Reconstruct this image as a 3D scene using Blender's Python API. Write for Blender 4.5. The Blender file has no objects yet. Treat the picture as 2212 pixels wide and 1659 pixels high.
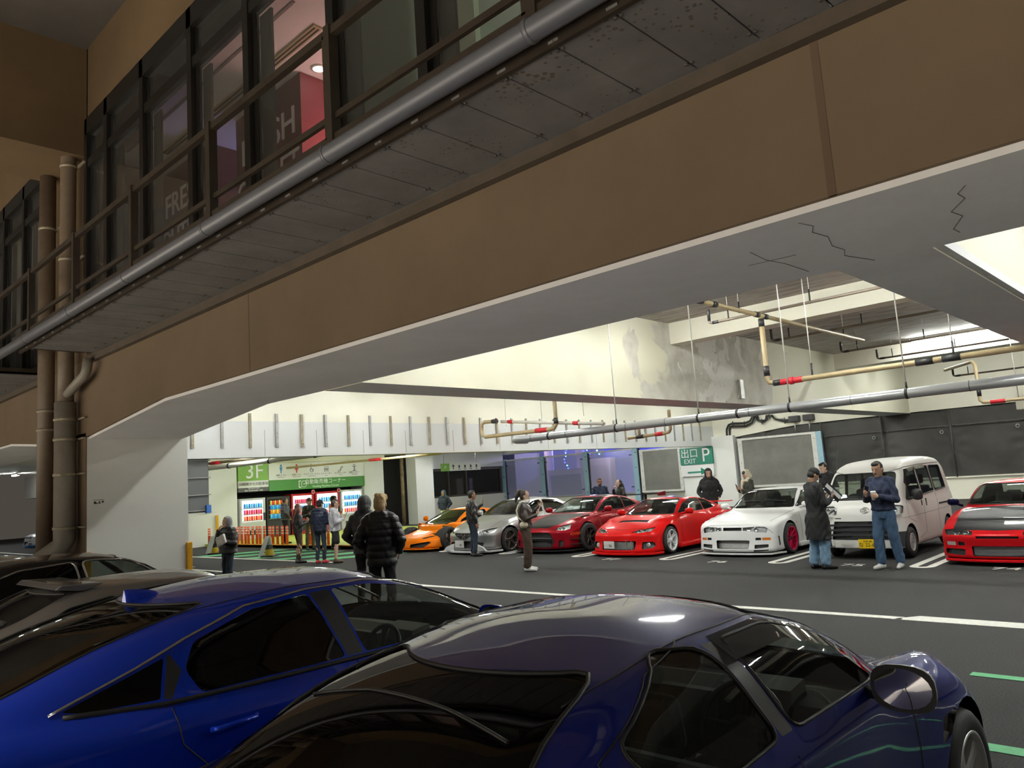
import bpy, bmesh, math, random
import numpy as np
from mathutils import Vector, Matrix
from mathutils.bvhtree import BVHTree

S = bpy.context.scene
COL = S.collection
R = math.radians
PI = math.pi

# ------------------------------------------------------------------ camera
F_PX, YAW, PITCH, ROLL, EYE = 1659.597, -0.756562, 0.127134, -0.0676649, 1.85
_f = Vector((math.sin(YAW) * math.cos(PITCH), math.cos(YAW) * math.cos(PITCH), math.sin(PITCH)))
_r = Vector((math.cos(YAW), -math.sin(YAW), 0))
_u = _r.cross(_f)
_r2 = _r * math.cos(ROLL) + _u * math.sin(ROLL)
_u2 = _u * math.cos(ROLL) - _r * math.sin(ROLL)
cd = bpy.data.cameras.new('camera')
cam = bpy.data.objects.new('camera', cd)
COL.objects.link(cam)
cd.sensor_width = 36
cd.lens = F_PX / 2212 * 36
cd.clip_start = 0.05
cd.clip_end = 400
m3 = Matrix((_r2, _u2, -_f)).transposed()
cam.matrix_world = Matrix.Translation((0, 0, EYE)) @ m3.to_4x4()
S.camera = cam

# ------------------------------------------------------------------ view, world, added floodlights outside
S.view_settings.view_transform = 'Standard'
S.view_settings.look = 'None'
S.view_settings.gamma = 1
S.view_settings.exposure = 0.0
S.view_settings.use_curve_mapping = False
S.cycles.use_denoising = True
S.cycles.max_bounces = 7
S.cycles.diffuse_bounces = 4
S.cycles.glossy_bounces = 4
S.cycles.transmission_bounces = 6
S.cycles.transparent_max_bounces = 12
S.cycles.caustics_reflective = False
S.cycles.caustics_refractive = False
S.cycles.sample_clamp_indirect = 6
W = bpy.data.worlds.new('night')
S.world = W
W.use_nodes = True
W.node_tree.nodes['Background'].inputs[0].default_value = (0.17, 0.15, 0.125, 1)
W.node_tree.nodes['Background'].inputs[1].default_value = 0.40

def lamp(name, kind, loc, power, color, size=0.3, rot=None, size_y=None):
    d = bpy.data.lights.new(name, kind)
    d.energy = power
    d.color = color
    if kind == 'POINT':
        d.shadow_soft_size = size
    if kind == 'AREA':
        d.size = size
        if size_y:
            d.shape = 'RECTANGLE'
            d.size_y = size_y
    o = bpy.data.objects.new(name, d)
    COL.objects.link(o)
    o.location = loc
    if rot:
        o.rotation_euler = rot
    return o

for i, x in enumerate((-30, -18, -6, 6)):     # added unseen floodlights behind the viewer; the pale ground bounces them up
    o = lamp('added_floodlight', 'SPOT', (x, -9.0, 8.5), 24000, (1.0, 0.90, 0.76), 0.3)
    o.data.spot_size = R(120); o.data.spot_blend = 0.6

# ------------------------------------------------------------------ helpers
def lin(r, g, b):
    def c(v):
        v /= 255.0
        return v / 12.92 if v <= 0.04045 else ((v + 0.055) / 1.055) ** 2.4
    return (c(r), c(g), c(b))

MATS = {}
def mat(name, col=(0.5, 0.5, 0.5), rough=0.5, metal=0.0, coat=0.0, emit=None, estr=0.0, spec=0.5, noise=None, bump=None, trans=0.0, alpha=1.0):
    """A procedural material; noise=(scale, amount, detail) mottles the colour, bump=(scale, strength) the surface."""
    if name in MATS:
        return MATS[name]
    m = bpy.data.materials.new(name)
    m.use_nodes = True
    nt = m.node_tree
    b = nt.nodes['Principled BSDF']
    b.inputs['Base Color'].default_value = (*col, 1)
    b.inputs['Roughness'].default_value = rough
    b.inputs['Metallic'].default_value = metal
    b.inputs['Coat Weight'].default_value = coat
    b.inputs['Coat Roughness'].default_value = 0.03
    b.inputs['Specular IOR Level'].default_value = spec
    b.inputs['Transmission Weight'].default_value = trans
    b.inputs['Alpha'].default_value = alpha
    if emit:
        b.inputs['Emission Color'].default_value = (*emit, 1)
        b.inputs['Emission Strength'].default_value = estr
    if noise or bump:
        tc = nt.nodes.new('ShaderNodeTexCoord')
    if noise:
        n = nt.nodes.new('ShaderNodeTexNoise')
        n.inputs['Scale'].default_value = noise[0]
        n.inputs['Detail'].default_value = noise[2] if len(noise) > 2 else 6
        n.inputs['Roughness'].default_value = 0.65
        nt.links.new(tc.outputs['Object'], n.inputs['Vector'])
        r = nt.nodes.new('ShaderNodeValToRGB')
        a = noise[1]
        r.color_ramp.elements[0].position = 0.3
        r.color_ramp.elements[1].position = 0.7
        r.color_ramp.elements[0].color = (*[c * (1 - a) for c in col], 1)
        r.color_ramp.elements[1].color = (*[min(1, c * (1 + a)) for c in col], 1)
        nt.links.new(n.outputs['Fac'], r.inputs['Fac'])
        nt.links.new(r.outputs['Color'], b.inputs['Base Color'])
    if bump:
        n2 = nt.nodes.new('ShaderNodeTexNoise')
        n2.inputs['Scale'].default_value = bump[0]
        n2.inputs['Detail'].default_value = 4
        nt.links.new(tc.outputs['Object'], n2.inputs['Vector'])
        bp = nt.nodes.new('ShaderNodeBump')
        bp.inputs['Strength'].default_value = bump[1]
        bp.inputs['Distance'].default_value = 0.01
        nt.links.new(n2.outputs['Fac'], bp.inputs['Height'])
        nt.links.new(bp.outputs['Normal'], b.inputs['Normal'])
    MATS[name] = m
    return m

def glass_mat(name, tint=None, clear=0.8, rough=0.02, haze=0.15):
    """Thin pane: clear share passes through tinted, the rest mirrors by Fresnel."""
    if name in MATS:
        return MATS[name]
    m = bpy.data.materials.new(name)
    m.use_nodes = True
    nt = m.node_tree
    nt.nodes.remove(nt.nodes['Principled BSDF'])
    out = nt.nodes['Material Output']
    tr = nt.nodes.new('ShaderNodeBsdfTransparent')
    tr.inputs[0].default_value = (*tint, 1)
    gl = nt.nodes.new('ShaderNodeBsdfGlossy')
    gl.inputs['Roughness'].default_value = rough
    df = nt.nodes.new('ShaderNodeBsdfDiffuse')
    df.inputs[0].default_value = (*[t * haze for t in tint], 1)
    lw = nt.nodes.new('ShaderNodeLayerWeight'); lw.inputs[0].default_value = 0.5
    pw = nt.nodes.new('ShaderNodeMath'); pw.operation = 'POWER'; pw.inputs[1].default_value = 4.5
    nt.links.new(lw.outputs['Facing'], pw.inputs[0])
    fr = nt.nodes.new('ShaderNodeMath'); fr.operation = 'MULTIPLY_ADD'; fr.inputs[1].default_value = 0.9; fr.inputs[2].default_value = 0.045
    nt.links.new(pw.outputs[0], fr.inputs[0])
    m1 = nt.nodes.new('ShaderNodeMixShader')
    m1.inputs[0].default_value = clear
    nt.links.new(df.outputs[0], m1.inputs[1])
    nt.links.new(tr.outputs[0], m1.inputs[2])
    m2 = nt.nodes.new('ShaderNodeMixShader')
    nt.links.new(fr.outputs[0], m2.inputs[0])
    nt.links.new(m1.outputs[0], m2.inputs[1])
    nt.links.new(gl.outputs[0], m2.inputs[2])
    nt.links.new(m2.outputs[0], out.inputs[0])
    MATS[name] = m
    return m

def tag(o, label=None, cat=None, group=None, kind=None):
    if label: o['label'] = label
    if cat: o['category'] = cat
    if group: o['group'] = group
    if kind: o['kind'] = kind
    return o

def thing(name, label, cat, loc=(0, 0, 0), rz=0.0, group=None):
    o = bpy.data.objects.new(name, None)
    COL.objects.link(o)
    o.location = loc
    o.rotation_euler = (0, 0, rz)
    o.empty_display_size = 0.2
    return tag(o, label, cat, group)

def link(name, me, m, parent=None, off=None):
    o = bpy.data.objects.new(name, me)
    COL.objects.link(o)
    for x in (m if isinstance(m, (list, tuple)) else [m]):
        if x is not None:
            me.materials.append(x)
    if parent is not None:
        o.parent = parent
    return o

def copy_thing(root, loc, rz=None, label=None, group=None):
    r = root.copy(); COL.objects.link(r)
    r.location = loc
    if rz is not None: r.rotation_euler = (0, 0, rz)
    if label: r['label'] = label
    if group: r['group'] = group
    for ch in list(root.children):
        c = ch.copy(); COL.objects.link(c); c.parent = r
        for g in list(ch.children):
            d = g.copy(); COL.objects.link(d); d.parent = c
    return r

class MB:
    """Collects shapes and links them as one mesh object."""
    def __init__(self, org=(0, 0, 0)):
        self.bm = bmesh.new()
        self.o = Vector(org)
    def vs(self, pts):
        return [self.bm.verts.new(Vector(p) - self.o) for p in pts]
    def face(self, pts, mi=0):
        f = self.bm.faces.new(self.vs(pts)); f.material_index = mi
        return f
    def box(self, x0, x1, y0, y1, z0, z1, mi=0):
        v = self.vs([(x, y, z) for z in (z0, z1) for y in (y0, y1) for x in (x0, x1)])
        for q in ((0, 2, 3, 1), (4, 5, 7, 6), (0, 1, 5, 4), (2, 6, 7, 3), (0, 4, 6, 2), (1, 3, 7, 5)):
            f = self.bm.faces.new([v[i] for i in q]); f.material_index = mi
        return self
    def obox(self, c, ax, ay, az, mi=0):
        """Box by centre and three half-axis vectors."""
        c, ax, ay, az = Vector(c), Vector(ax), Vector(ay), Vector(az)
        v = self.vs([c + ax * i + ay * j + az * k for k in (-1, 1) for j in (-1, 1) for i in (-1, 1)])
        for q in ((0, 2, 3, 1), (4, 5, 7, 6), (0, 1, 5, 4), (2, 6, 7, 3), (0, 4, 6, 2), (1, 3, 7, 5)):
            f = self.bm.faces.new([v[i] for i in q]); f.material_index = mi
        return self
    def prism(self, poly, axis, a, b, mi=0):
        """poly: 2D points; axis 'x' (y,z), 'y' (x,z), 'z' (x,y), run from a to b."""
        def P(p, t):
            return {'x': (t, p[0], p[1]), 'y': (p[0], t, p[1]), 'z': (p[0], p[1], t)}[axis]
        A = self.vs([P(p, a) for p in poly]); B = self.vs([P(p, b) for p in poly])
        n = len(poly)
        fs = [self.bm.faces.new(A), self.bm.faces.new(B[::-1])]
        for i in range(n):
            fs.append(self.bm.faces.new([A[i], B[i], B[(i + 1) % n], A[(i + 1) % n]]))
        for f in fs: f.material_index = mi
        bmesh.ops.recalc_face_normals(self.bm, faces=fs)
        return self
    def tube(self, pts, r, n=10, mi=0, cap=True, closed=False, smooth=True, rs=None):
        pts = [Vector(p) for p in pts]
        rings = []
        N = len(pts)
        up = None
        for i, p in enumerate(pts):
            if closed:
                t = (pts[(i + 1) % N] - pts[i - 1])
            else:
                t = pts[min(i + 1, N - 1)] - pts[max(i - 1, 0)]
            t.normalize()
            if up is None:
                up = t.orthogonal().normalized()
            else:
                up = (up - t * up.dot(t)).normalized()
            s = t.cross(up)
            rr = rs[i] if rs else r
            rings.append(self.vs([p + (up * math.cos(2 * PI * k / n) + s * math.sin(2 * PI * k / n)) * rr for k in range(n)]))
        for i in range(N if closed else N - 1):
            a, b = rings[i], rings[(i + 1) % N]
            for k in range(n):
                f = self.bm.faces.new([a[k], a[(k + 1) % n], b[(k + 1) % n], b[k]])
                f.material_index = mi; f.smooth = smooth
        if cap and not closed:
            for rg in (rings[0][::-1], rings[-1]):
                f = self.bm.faces.new(rg); f.material_index = mi
        return self
    def cyl(self, p0, p1, r0, r1=None, n=20, mi=0):
        return self.tube([p0, p1], r0, n, mi, rs=[r0, r0 if r1 is None else r1])
    def lathe(self, c, axis, prof, n=24, mi=0, smooth=True):
        """prof: (radius, distance along axis) pairs."""
        c = Vector(c); ax = Vector(axis).normalized(); u = ax.orthogonal().normalized(); w = ax.cross(u)
        rings = [self.vs([c + ax * h + (u * math.cos(2 * PI * k / n) + w * math.sin(2 * PI * k / n)) * max(r, 1e-5) for k in range(n)]) for r, h in prof]
        for a, b in zip(rings, rings[1:]):
            for k in range(n):
                f = self.bm.faces.new([a[k], a[(k + 1) % n], b[(k + 1) % n], b[k]])
                f.material_index = mi; f.smooth = smooth
        return self
    def ball(self, c, rx, ry=None, rz=None, nu=14, nv=10, mi=0):
        ry = rx if ry is None else ry; rz = rx if rz is None else rz
        c = Vector(c)
        rings = []
        for j in range(nv + 1):
            th = PI * j / nv
            s = max(math.sin(th), 1e-4)
            rings.append(self.vs([c + Vector((rx * s * math.cos(2 * PI * k / nu), ry * s * math.sin(2 * PI * k / nu), rz * math.cos(th))) for k in range(nu)]))
        for a, b in zip(rings, rings[1:]):
            for k in range(nu):
                f = self.bm.faces.new([a[k], b[k], b[(k + 1) % nu], a[(k + 1) % nu]])
                f.material_index = mi; f.smooth = True
        return self
    def build(self, name, m, parent=None, bevel=0.0, recalc=False):
        me = bpy.data.meshes.new(name)
        if recalc:
            bmesh.ops.recalc_face_normals(self.bm, faces=self.bm.faces)
        self.bm.to_mesh(me); self.bm.free()
        o = link(name, me, m, parent)
        if parent is None:
            o.location = self.o
        if bevel:
            bv = o.modifiers.new('bevel', 'BEVEL'); bv.width = bevel; bv.segments = 2; bv.limit_method = 'ANGLE'
        return o

def text(name, s, size, loc, xdir, ydir, m, parent=None, extrude=0.002, align='CENTER', org=(0, 0, 0), squeeze=1.0):
    """Lettering as a mesh: xdir = reading direction, ydir = up of the letters."""
    cu = bpy.data.curves.new(name, 'FONT')
    cu.body = s; cu.size = size; cu.extrude = extrude
    cu.align_x = align; cu.align_y = 'CENTER'
    cu.resolution_u = 3
    t = bpy.data.objects.new(name, cu); COL.objects.link(t)
    dg = bpy.context.evaluated_depsgraph_get()
    me = bpy.data.meshes.new_from_object(t.evaluated_get(dg))
    bpy.data.objects.remove(t); bpy.data.curves.remove(cu)
    x = Vector(xdir).normalized(); y = Vector(ydir).normalized(); z = x.cross(y)
    M = Matrix.Translation(Vector(loc) - Vector(org)) @ Matrix((x, y, z)).transposed().to_4x4() @ Matrix.Diagonal((squeeze, 1, 1, 1))
    me.transform(M)
    me.materials.clear()
    return link(name, me, m, parent)

def structure(o):
    o['kind'] = 'structure'
    return o
# ------------------------------------------------------------------ materials of the building
TAN = mat('tan_render', (0.165, 0.118, 0.074), 0.85, noise=(0.6, 0.10, 4), bump=(90, 0.08))
TAN_TRIM = mat('tan_trim', (0.085, 0.066, 0.048), 0.8, noise=(3, 0.18))
CREAM = mat('cream_paint', (0.80, 0.775, 0.66), 0.7, noise=(0.5, 0.035, 5))
WHITE = mat('white_paint', (0.80, 0.80, 0.77), 0.7, noise=(0.7, 0.03, 5))
GREYPAINT = mat('grey_white_paint', (0.70, 0.71, 0.71), 0.7, noise=(0.8, 0.04, 5))
SOFFIT = mat('soffit_paint', (0.86, 0.86, 0.88), 0.75, noise=(0.9, 0.06, 6))
CONC = mat('bare_concrete', (0.52, 0.50, 0.46), 0.9, noise=(1.6, 0.28, 8), bump=(30, 0.15))
BLACKMET = mat('black_aluminium', (0.018, 0.017, 0.016), 0.4, 0.3)
BROWNMET = mat('brown_steel', (0.036, 0.027, 0.019), 0.55, 0.2, noise=(3, 0.25))
GALV = mat('galvanised', (0.42, 0.42, 0.41), 0.45, 0.7, noise=(6, 0.2))
RUSTY = mat('weathered_channel', (0.36, 0.32, 0.24), 0.6, 0.4, noise=(9, 0.35))
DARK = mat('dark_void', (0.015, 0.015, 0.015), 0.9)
LINEW = mat('road_paint_white', (0.72, 0.71, 0.66), 0.7, noise=(14, 0.12))
LINEG = mat('road_paint_green', (0.10, 0.46, 0.20), 0.7, noise=(14, 0.15))

def asphalt():
    m = bpy.data.materials.new('asphalt'); m.use_nodes = True
    nt = m.node_tree; b = nt.nodes['Principled BSDF']; b.inputs['Roughness'].default_value = 0.85
    b.inputs['Specular IOR Level'].default_value = 0.12
    tc = nt.nodes.new('ShaderNodeTexCoord')
    def noise(s, d):
        n = nt.nodes.new('ShaderNodeTexNoise'); n.inputs['Scale'].default_value = s; n.inputs['Detail'].default_value = d
        nt.links.new(tc.outputs['Object'], n.inputs['Vector']); return n
    big, fine = noise(0.35, 4), noise(70, 2)
    mx = nt.nodes.new('ShaderNodeMix'); mx.data_type = 'RGBA'; mx.inputs[0].default_value = 0.45
    r1 = nt.nodes.new('ShaderNodeValToRGB'); r1.color_ramp.elements[0].position = 0.3; r1.color_ramp.elements[1].position = 0.75
    r1.color_ramp.elements[0].color = (0.027, 0.027, 0.028, 1); r1.color_ramp.elements[1].color = (0.044, 0.0435, 0.0435, 1)
    r2 = nt.nodes.new('ShaderNodeValToRGB'); r2.color_ramp.elements[0].position = 0.35; r2.color_ramp.elements[1].position = 0.72
    r2.color_ramp.elements[0].color = (0.018, 0.018, 0.019, 1); r2.color_ramp.elements[1].color = (0.085, 0.084, 0.083, 1)
    nt.links.new(big.outputs['Fac'], r1.inputs['Fac']); nt.links.new(fine.outputs['Fac'], r2.inputs['Fac'])
    nt.links.new(r1.outputs['Color'], mx.inputs[6]); nt.links.new(r2.outputs['Color'], mx.inputs[7])
    nt.links.new(mx.outputs[2], b.inputs['Base Color'])
    bp = nt.nodes.new('ShaderNodeBump'); bp.inputs['Strength'].default_value = 0.35; bp.inputs['Distance'].default_value = 0.008
    nt.links.new(fine.outputs['Fac'], bp.inputs['Height']); nt.links.new(bp.outputs['Normal'], b.inputs['Normal'])
    return m

def stained():
    """Cream beam paint with grey flaked patches on the far half of the beam."""
    m = bpy.data.materials.new('flaking_cream_paint'); m.use_nodes = True
    nt = m.node_tree; b = nt.nodes['Principled BSDF']; b.inputs['Roughness'].default_value = 0.75
    tc = nt.nodes.new('ShaderNodeTexCoord'); sp = nt.nodes.new('ShaderNodeSeparateXYZ')
    nt.links.new(tc.outputs['Object'], sp.inputs[0])
    def noise(s, d, dist=0.0):
        n = nt.nodes.new('ShaderNodeTexNoise'); n.inputs['Scale'].default_value = s; n.inputs['Detail'].default_value = d
        n.inputs['Distortion'].default_value = dist
        nt.links.new(tc.outputs['Object'], n.inputs['Vector']); return n.outputs['Fac']
    def mth(op, a, bb):
        n = nt.nodes.new('ShaderNodeMath'); n.operation = op
        for i, v in enumerate((a, bb)):
            if isinstance(v, (int, float)): n.inputs[i].default_value = v
            else: nt.links.new(v, n.inputs[i])
        return n.outputs[0]
    def ramp(f, p0, p1, c0, c1):
        r = nt.nodes.new('ShaderNodeValToRGB'); r.color_ramp.elements[0].position = p0; r.color_ramp.elements[1].position = p1
        r.color_ramp.elements[0].color = (*c0, 1); r.color_ramp.elements[1].color = (*c1, 1)
        nt.links.new(f, r.inputs['Fac']); return r.outputs['Color']
    def mix(f, a, c):
        n = nt.nodes.new('ShaderNodeMix'); n.data_type = 'RGBA'
        nt.links.new(f, n.inputs[0])
        for i, v in ((6, a), (7, c)):
            if isinstance(v, tuple): n.inputs[i].default_value = (*v, 1)
            else: nt.links.new(v, n.inputs[i])
        return n.outputs[2]
    y = sp.outputs['Y']
    d = mth('ABSOLUTE', mth('SUBTRACT', y, 18.6), 0)
    near = mth('SUBTRACT', 1.02, mth('DIVIDE', d, 6.2))                 # 1 in the middle of the damaged stretch
    patch = mth('ADD', near, mth('MULTIPLY', mth('SUBTRACT', noise(0.55, 6, 0.6), 0.5), 1.3))
    pm = ramp(patch, 0.50, 0.53, (0, 0, 0), (1, 1, 1))
    base = ramp(noise(0.4, 5), 0.3, 0.7, (0.80, 0.765, 0.60), (0.84, 0.815, 0.69))
    grey = ramp(noise(2.2, 8), 0.32, 0.7, (0.56, 0.53, 0.46), (0.78, 0.75, 0.68))
    c = mix(pm, base, grey)
    fl = mth('ADD', mth('MULTIPLY', near, 0.62), mth('MULTIPLY', noise(1.3, 5, 1.0), 0.62))
    c = mix(ramp(fl, 0.86, 0.875, (0, 0, 0), (1, 1, 1)), c, (0.88, 0.86, 0.80))
    spk = mth('ADD', mth('MULTIPLY', near, 0.25), noise(9, 3))
    c = mix(ramp(spk, 0.90, 0.93, (0, 0, 0), (1, 1, 1)), c, (0.34, 0.30, 0.25))
    nt.links.new(c, b.inputs['Base Color'])
    return m

def soffit_concrete():
    """Painted slab soffit with board streaks along the slab."""
    m = bpy.data.materials.new('streaked_slab'); m.use_nodes = True
    nt = m.node_tree; b = nt.nodes['Principled BSDF']; b.inputs['Roughness'].default_value = 0.9
    tc = nt.nodes.new('ShaderNodeTexCoord'); mp = nt.nodes.new('ShaderNodeMapping')
    mp.inputs['Scale'].default_value = (0.5, 3.0, 1)
    mp.inputs['Rotation'].default_value = (0, 0, 0.5)
    nt.links.new(tc.outputs['Object'], mp.inputs[0])
    n = nt.nodes.new('ShaderNodeTexNoise'); n.inputs['Scale'].default_value = 2.2; n.inputs['Detail'].default_value = 8; n.inputs['Roughness'].default_value = 0.7
    nt.links.new(mp.outputs[0], n.inputs['Vector'])
    r = nt.nodes.new('ShaderNodeValToRGB'); r.color_ramp.elements[0].position = 0.36; r.color_ramp.elements[1].position = 0.66
    r.color_ramp.elements[0].color = (0.30, 0.275, 0.245, 1); r.color_ramp.elements[1].color = (0.68, 0.66, 0.62, 1)
    nt.links.new(n.outputs['Fac'], r.inputs['Fac']); nt.links.new(r.outputs['Color'], b.inputs['Base Color'])
    return m

def fascia_mat():
    """Cream above, grey-white repainted band below 3.93 m."""
    m = bpy.data.materials.new('two_tone_fascia'); m.use_nodes = True
    nt = m.node_tree; b = nt.nodes['Principled BSDF']; b.inputs['Roughness'].default_value = 0.7
    tc = nt.nodes.new('ShaderNodeTexCoord'); sp = nt.nodes.new('ShaderNodeSeparateXYZ'); nt.links.new(tc.outputs['Object'], sp.inputs[0])
    g = nt.nodes.new('ShaderNodeMath'); g.operation = 'LESS_THAN'; g.inputs[1].default_value = 3.93; nt.links.new(sp.outputs['Z'], g.inputs[0])
    n = nt.nodes.new('ShaderNodeTexNoise'); n.inputs['Scale'].default_value = 0.7; nt.links.new(tc.outputs['Object'], n.inputs['Vector'])
    r = nt.nodes.new('ShaderNodeValToRGB'); r.color_ramp.elements[0].color = (0.74, 0.72, 0.60, 1); r.color_ramp.elements[1].color = (0.84, 0.82, 0.72, 1)
    nt.links.new(n.outputs['Fac'], r.inputs['Fac'])
    mx = nt.nodes.new('ShaderNodeMix'); mx.data_type = 'RGBA'; nt.links.new(g.outputs[0], mx.inputs[0]); nt.links.new(r.outputs['Color'], mx.inputs[6])
    mx.inputs[7].default_value = (0.66, 0.67, 0.67, 1)
    nt.links.new(mx.outputs[2], b.inputs['Base Color'])
    return m

# ------------------------------------------------------------------ ground and car park shell
structure(MB().box(-75, 30, -1.5, 62, -0.3, 0).build('floor', asphalt()))
structure(MB().box(-75, 30, -24, -1.5, -0.3, 0.0).build('floor_reflector', mat('pale_reflector', (0.50, 0.49, 0.46), 0.8, noise=(1, 0.1))))  # unseen pale ground, made up to bounce the floodlights onto the soffits

ZB, Y0, Y1 = 3.59, 5.23, 7.15
prof = [(9, 4.87), (9, ZB), (-12.98, ZB), (-16.71, 3.27), (-18.55, 3.27), (-22.3, ZB), (-42, ZB), (-42, 4.87)]
def beam_front():
    m = MB()
    m.prism([(x, z + 0.05) if z < 4 else (x, z) for x, z in prof], 'y', Y0, Y0 + 0.05)         # painted street side
    m.prism(prof, 'y', Y0 + 0.05, Y1, 1)
    return structure(m.build('beam_front', [TAN, SOFFIT]))
beam_front()
jm = mat('sealant_joint', (0.13, 0.085, 0.055), 0.8)
for x, w in ((-1.82, 0.028), (-9.97, 0.012), (-29.0, 0.012)):
    structure(MB().box(x - w, x + w, Y0 - 0.004, Y0 + 0.02, ZB + 0.05, 4.80).build('trim_1', jm))
structure(MB().box(-16.3, 9, Y0 - 0.10, Y0 + 0.02, 4.76, 4.885).build('trim_2', TAN_TRIM))
structure(MB().box(-42, -18.9, Y0 - 0.10, Y0 + 0.02, 4.76, 4.885).build('trim_3', TAN_TRIM))

cm = MB(); cm.box(-18.55, -16.70, Y0 + 0.02, 7.26, 0, 3.4)
structure(cm.build('column_front', WHITE))
structure(MB().box(-18.55, -16.70, Y0, Y0 + 0.02, 0, 3.4).build('trim_4', TAN))
# stencilled column mark, too small to read in the photograph
mk = mat('stencil_black', (0.03, 0.03, 0.03), 0.7)
t = thing('column_mark', 'small worn black stencil mark on the white column side', 'wall marking', (-16.695, 5.4, 2.0))
mb = MB((-16.695, 5.4, 2.0))
mb.box(-16.70, -16.694, 5.37, 5.57, 2.055, 2.063)
for k, (a, b2, z0, z1) in enumerate(((5.38, 5.42, 1.99, 2.03), (5.40, 5.45, 1.985, 2.0), (5.47, 5.49, 1.985, 2.035), (5.455, 5.50, 1.99, 2.0), (5.53, 5.56, 2.0, 2.035))):
    mb.box(-16.70, -16.694, a, b2, z0, z1)
mb.build('stencil', mk, t)
gy = mat('yellow_guard', (0.72, 0.36, 0.012), 0.5, noise=(8, 0.15))
for y, lab in ((5.26, 'yellow corner guard on the street edge of the white column'), (7.26, 'yellow corner guard on the inner edge of the white column')):
    g = MB((-16.7, y, 0)); g.prism([(-16.78, y - 0.06), (-16.64, y - 0.06), (-16.64, y + 0.06), (-16.78, y + 0.06)], 'z', 0.12, 1.05)
    tag(g.build('corner_guard', gy, bevel=0.015), lab, 'corner guard', 'corner guards on the columns')

# main cross beams, slab, purlins, perimeter
CEIL = 5.5
structure(MB().box(-42, 14, Y1, 36, CEIL, CEIL + 0.3).build('ceiling', soffit_concrete()))
bm_ = MB(); bm_.box(-11.05, -10.0, Y1, 34.9, ZB - 0.01, CEIL)
bm_.bm.faces.ensure_lookup_table()
for f in bm_.bm.faces:
    f.normal_update()
    if f.normal.z < -0.5: f.material_index = 1
structure(bm_.build('beam_middle', [stained(), SOFFIT]))
b2 = MB(); b2.box(-2.53, -1.72, Y1, 34.9, ZB, CEIL); b2.box(-1.72, -1.66, Y1, 34.9, ZB + 0.03, ZB + 0.12, 1)
b2.bm.faces.ensure_lookup_table()
for f in b2.bm.faces:
    f.normal_update()
    if f.normal.z < -0.5: f.material_index = 1
structure(b2.build('beam_right', [CREAM, SOFFIT]))
structure(MB().box(-19.5, -19.1, 7.2, 34.6, 2.97, CEIL).build('beam_left', fascia_mat()))
for i, (x0, x1) in enumerate(((-19.1, -11.05), (-10, -2.53), (-1.66, 9))):
    for j, y in enumerate((16.4, 26.9)):
        structure(MB().box(x0, x1, y, y + 0.5, 4.97, CEIL).build('beam_%d' % (i * 2 + j + 1), CREAM))
per = [(9, CEIL), (9, ZB), (-11.5, ZB + 0.03), (-14.9, ZB), (-17.95, 3.30), (-19.1, 3.30), (-22.5, ZB), (-42, ZB), (-42, CEIL)]
structure(MB().prism(per, 'y', 34.5, 35.3).build('beam_far', CREAM))
structure(MB().box(-20.85, -17.95, 34.25, 35.4, 0, 3.4).build('column_far', WHITE))
structure(MB().box(-2.6, -1.6, 34.35, 35.4, 0, 3.6).build('column_far_right', WHITE))
structure(MB().box(-41, 9, 34.6, 34.85, 0, 0.84).build('wall_far', CREAM))
structure(MB().box(-41, 9, 34.52, 34.9, 0.84, 0.90).build('trim_5', CREAM))

# bracket channels on the fascia, 0.77 m apart
def bracket(i, y):
    b = MB((-19.1, y, 3.23))
    b.box(-19.1, -19.05, y - 0.035, y - 0.022, 3.23, 4.14); b.box(-19.1, -19.05, y + 0.022, y + 0.035, 3.23, 4.14)
    b.box(-19.065, -19.05, y - 0.022, y + 0.022, 3.23, 4.14)
    for z in (3.32, 3.62, 3.92): b.cyl((-19.05, y, z), (-19.03, y, z), 0.014, n=8)
    o = b.build('wall_bracket', GALV if i % 2 else RUSTY)
    return tag(o, 'rusty grey steel channel upright on the cream fascia beam', 'bracket', 'steel channels along the fascia')
ordw = 'first second third fourth fifth sixth seventh eighth ninth tenth eleventh twelfth'.split()
for i in range(33):
    o = bracket(i, 8.42 + 0.775 * i)
    if i < 12:
        o['label'] = 'steel channel on the cream fascia, %s from the white column' % ordw[i]
    elif i >= 21:
        o['label'] = 'short-looking steel channel on the fascia, %s from the exit column' % ordw[32 - i]
    else:
        o['label'] = 'steel channel on the middle of the fascia, %s past the twelfth from the white column' % ordw[i - 12]
for y in (10.4, 12.0, 13.6, 15.2, 17.2, 19.4, 22.0, 25):
    structure(MB().box(-19.1, -19.094, y - 0.008, y + 0.008, 3.0, 3.7).build('trim_6', mat('hairline_joint', (0.42, 0.41, 0.39), 0.9)))

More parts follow.
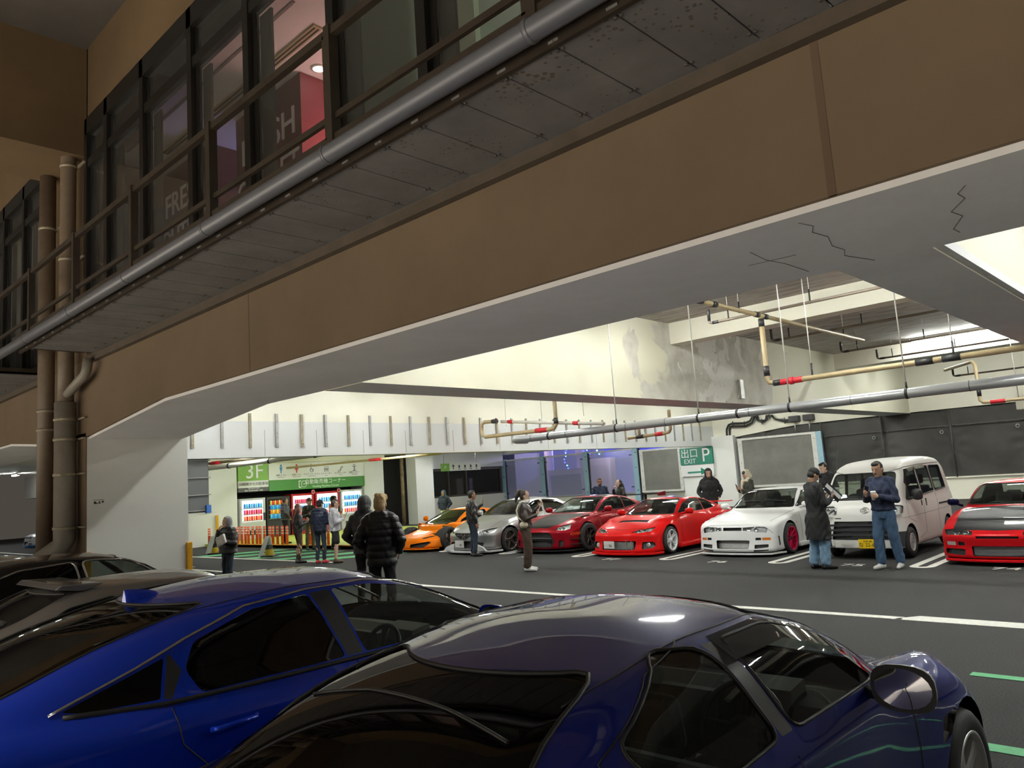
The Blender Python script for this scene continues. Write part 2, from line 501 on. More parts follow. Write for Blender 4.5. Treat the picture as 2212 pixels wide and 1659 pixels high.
# ------------------------------------------------------------------ tarpaulin wall and framed mesh panels on the far side
TARP = mat('charcoal_tarp', (0.055, 0.053, 0.050), 0.75, noise=(0.5, 0.3, 5), bump=(2.5, 0.9))
posts = [-17.8, -16.4, -13.75, -11.19, -8.56, -5.93, -3.3, -0.7, 2, 4.6, 7.2]
rng = random.Random(4)
order = ['behind the van and left of its antenna', 'behind the van roof', 'right of the van roof', 'above the red and black car']
def tarp(x0, x1, k):
    nx, nz = 26, 30
    me = MB((0, 34.56, 0)); g = []
    for j in range(nz + 1):
        z = 0.9 + (3.62 - 0.9) * j / nz; row = []
        for i in range(nx + 1):
            u = i / nx; x = x0 + (x1 - x0) * u
            w = 0.045 * math.sin(u * PI) * math.sin(z * 2.3 + k) + 0.02 * math.sin(x * 3.1 + z * 2.2) * math.sin(u * PI)
            for s, ux in ((1, u), (-1, 1 - u)):           # folds fanning out of the ties
                for zt in (2.05, 2.45):
                    dx, dz = ux + 0.02, z - zt
                    w += 0.030 * math.exp(-ux * 3.0) * math.sin(math.atan2(dz, dx * 2.6) * 7 + k)
            row.append(me.bm.verts.new((x, 34.60 - max(-0.06, min(0.09, w)) - 34.56, z)))
        g.append(row)
    for j in range(nz):
        for i in range(nx):
            f = me.bm.faces.new([g[j][i], g[j][i + 1], g[j + 1][i + 1], g[j + 1][i]]); f.smooth = True
    r = thing('tarpaulin', 'charcoal tarpaulin panel on the far wall', 'tarpaulin', (0, 34.56, 0), group='charcoal tarpaulins on the far wall')
    o = me.build('sheet', TARP, r); o.location = (0, 0, 0)
    sm = MB((0, 34.56, 0)); sm.box(x0 + 0.05, x1 - 0.05, 34.50, 34.53, 2.93, 2.955)
    for i in range(6):
        xx = x0 + 0.2 + i * (x1 - x0 - 0.4) / 5; sm.box(xx - 0.01, xx + 0.01, 34.49, 34.54, 2.90, 2.96)
    sm.build('seam', mat('tarp_seam', (0.10, 0.095, 0.085), 0.7), r)
    ey = MB((0, 34.56, 0)); c = (x1 - 0.35, 34.5, 2.70)
    ey.tube([(c[0] + 0.06 * math.cos(a), 34.49, c[2] + 0.06 * math.sin(a)) for a in [2 * PI * q / 14 for q in range(14)]], 0.016, 6, closed=True)
    ey.build('eyelet', GALV, r)
    return r
labs = ['charcoal tarpaulin hanging behind the framed mesh panel', 'charcoal tarpaulin above the framed mesh panel', 'charcoal tarpaulin behind the left end of the white van', 'charcoal tarpaulin behind the roof of the white van', 'charcoal tarpaulin just right of the white van roof', 'charcoal tarpaulin above the red car at the frame edge']
for k, (a, b) in enumerate(zip(posts, posts[1:])):
    if a > -3.4: break
    r = tarp(a, b, k)
    r['label'] = labs[k]
for i, x in enumerate(posts[2:7]):
    p = MB((x, 34.45, 0)); p.tube([(x, 34.46, 0.88), (x, 34.46, 3.6)], 0.03, 8)
    for z in (1.3, 1.75, 2.2, 2.65): p.tube([(x, 34.46, z), (x, 34.46, z + 0.03)], 0.045, 8)
    tag(p.build('tarp_post', mat('dark_pipe', (0.10, 0.10, 0.10), 0.5, 0.5)), 'dark steel post lacing two tarpaulins, %s' % ['at the blue edge of the mesh panel', 'behind the van windscreen', 'right behind the van roof', 'over the red car roof', 'at the right frame edge'][i], 'post', 'posts between the tarpaulins')

MESH = glass_mat('grey_mesh', (0.16, 0.155, 0.14), 0.25, 0.5)
FRAMEW = mat('pale_frame', (0.66, 0.66, 0.62), 0.5, 0.1, noise=(5, 0.1))
PBLUE = mat('pale_blue_steel', (0.32, 0.50, 0.60), 0.45, 0.1, noise=(4, 0.06))
SMOKE = mat('grey_polycarbonate', (0.17, 0.165, 0.15), 0.35, 0.0, noise=(1.2, 0.2, 5))
def meshpanel(x0, x1, z0, z1, lab):
    r = thing('mesh_panel', lab, 'panel', (x0, 34.3, 0), group='framed grey mesh panels')
    o = (x0, 34.3, 0)
    MB(o).box(x0 + 0.08, x1 - 0.08, 34.33, 34.35, z0, z1).build('mesh', SMOKE, r)
    f = MB(o); f.box(x0, x0 + 0.22, 34.29, 34.38, z0 - 0.1, z1 + 0.1); f.box(x1 - 0.2, x1, 34.29, 34.38, z0 - 0.1, z1 + 0.1)
    f.box(x0, x1, 34.28, 34.39, z1, z1 + 0.1); f.box(x0, x1, 34.28, 34.39, z0 - 0.1, z0)
    f.build('frame', FRAMEW, r)
    b = MB(o)
    for z in (z0 + 0.2, (z0 + z1) / 2, z1 - 0.2):
        for x in (x0 + 0.11, x1 - 0.1): b.cyl((x, 34.29, z), (x, 34.27, z), 0.025, n=8)
    b.build('bolt', GALV, r)
    return r
meshpanel(-23.45, -20.9, 0.95, 3.0, 'framed grey mesh panel left of the exit column, beside the glass screen')
meshpanel(-17.75, -13.95, 0.95, 3.1, 'framed grey mesh panel right of the exit column, ending in a blue strip')
tag(MB((-13.9, 34.3, 0)).box(-13.95, -13.7, 34.3, 34.45, 0.9, 3.2).build('steel_strip', PBLUE), 'pale blue steel upright between the mesh panel and the tarpaulins', 'post')

# ------------------------------------------------------------------ glass screen with pale blue posts
PANE = glass_mat('hazy_screen', (0.84, 0.85, 0.94), 0.70, 0.2, 0.7)
gx = [-38.54, -37.0, -33.64, -30.4, -27.13, -23.75]
pn = ['leftmost, beside the phone-taking man', 'second from the left', 'third from the left', 'fourth from the left', 'fifth from the left', 'last, against the grey mesh panel']
for i, x in enumerate(gx):
    p = MB((x, 34.4, 0)); p.box(x - 0.16, x + 0.16, 34.3, 34.55, 0.0, 3.28); p.box(x + 0.16, x + 0.2, 34.36, 34.5, 0.0, 3.2, 1)
    for z in (1.0, 2.2, 3.0): p.cyl((x + 0.05, 34.3, z), (x + 0.05, 34.28, z), 0.03, n=8, mi=1)
    tag(p.build('screen_post', [PBLUE, BLACKMET]), 'pale blue post of the glass screen, ' + pn[i], 'post', 'posts of the glass screen')
    if i:
        r = thing('glass_screen', 'hazy screen pane between the %s blue posts' % ['first and second', 'second and third', 'third and fourth', 'fourth and fifth', 'fifth and sixth'][i - 1], 'pane', (x, 34.4, 0), group='panes of the glass screen')
        MB((x, 34.4, 0)).box(gx[i - 1] + 0.16, x - 0.16, 34.41, 34.425, 0.86, 3.16).build('glass', PANE, r)
        MB((x, 34.4, 0)).box(gx[i - 1] + 0.16, x - 0.16, 34.37, 34.46, 3.16, 3.25).build('rail', FRAMEW, r)
        c = MB((x, 34.4, 0))
        for z in (1.2, 2.9):
            for xx in (gx[i - 1] + 0.3, x - 0.3): c.box(xx - 0.1, xx + 0.03, 34.36, 34.41, z - 0.03, z + 0.02)
        c.build('clip', BLACKMET, r)
# ------------------------------------------------------------------ upper storey: walkway, gutter, railing, window wall
PANEL = mat('stained_soffit_panel', (0.17, 0.165, 0.165), 0.6, 0.1, noise=(1.4, 0.22, 7))
def panel_mat():
    m = PANEL; nt = m.node_tree; b = nt.nodes['Principled BSDF']
    src = b.inputs['Base Color'].links[0].from_socket
    tc = nt.nodes.new('ShaderNodeTexCoord')
    v = nt.nodes.new('ShaderNodeTexVoronoi'); v.inputs['Scale'].default_value = 16
    n = nt.nodes.new('ShaderNodeTexNoise'); n.inputs['Scale'].default_value = 1.6; n.inputs['Detail'].default_value = 2
    nt.links.new(tc.outputs['Object'], v.inputs['Vector']); nt.links.new(tc.outputs['Object'], n.inputs['Vector'])
    a = nt.nodes.new('ShaderNodeMath'); a.operation = 'MULTIPLY_ADD'; a.inputs[1].default_value = -1.0; a.inputs[2].default_value = 0.86
    nt.links.new(n.outputs['Fac'], a.inputs[0])
    l = nt.nodes.new('ShaderNodeMath'); l.operation = 'LESS_THAN'
    s = nt.nodes.new('ShaderNodeMath'); s.operation = 'ADD'; nt.links.new(v.outputs['Distance'], s.inputs[0]); nt.links.new(a.outputs[0], s.inputs[1])
    nt.links.new(s.outputs[0], l.inputs[0]); l.inputs[1].default_value = 0.48
    mx = nt.nodes.new('ShaderNodeMix'); mx.data_type = 'RGBA'; nt.links.new(l.outputs[0], mx.inputs[0]); nt.links.new(src, mx.inputs[6])
    mx.inputs[7].default_value = (0.10, 0.085, 0.07, 1)
    nt.links.new(mx.outputs[2], b.inputs['Base Color'])
panel_mat()
CLIP = mat('panel_clip', (0.10, 0.09, 0.085), 0.5, 0.3)
def walkway(x0, x1, lab, n0):
    r = thing('walkway', lab, 'walkway', (x0, 4.5, 4.9)); o = (x0, 4.5, 4.9)
    MB(o).box(x0, x1, 3.98, 5.2, 4.96, 5.04).build('deck', BROWNMET, r)
    e = MB(o); e.box(x0, x1, 3.86, 3.98, 4.98, 5.14); e.box(x0, x1, 3.98, 4.02, 4.86, 5.0); e.build('edge_beam', BROWNMET, r)
    xs = []
    x = x1
    k = 0
    while x - 0.51 > x0 - 0.01:
        p = MB(o); p.box(x - 0.502, x - 0.006, 4.0, 5.12, 4.885, 4.905); p.box(x - 0.518, x - 0.502, 4.0, 5.12, 4.90, 4.93, 1)
        for y in (4.08, 4.98):
            p.cyl((x - 0.53, y, 4.89), (x - 0.53, y, 4.872), 0.016, n=8, mi=2); p.cyl((x - 0.485, y, 4.89), (x - 0.485, y, 4.872), 0.016, n=8, mi=2)
        p.box(x - 0.53, x - 0.44, 3.972, 4.0, 4.885, 4.905)
        p.build('soffit_panel', [PANEL, DARK, CLIP], r)
        x -= 0.51; k += 1
walkway(-16.4, 5.0, 'long walkway with grey soffit panels overhanging the tan beam', 0)
walkway(-30.0, -19.1, 'walkway end with grey soffit panels left of the downpipes', 0)
g = MB((0, 3.82, 4.92)); g.tube([(6, 3.82, 4.94), (-30, 3.82, 4.94)], 0.085, 14)
for x in (-3.2, -5.72, -8.2, -10.6, -12.9, -15.3, -17.8): g.tube([(x - 0.02, 3.82, 4.94), (x + 0.02, 3.82, 4.94)], 0.092, 14)
tag(g.build('gutter_pipe', mat('grey_pipe', (0.13, 0.135, 0.155), 0.4, 0.2)), 'long grey gutter pipe along the walkway edge', 'pipe')

r = thing('railing', 'dark brown steel railing along the upper walkway', 'railing', (-6, 3.9, 5.1)); o = (-6, 3.9, 5.1)
MB(o).box(-30, 6, 3.86, 3.93, 6.12, 6.20).build('top_rail', BROWNMET, r)
MB(o).box(-30, 6, 3.875, 3.915, 5.29, 5.35).build('lower_rail', BROWNMET, r)
for x in (-29.7, -27.3, -24.9, -22.5, -20.1, -17.7, -15.3, -12.92, -10.55, -8.2, -5.72, -3.21, -0.8, 1.6):
    p = MB(o); p.box(x - 0.045, x + 0.045, 3.84, 3.94, 4.96, 6.22); p.box(x - 0.1, x - 0.05, 3.86, 3.92, 5.12, 6.15)
    p.build('post', BROWNMET, r)

# window wall in the plane of the beam, panes between dark mullions
WG = glass_mat('shop_glass', (0.80, 0.82, 0.80), 0.86, 0.01)
def window(n, x0, x1, z0=5.06, z1=9.95):
    r = bpy.data.objects.new('window_%d' % n, None); COL.objects.link(r); r.location = (x0, 5.2, z0); structure(r)
    o = (x0, 5.2, z0)
    f = MB(o)
    f.box(x0 - 0.06, x0 + 0.10, 5.16, 5.34, z0, z1); f.box(x0 + 0.10, x0 + 0.20, 5.24, 5.30, z0, z1 - 0.4)
    f.box(x0, x1, 5.16, 5.34, z1 - 0.35, z1); f.box(x0, x1, 5.18, 5.32, 8.88, 9.06); f.box(x0, x1, 5.16, 5.34, z0, z0 + 0.16)
    f.box(x1 - 0.04, x1 + 0.02, 5.18, 5.32, z0, z1)
    f.build('frame', BLACKMET, r)
    MB(o).box(x0 + 0.1, x1 - 0.04, 5.25, 5.262, z0 + 0.16, 8.9).build('pane', WG, r)
    MB(o).box(x0 + 0.1, x1 - 0.04, 5.25, 5.262, 9.05, z1 - 0.35).build('transom_pane', WG, r)
    MB(o).box(x0 + 0.1, x0 + 0.10 + (x1 - x0) * 0.15, 5.36, 5.40, z0, 8.9).build('curtain', mat('grey_blind', (0.06, 0.065, 0.065), 0.8), r)
    return r
wx = [-16.6, -15.45, -13.65, -11.65, -9.77, -7.62, -5.9, -4.1, -2.3, -0.5, 1.3]
for i in range(len(wx) - 1): window(i + 1, wx[i], wx[i + 1])
lx = [-30.0, -28.1, -26.2, -24.3, -22.9, -21.1, -19.35]
for i in range(len(lx) - 1): window(20 + i, lx[i], lx[i + 1])
TANW = mat('upper_tan_render', (0.125, 0.080, 0.038), 0.85, noise=(0.45, 0.16, 5))
structure(MB().box(-16.72, 6, Y0, Y0 + 0.3, 9.95, 13.5).build('wall_upper', TANW))
structure(MB().box(-36, -18.9, Y0, Y0 + 0.3, 9.95, 13.5).build('wall_upper_left', TANW))
structure(MB().box(-19.2, -16.66, Y0, Y0 + 0.5, 4.87, 13.5).build('wall_pier', TANW))
structure(MB().box(-18.6, -16.74, -16, Y0, 9.2, 11.6).build('beam_upper', TANW))
structure(MB().box(-60, 25, -16, 20, 11.6, 12.0).build('ceiling_upper', mat('dark_canopy', (0.075, 0.066, 0.058), 0.9, noise=(0.6, 0.2))))
structure(MB().box(-36, 6, Y0 + 0.35, 13, 5.82, 5.95).build('floor_upper', mat('shop_floor', (0.3, 0.28, 0.26), 0.5)))

# shop behind the glass
SHOPC = mat('shop_ceiling', (0.62, 0.58, 0.58), 0.8)
structure(MB().box(-19, 6, Y0 + 0.32, 13, 9.2, 9.4).build('ceiling_shop', SHOPC))
structure(MB().box(-36, -19, Y0 + 0.32, 13, 9.2, 9.4).build('ceiling_office', SHOPC))
structure(MB().box(-36, 6, 12.9, 13.1, 5.95, 9.4).build('wall_shop', mat('shop_wall', (0.18, 0.17, 0.17), 0.8)))
structure(MB().box(-8.1, -7.9, 5.6, 12.9, 5.95, 9.2).build('wall_shop_divider', mat('shop_divider', (0.42, 0.44, 0.40), 0.7)))
structure(MB().box(-19.1, -18.9, 5.6, 12.9, 5.95, 9.2).build('wall_shop_left', mat('shop_wall', None)))
for x0, x1 in ((-11.3, -9.7), (-13.6, -11.9), (-15.6, -14.2)):
    v = MB((x0, 6.4, 9.2)); v.box(x0, x1, 6.30, 6.46, 9.17, 9.2); v.box(x0 + 0.04, x1 - 0.04, 6.33, 6.36, 9.165, 9.17, 1); v.box(x0 + 0.04, x1 - 0.04, 6.40, 6.43, 9.165, 9.17, 1)
    tag(v.build('ceiling_vent', [mat('brass_slot', (0.45, 0.36, 0.2), 0.5, 0.4), DARK]), 'long slot vent in the shop ceiling %s' % ('beside the round downlight', 'above the dim red panel', 'behind the dark left window')[(x0 < -11.4) + (x0 < -14)], 'vent', 'slot vents in the shop ceiling')
    structure(MB().box(x0 - 0.4, x1 + 0.3, 5.75, 5.80, 9.185, 9.2).build('trim_7', mat('ceiling_shadow_gap', (0.2, 0.18, 0.18), 0.8)))
MAROON = mat('maroon_panel', (0.11, 0.028, 0.032), 0.6)
REDP = mat('red_panel', (0.20, 0.028, 0.045), 0.55)
def shopsign(x0, x1, lab, s):
    r = thing('shop_sign', lab, 'sign', (x0, 7, 5.95)); o = (x0, 7, 5.95)
    m = MB(o); m.box(x0, x1, 6.86, 8.6, 5.95, 9.19); m.bm.faces.ensure_lookup_table()
    for f in m.bm.faces:
        f.normal_update()
        if f.normal.x > 0.5: f.material_index = 1
    m.build('panel', [MAROON, REDP], r)
    lm = mat('dull_letters', (0.52, 0.47, 0.46), 0.6, emit=(0.5, 0.42, 0.42), estr=0.10)
    text('lettering', 'FRESH', 0.72, (x1 - 1.15, 6.85, 8.38), (1, 0, 0), (0, 0, 1), lm, r, 0.01, org=o)
    text('lettering', 'OUTLET', 0.6, (x1 - 1.2, 6.85, 7.62), (1, 0, 0), (0, 0, 1), lm, r, 0.01, org=o)
    return r
shopsign(-13.4, -11.05, 'maroon shop sign with pale capitals behind the bright pink window', 0)
shopsign(-17.2, -14.6, 'dim maroon shop sign behind the second lit window', 0)
LAMPW = mat('lamp_white', (1, 1, 1), 0.5, emit=(1.0, 0.97, 0.9), estr=14)
for k, (x, y) in enumerate(((-10.75, 7.05), (-10.2, 7.4))):
    d = MB((x, y, 9.18)); d.lathe((x, y, 9.2), (0, 0, -1), [(0.13, 0), (0.13, 0.025), (0.10, 0.03)], mi=0); d.lathe((x, y, 9.175), (0, 0, -1), [(0.10, 0), (0.0, 0.004)], mi=1)
    tag(d.build('downlight', [FRAMEW, LAMPW]), 'round bright downlight in the pink shop ceiling, %s' % ('the fully visible one' if k == 0 else 'the one cut by the mullion'), 'light')
lamp('shop_lamp', 'POINT', (-10.2, 8.0, 7.6), 260, (1.0, 0.55, 0.50), 0.3)
lamp('shop_lamp', 'POINT', (-14.3, 9.0, 7.8), 150, (0.50, 0.42, 1.0), 0.3)
lamp('shop_lamp', 'POINT', (-5.5, 9.0, 8.0), 80, (0.85, 1.0, 0.75), 0.3)
lamp('office_lamp', 'POINT', (-24, 9.0, 8.0), 60, (1.0, 0.92, 0.78), 0.3)
for x in (-7.2, -5.0):
    tag(MB((x, 7, 5.95)).box(x - 0.35, x + 0.35, 7.0, 7.1, 5.95, 8.9).build('display_board', mat('pale_board', (0.7, 0.72, 0.62), 0.6)), 'pale upright board behind the upper glass, %s' % ('next to the red shop sign' if x < -6 else 'nearer the right frame edge'), 'board')
for x, z in ((-22.2, 8.6), (-21.6, 8.6)):
    tag(MB((x, 8.2, 8.9)).box(x - 0.5, x + 0.5, 8.15, 8.3, 8.85, 8.9).build('tube_light', LAMPW), 'short tube light in the left upper office, %s' % ('outer' if x < -22 else 'inner'), 'light')
YEL = mat('yellow_glow', (1, 0.7, 0.2), 0.5, emit=(1.0, 0.72, 0.22), estr=1.3)
tag(MB((-23, 8, 5.95)).box(-24.6, -21.8, 8.0, 8.1, 5.95, 6.9).build('display_case', YEL), 'glowing yellow display case low behind the left upper windows', 'display case')

# downpipes in the gap between the walkways
PIPE = mat('tan_pipe', (0.16, 0.12, 0.085), 0.5, noise=(5, 0.12))
PIPEL = mat('grey_tan_pipe', (0.24, 0.22, 0.19), 0.5, noise=(5, 0.12))
def downpipe(name, pts, rad, lab, m, brk):
    p0 = pts[-1]; r = thing(name, lab, 'pipe', p0)
    MB(p0).tube(pts, rad, 14).build('pipe', m, r)
    b = MB(p0)
    for x, y, z in brk:
        b.tube([(x, y, z - 0.03), (x, y, z + 0.03)], rad + 0.015, 14); b.box(x, x + 0.5, y + rad - 0.02, y + rad + 0.02, z - 0.015, z + 0.015)
    b.build('clamp', RUSTY, r)
    return r
downpipe('downpipe', [(-18.3, 4.95, 9.95), (-18.3, 4.95, 0.0)], 0.16, 'straight tan downpipe nearest the left frame edge', PIPE, [(-18.3, 4.95, z) for z in (4.0, 3.6, 8.0)])
downpipe('downpipe', [(-16.95, 1.0, 10.72), (-16.95, 4.3, 10.72), (-16.95, 4.75, 10.68), (-16.98, 4.95, 10.5), (-17.0, 4.98, 9.8), (-17.1, 4.98, 5.0), (-17.1, 4.98, 4.0)], 0.15, 'tall downpipe bending out of the upper bulkhead beside the windows', PIPE, [(-17.02, 4.98, 9.0), (-17.05, 4.98, 7.0)])
downpipe('downpipe', [(-17.12, 4.98, 4.05), (-17.12, 4.98, 1.3), (-17.2, 4.9, 1.15), (-17.5, 4.6, 0.9), (-17.7, 4.4, 0.0)], 0.20, 'thick pale downpipe with a bent foot at the white column', PIPEL, [(-17.12, 4.98, z) for z in (3.7, 3.3, 2.6, 1.55)])
p = MB((-17, 5, 4.4)); p.tube([(-16.0, 5.05, 4.78), (-16.0, 5.02, 4.55), (-16.08, 5.0, 4.45), (-16.3, 4.98, 4.38), (-17.0, 4.98, 4.2)], 0.09, 12)
tag(p.build('drain_elbow', PIPEL), 'short drain elbow joining the walkway gutter to the thick downpipe', 'pipe')
p = MB((-17.6, 5.1, 5)); p.tube([(-17.55, 5.1, 9.4), (-17.55, 5.1, 5.6)], 0.06, 10)
for z in (6.2, 6.8, 7.6, 8.4): p.box(-17.8, -17.4, 5.08, 5.12, z, z + 0.04)
tag(p.build('thin_conduit', PIPE), 'thin conduit with clips between the two tall downpipes', 'pipe')
p = MB((-18, 5, 9.6)); p.tube([(-19.4, 4.6, 9.85), (-18.35, 4.7, 9.95), (-17.6, 4.9, 9.98)], 0.10, 10)
tag(p.build('eaves_gutter', BROWNMET), 'short brown gutter above the left upper windows', 'gutter')
# ------------------------------------------------------------------ fluorescent fittings of the car park (their tubes are the light)
TUBE = mat('fluorescent', (1, 1, 1), 0.5, emit=(0.97, 1.0, 0.93), estr=195)
HOUSE = mat('fitting_white', (0.75, 0.75, 0.72), 0.5)
def fitting(x, y, z, lab, rz=0.0, ln=1.25):
    r = thing('tube_light', lab, 'light', (x, y, z), rz, 'fluorescent fittings of the car park')
    h = MB(); h.box(-ln / 2, ln / 2, -0.11, 0.11, 0.0, 0.05); h.box(-ln / 2, -ln / 2 + 0.04, -0.10, 0.10, -0.07, 0.0); h.box(ln / 2 - 0.04, ln / 2, -0.10, 0.10, -0.07, 0.0)
    h.build('housing', HOUSE, r)
    for s in (-0.06, 0.06):
        t = MB(); t.tube([(-ln / 2 + 0.04, s, -0.04), (ln / 2 - 0.04, s, -0.04)], 0.03, 8); t.build('tube', TUBE, r)
    return r
zc = 5.44
bays = [('over the orange and silver cars', -15.2, (9.0, 13.6, 20.0, 24.5, 30.5)), ('over the red and white coupes', -6.3, (9.2, 13.4)), ('over the red and black car', 2.0, (9.2, 13.6, 20.5, 25.6))]
nth = ['nearest the street beam', 'second from the street beam', 'third from the street beam', 'fourth from the street beam', 'nearest the far wall']
for nm, x, ys in bays:
    for k, y in enumerate(ys):
        for dx in (-1.9, 1.9):
            fitting(x + dx, y, zc, 'tube light %s, %s, %s one' % (nm, nth[k], 'left' if dx < 0 else 'right'))
fitting(-6.0, 26.1, zc, 'bright long tube light on the slab before the far purlin', ln=2.5)
fitting(-4.0, 20.5, zc, 'tube light hidden by the right beam, over the white van')
fitting(-8.0, 30.5, zc, 'tube light beyond the far purlin, left one'); fitting(-4.4, 30.5, zc, 'tube light beyond the far purlin, right one')
# ------------------------------------------------------------------ road markings
def flat(name, polys, m, z=0.004):
    b = MB()
    for p in polys: b.prism(p, 'z', 0.0005, z)
    return structure(b.build(name, m))
flat('floor_marking_aisle', [[(-40, 9.80), (-40, 9.95), (-3.15, 9.68), (-3.15, 9.53)], [(-3.25, 9.52), (-3.02, 9.80), (6, 9.55), (6, 9.25)]], LINEW)
flat('floor_marking_green', [[(-1.95, 7.37), (-1.95, 7.49), (6, 7.40), (6, 7.28)], [(-2.2, 5.60), (-2.2, 5.74), (6, 5.66), (6, 5.52)]], LINEG)
def loop(x, y0, y1=19.4, w=0.40, t=0.13):
    pts_o, pts_i = [], []
    for k in range(13):
        a = PI + PI * k / 12
        pts_o.append((x + w / 2 * math.cos(a), y0 + w / 2 * 1.0 + w / 2 * math.sin(a))); pts_i.append((x + (w / 2 - t) * math.cos(a), y0 + w / 2 + (w / 2 - t) * math.sin(a)))
    b = MB()
    for k in range(12):
        b.prism([pts_o[k], pts_o[k + 1], pts_i[k + 1], pts_i[k]], 'z', 0.0005, 0.004)
    b.box(x - w / 2, x - w / 2 + t, y0 + w / 2, y1, 0.0005, 0.004); b.box(x + w / 2 - t, x + w / 2, y0 + w / 2, y1, 0.0005, 0.004)
    return structure(b.build('floor_marking_bay', LINEW))
for x, y in ((-4.22, 13.95), (-6.78, 14.05), (-9.33, 14.2), (-11.9, 14.35), (-14.6, 14.6), (-17.25, 14.8), (-1.66, 13.9)): loop(x, y)
for i, x in enumerate((-3.0, -5.35, -8.0, -10.65, -13.3)):
    o = text('floor_marking_number', '%d' % (74 + i), 0.36, (x, 14.1, 0.002), (1, 0, 0), (0, -1, 0) if 0 else (0, 1, 0), LINEW, None, 0.001, squeeze=1.2)
    structure(o)
# green hatched crossing by the vending corner and lines on the left
hx = []
for k in range(5):
    x = -27.5 + k * 1.75
    hx.append([(x, 12.2), (x + 0.8, 12.2), (x + 2.2, 14.6), (x + 1.4, 14.6)])
flat('floor_marking_hatch', hx, LINEG)
flat('floor_marking_edge', [[(-28.2, 12.0), (-28.2, 12.15), (-18.6, 12.15), (-18.6, 12.0)], [(-38, 10.6), (-38, 10.75), (-23, 10.2), (-23, 10.05)], [(-36, 12.9), (-36, 13.0), (-28, 12.3), (-28, 12.2)]], LINEW)
structure(MB().box(-33, -19.6, 15.05, 23.6, 0, 0.10).build('floor_platform', mat('platform_green', (0.42, 0.50, 0.07), 0.6, noise=(2, 0.1))))
# ------------------------------------------------------------------ car builder
def pch(pts, ext=None):
    """Monotone cubic through (x, value) points; beyond the ends straight on (ext = slope) or constant."""
    pts = sorted(pts); x = np.array([p[0] for p in pts], float); y = np.array([p[1] for p in pts], float)
    h = np.diff(x); d = np.diff(y) / h; m = np.zeros_like(y)
    m[1:-1] = np.where(d[:-1] * d[1:] > 0, 2 * d[:-1] * d[1:] / np.where(np.abs(d[:-1] + d[1:]) < 1e-9, 1, d[:-1] + d[1:]), 0)
    m[0], m[-1] = d[0], d[-1]
    def f(q):
        q = np.asarray(q, float); c = np.clip(q, x[0], x[-1])
        i = np.clip(np.searchsorted(x, c) - 1, 0, len(h) - 1); t = (c - x[i]) / h[i]
        r = (y[i] * (1 + 2 * t) * (1 - t) ** 2 + h[i] * m[i] * t * (1 - t) ** 2 + y[i + 1] * t * t * (3 - 2 * t) + h[i] * m[i + 1] * t * t * (t - 1))
        if ext is not None:
            r = r - ext * np.maximum(x[0] - q, 0) - ext * np.maximum(q - x[-1], 0)
        return r
    return f

def smax(a, b, k):
    h = np.maximum(k - np.abs(a - b), 0) / k
    return np.maximum(a, b) + h * h * k * 0.25
def smin(a, b, k):
    return -smax(-a, -b, k)

def rpoly(pts, r=0.04, n=4):
    """Round the corners of a 2D or 3D polygon."""
    out = []; pts = [Vector(p) for p in pts]; N = len(pts)
    for i, p in enumerate(pts):
        a, b = pts[i - 1] - p, pts[(i + 1) % N] - p
        ra = min(r, a.length * 0.45, b.length * 0.45)
        A, B = p + a.normalized() * ra, p + b.normalized() * ra
        for k in range(n + 1):
            t = k / n
            out.append(A * (1 - t) ** 2 + p * (2 * t * (1 - t)) + B * t * t)
    return out

def paint(name, col, metal=0.0, rough=0.4, coat=0.18):
    if name in MATS: return MATS[name]
    m = mat(name, col, rough, metal, coat=coat, spec=0.03)
    nt = m.node_tree; b = nt.nodes['Principled BSDF']; out = nt.nodes['Material Output']
    geo = nt.nodes.new('ShaderNodeNewGeometry'); df = nt.nodes.new('ShaderNodeBsdfDiffuse'); df.inputs[0].default_value = (0.02, 0.02, 0.02, 1)
    mx = nt.nodes.new('ShaderNodeMixShader')
    nt.links.new(geo.outputs['Backfacing'], mx.inputs[0]); nt.links.new(b.outputs[0], mx.inputs[1]); nt.links.new(df.outputs[0], mx.inputs[2])
    nt.links.new(mx.outputs[0], out.inputs[0])
    return m

CG = glass_mat('car_glass', (0.42, 0.47, 0.45), 0.85)
CGD = glass_mat('car_glass_dark', (0.025, 0.028, 0.028), 0.75)
CGC = glass_mat('car_glass_clear', (0.80, 0.86, 0.82), 0.93)
LENS = glass_mat('lamp_lens', (0.9, 0.92, 0.92), 0.92)
RUB = mat('black_rubber', (0.012, 0.012, 0.012), 0.55)
TYRE = mat('tyre', (0.017, 0.017, 0.017), 0.75)
PLAST = mat('black_plastic', (0.02, 0.02, 0.021), 0.45)
CHROME = mat('chrome', (0.75, 0.75, 0.75), 0.12, 1.0)
ALLOY = mat('alloy', (0.60, 0.60, 0.61), 0.35, 0.6)
REFL = mat('lamp_reflector', (0.75, 0.76, 0.77), 0.35, 0.5)
STEELDISC = mat('brake_disc', (0.30, 0.30, 0.30), 0.4, 0.9)
CARBON = mat('carbon_black', (0.022, 0.022, 0.023), 0.40, 0.0, coat=0.16, spec=0.04)
SEAT = mat('seat_dark', (0.035, 0.035, 0.037), 0.8)
DASH = mat('dash_grey', (0.06, 0.06, 0.06), 0.7)
AMBER = mat('amber_lens', (0.75, 0.20, 0.02), 0.25, coat=0.6)
REDL = mat('red_lens', (0.45, 0.01, 0.012), 0.2, coat=1.0)
MIRG = mat('mirror_glass', (0.7, 0.7, 0.7), 0.03, 1.0)
PLATEW = mat('plate_white', (0.72, 0.72, 0.69), 0.4)
PLATEY = mat('plate_yellow', (0.85, 0.56, 0.01), 0.4)
INKG = mat('plate_ink_green', (0.01, 0.12, 0.05), 0.5)
INKK = mat('plate_ink_black', (0.01, 0.01, 0.01), 0.5)

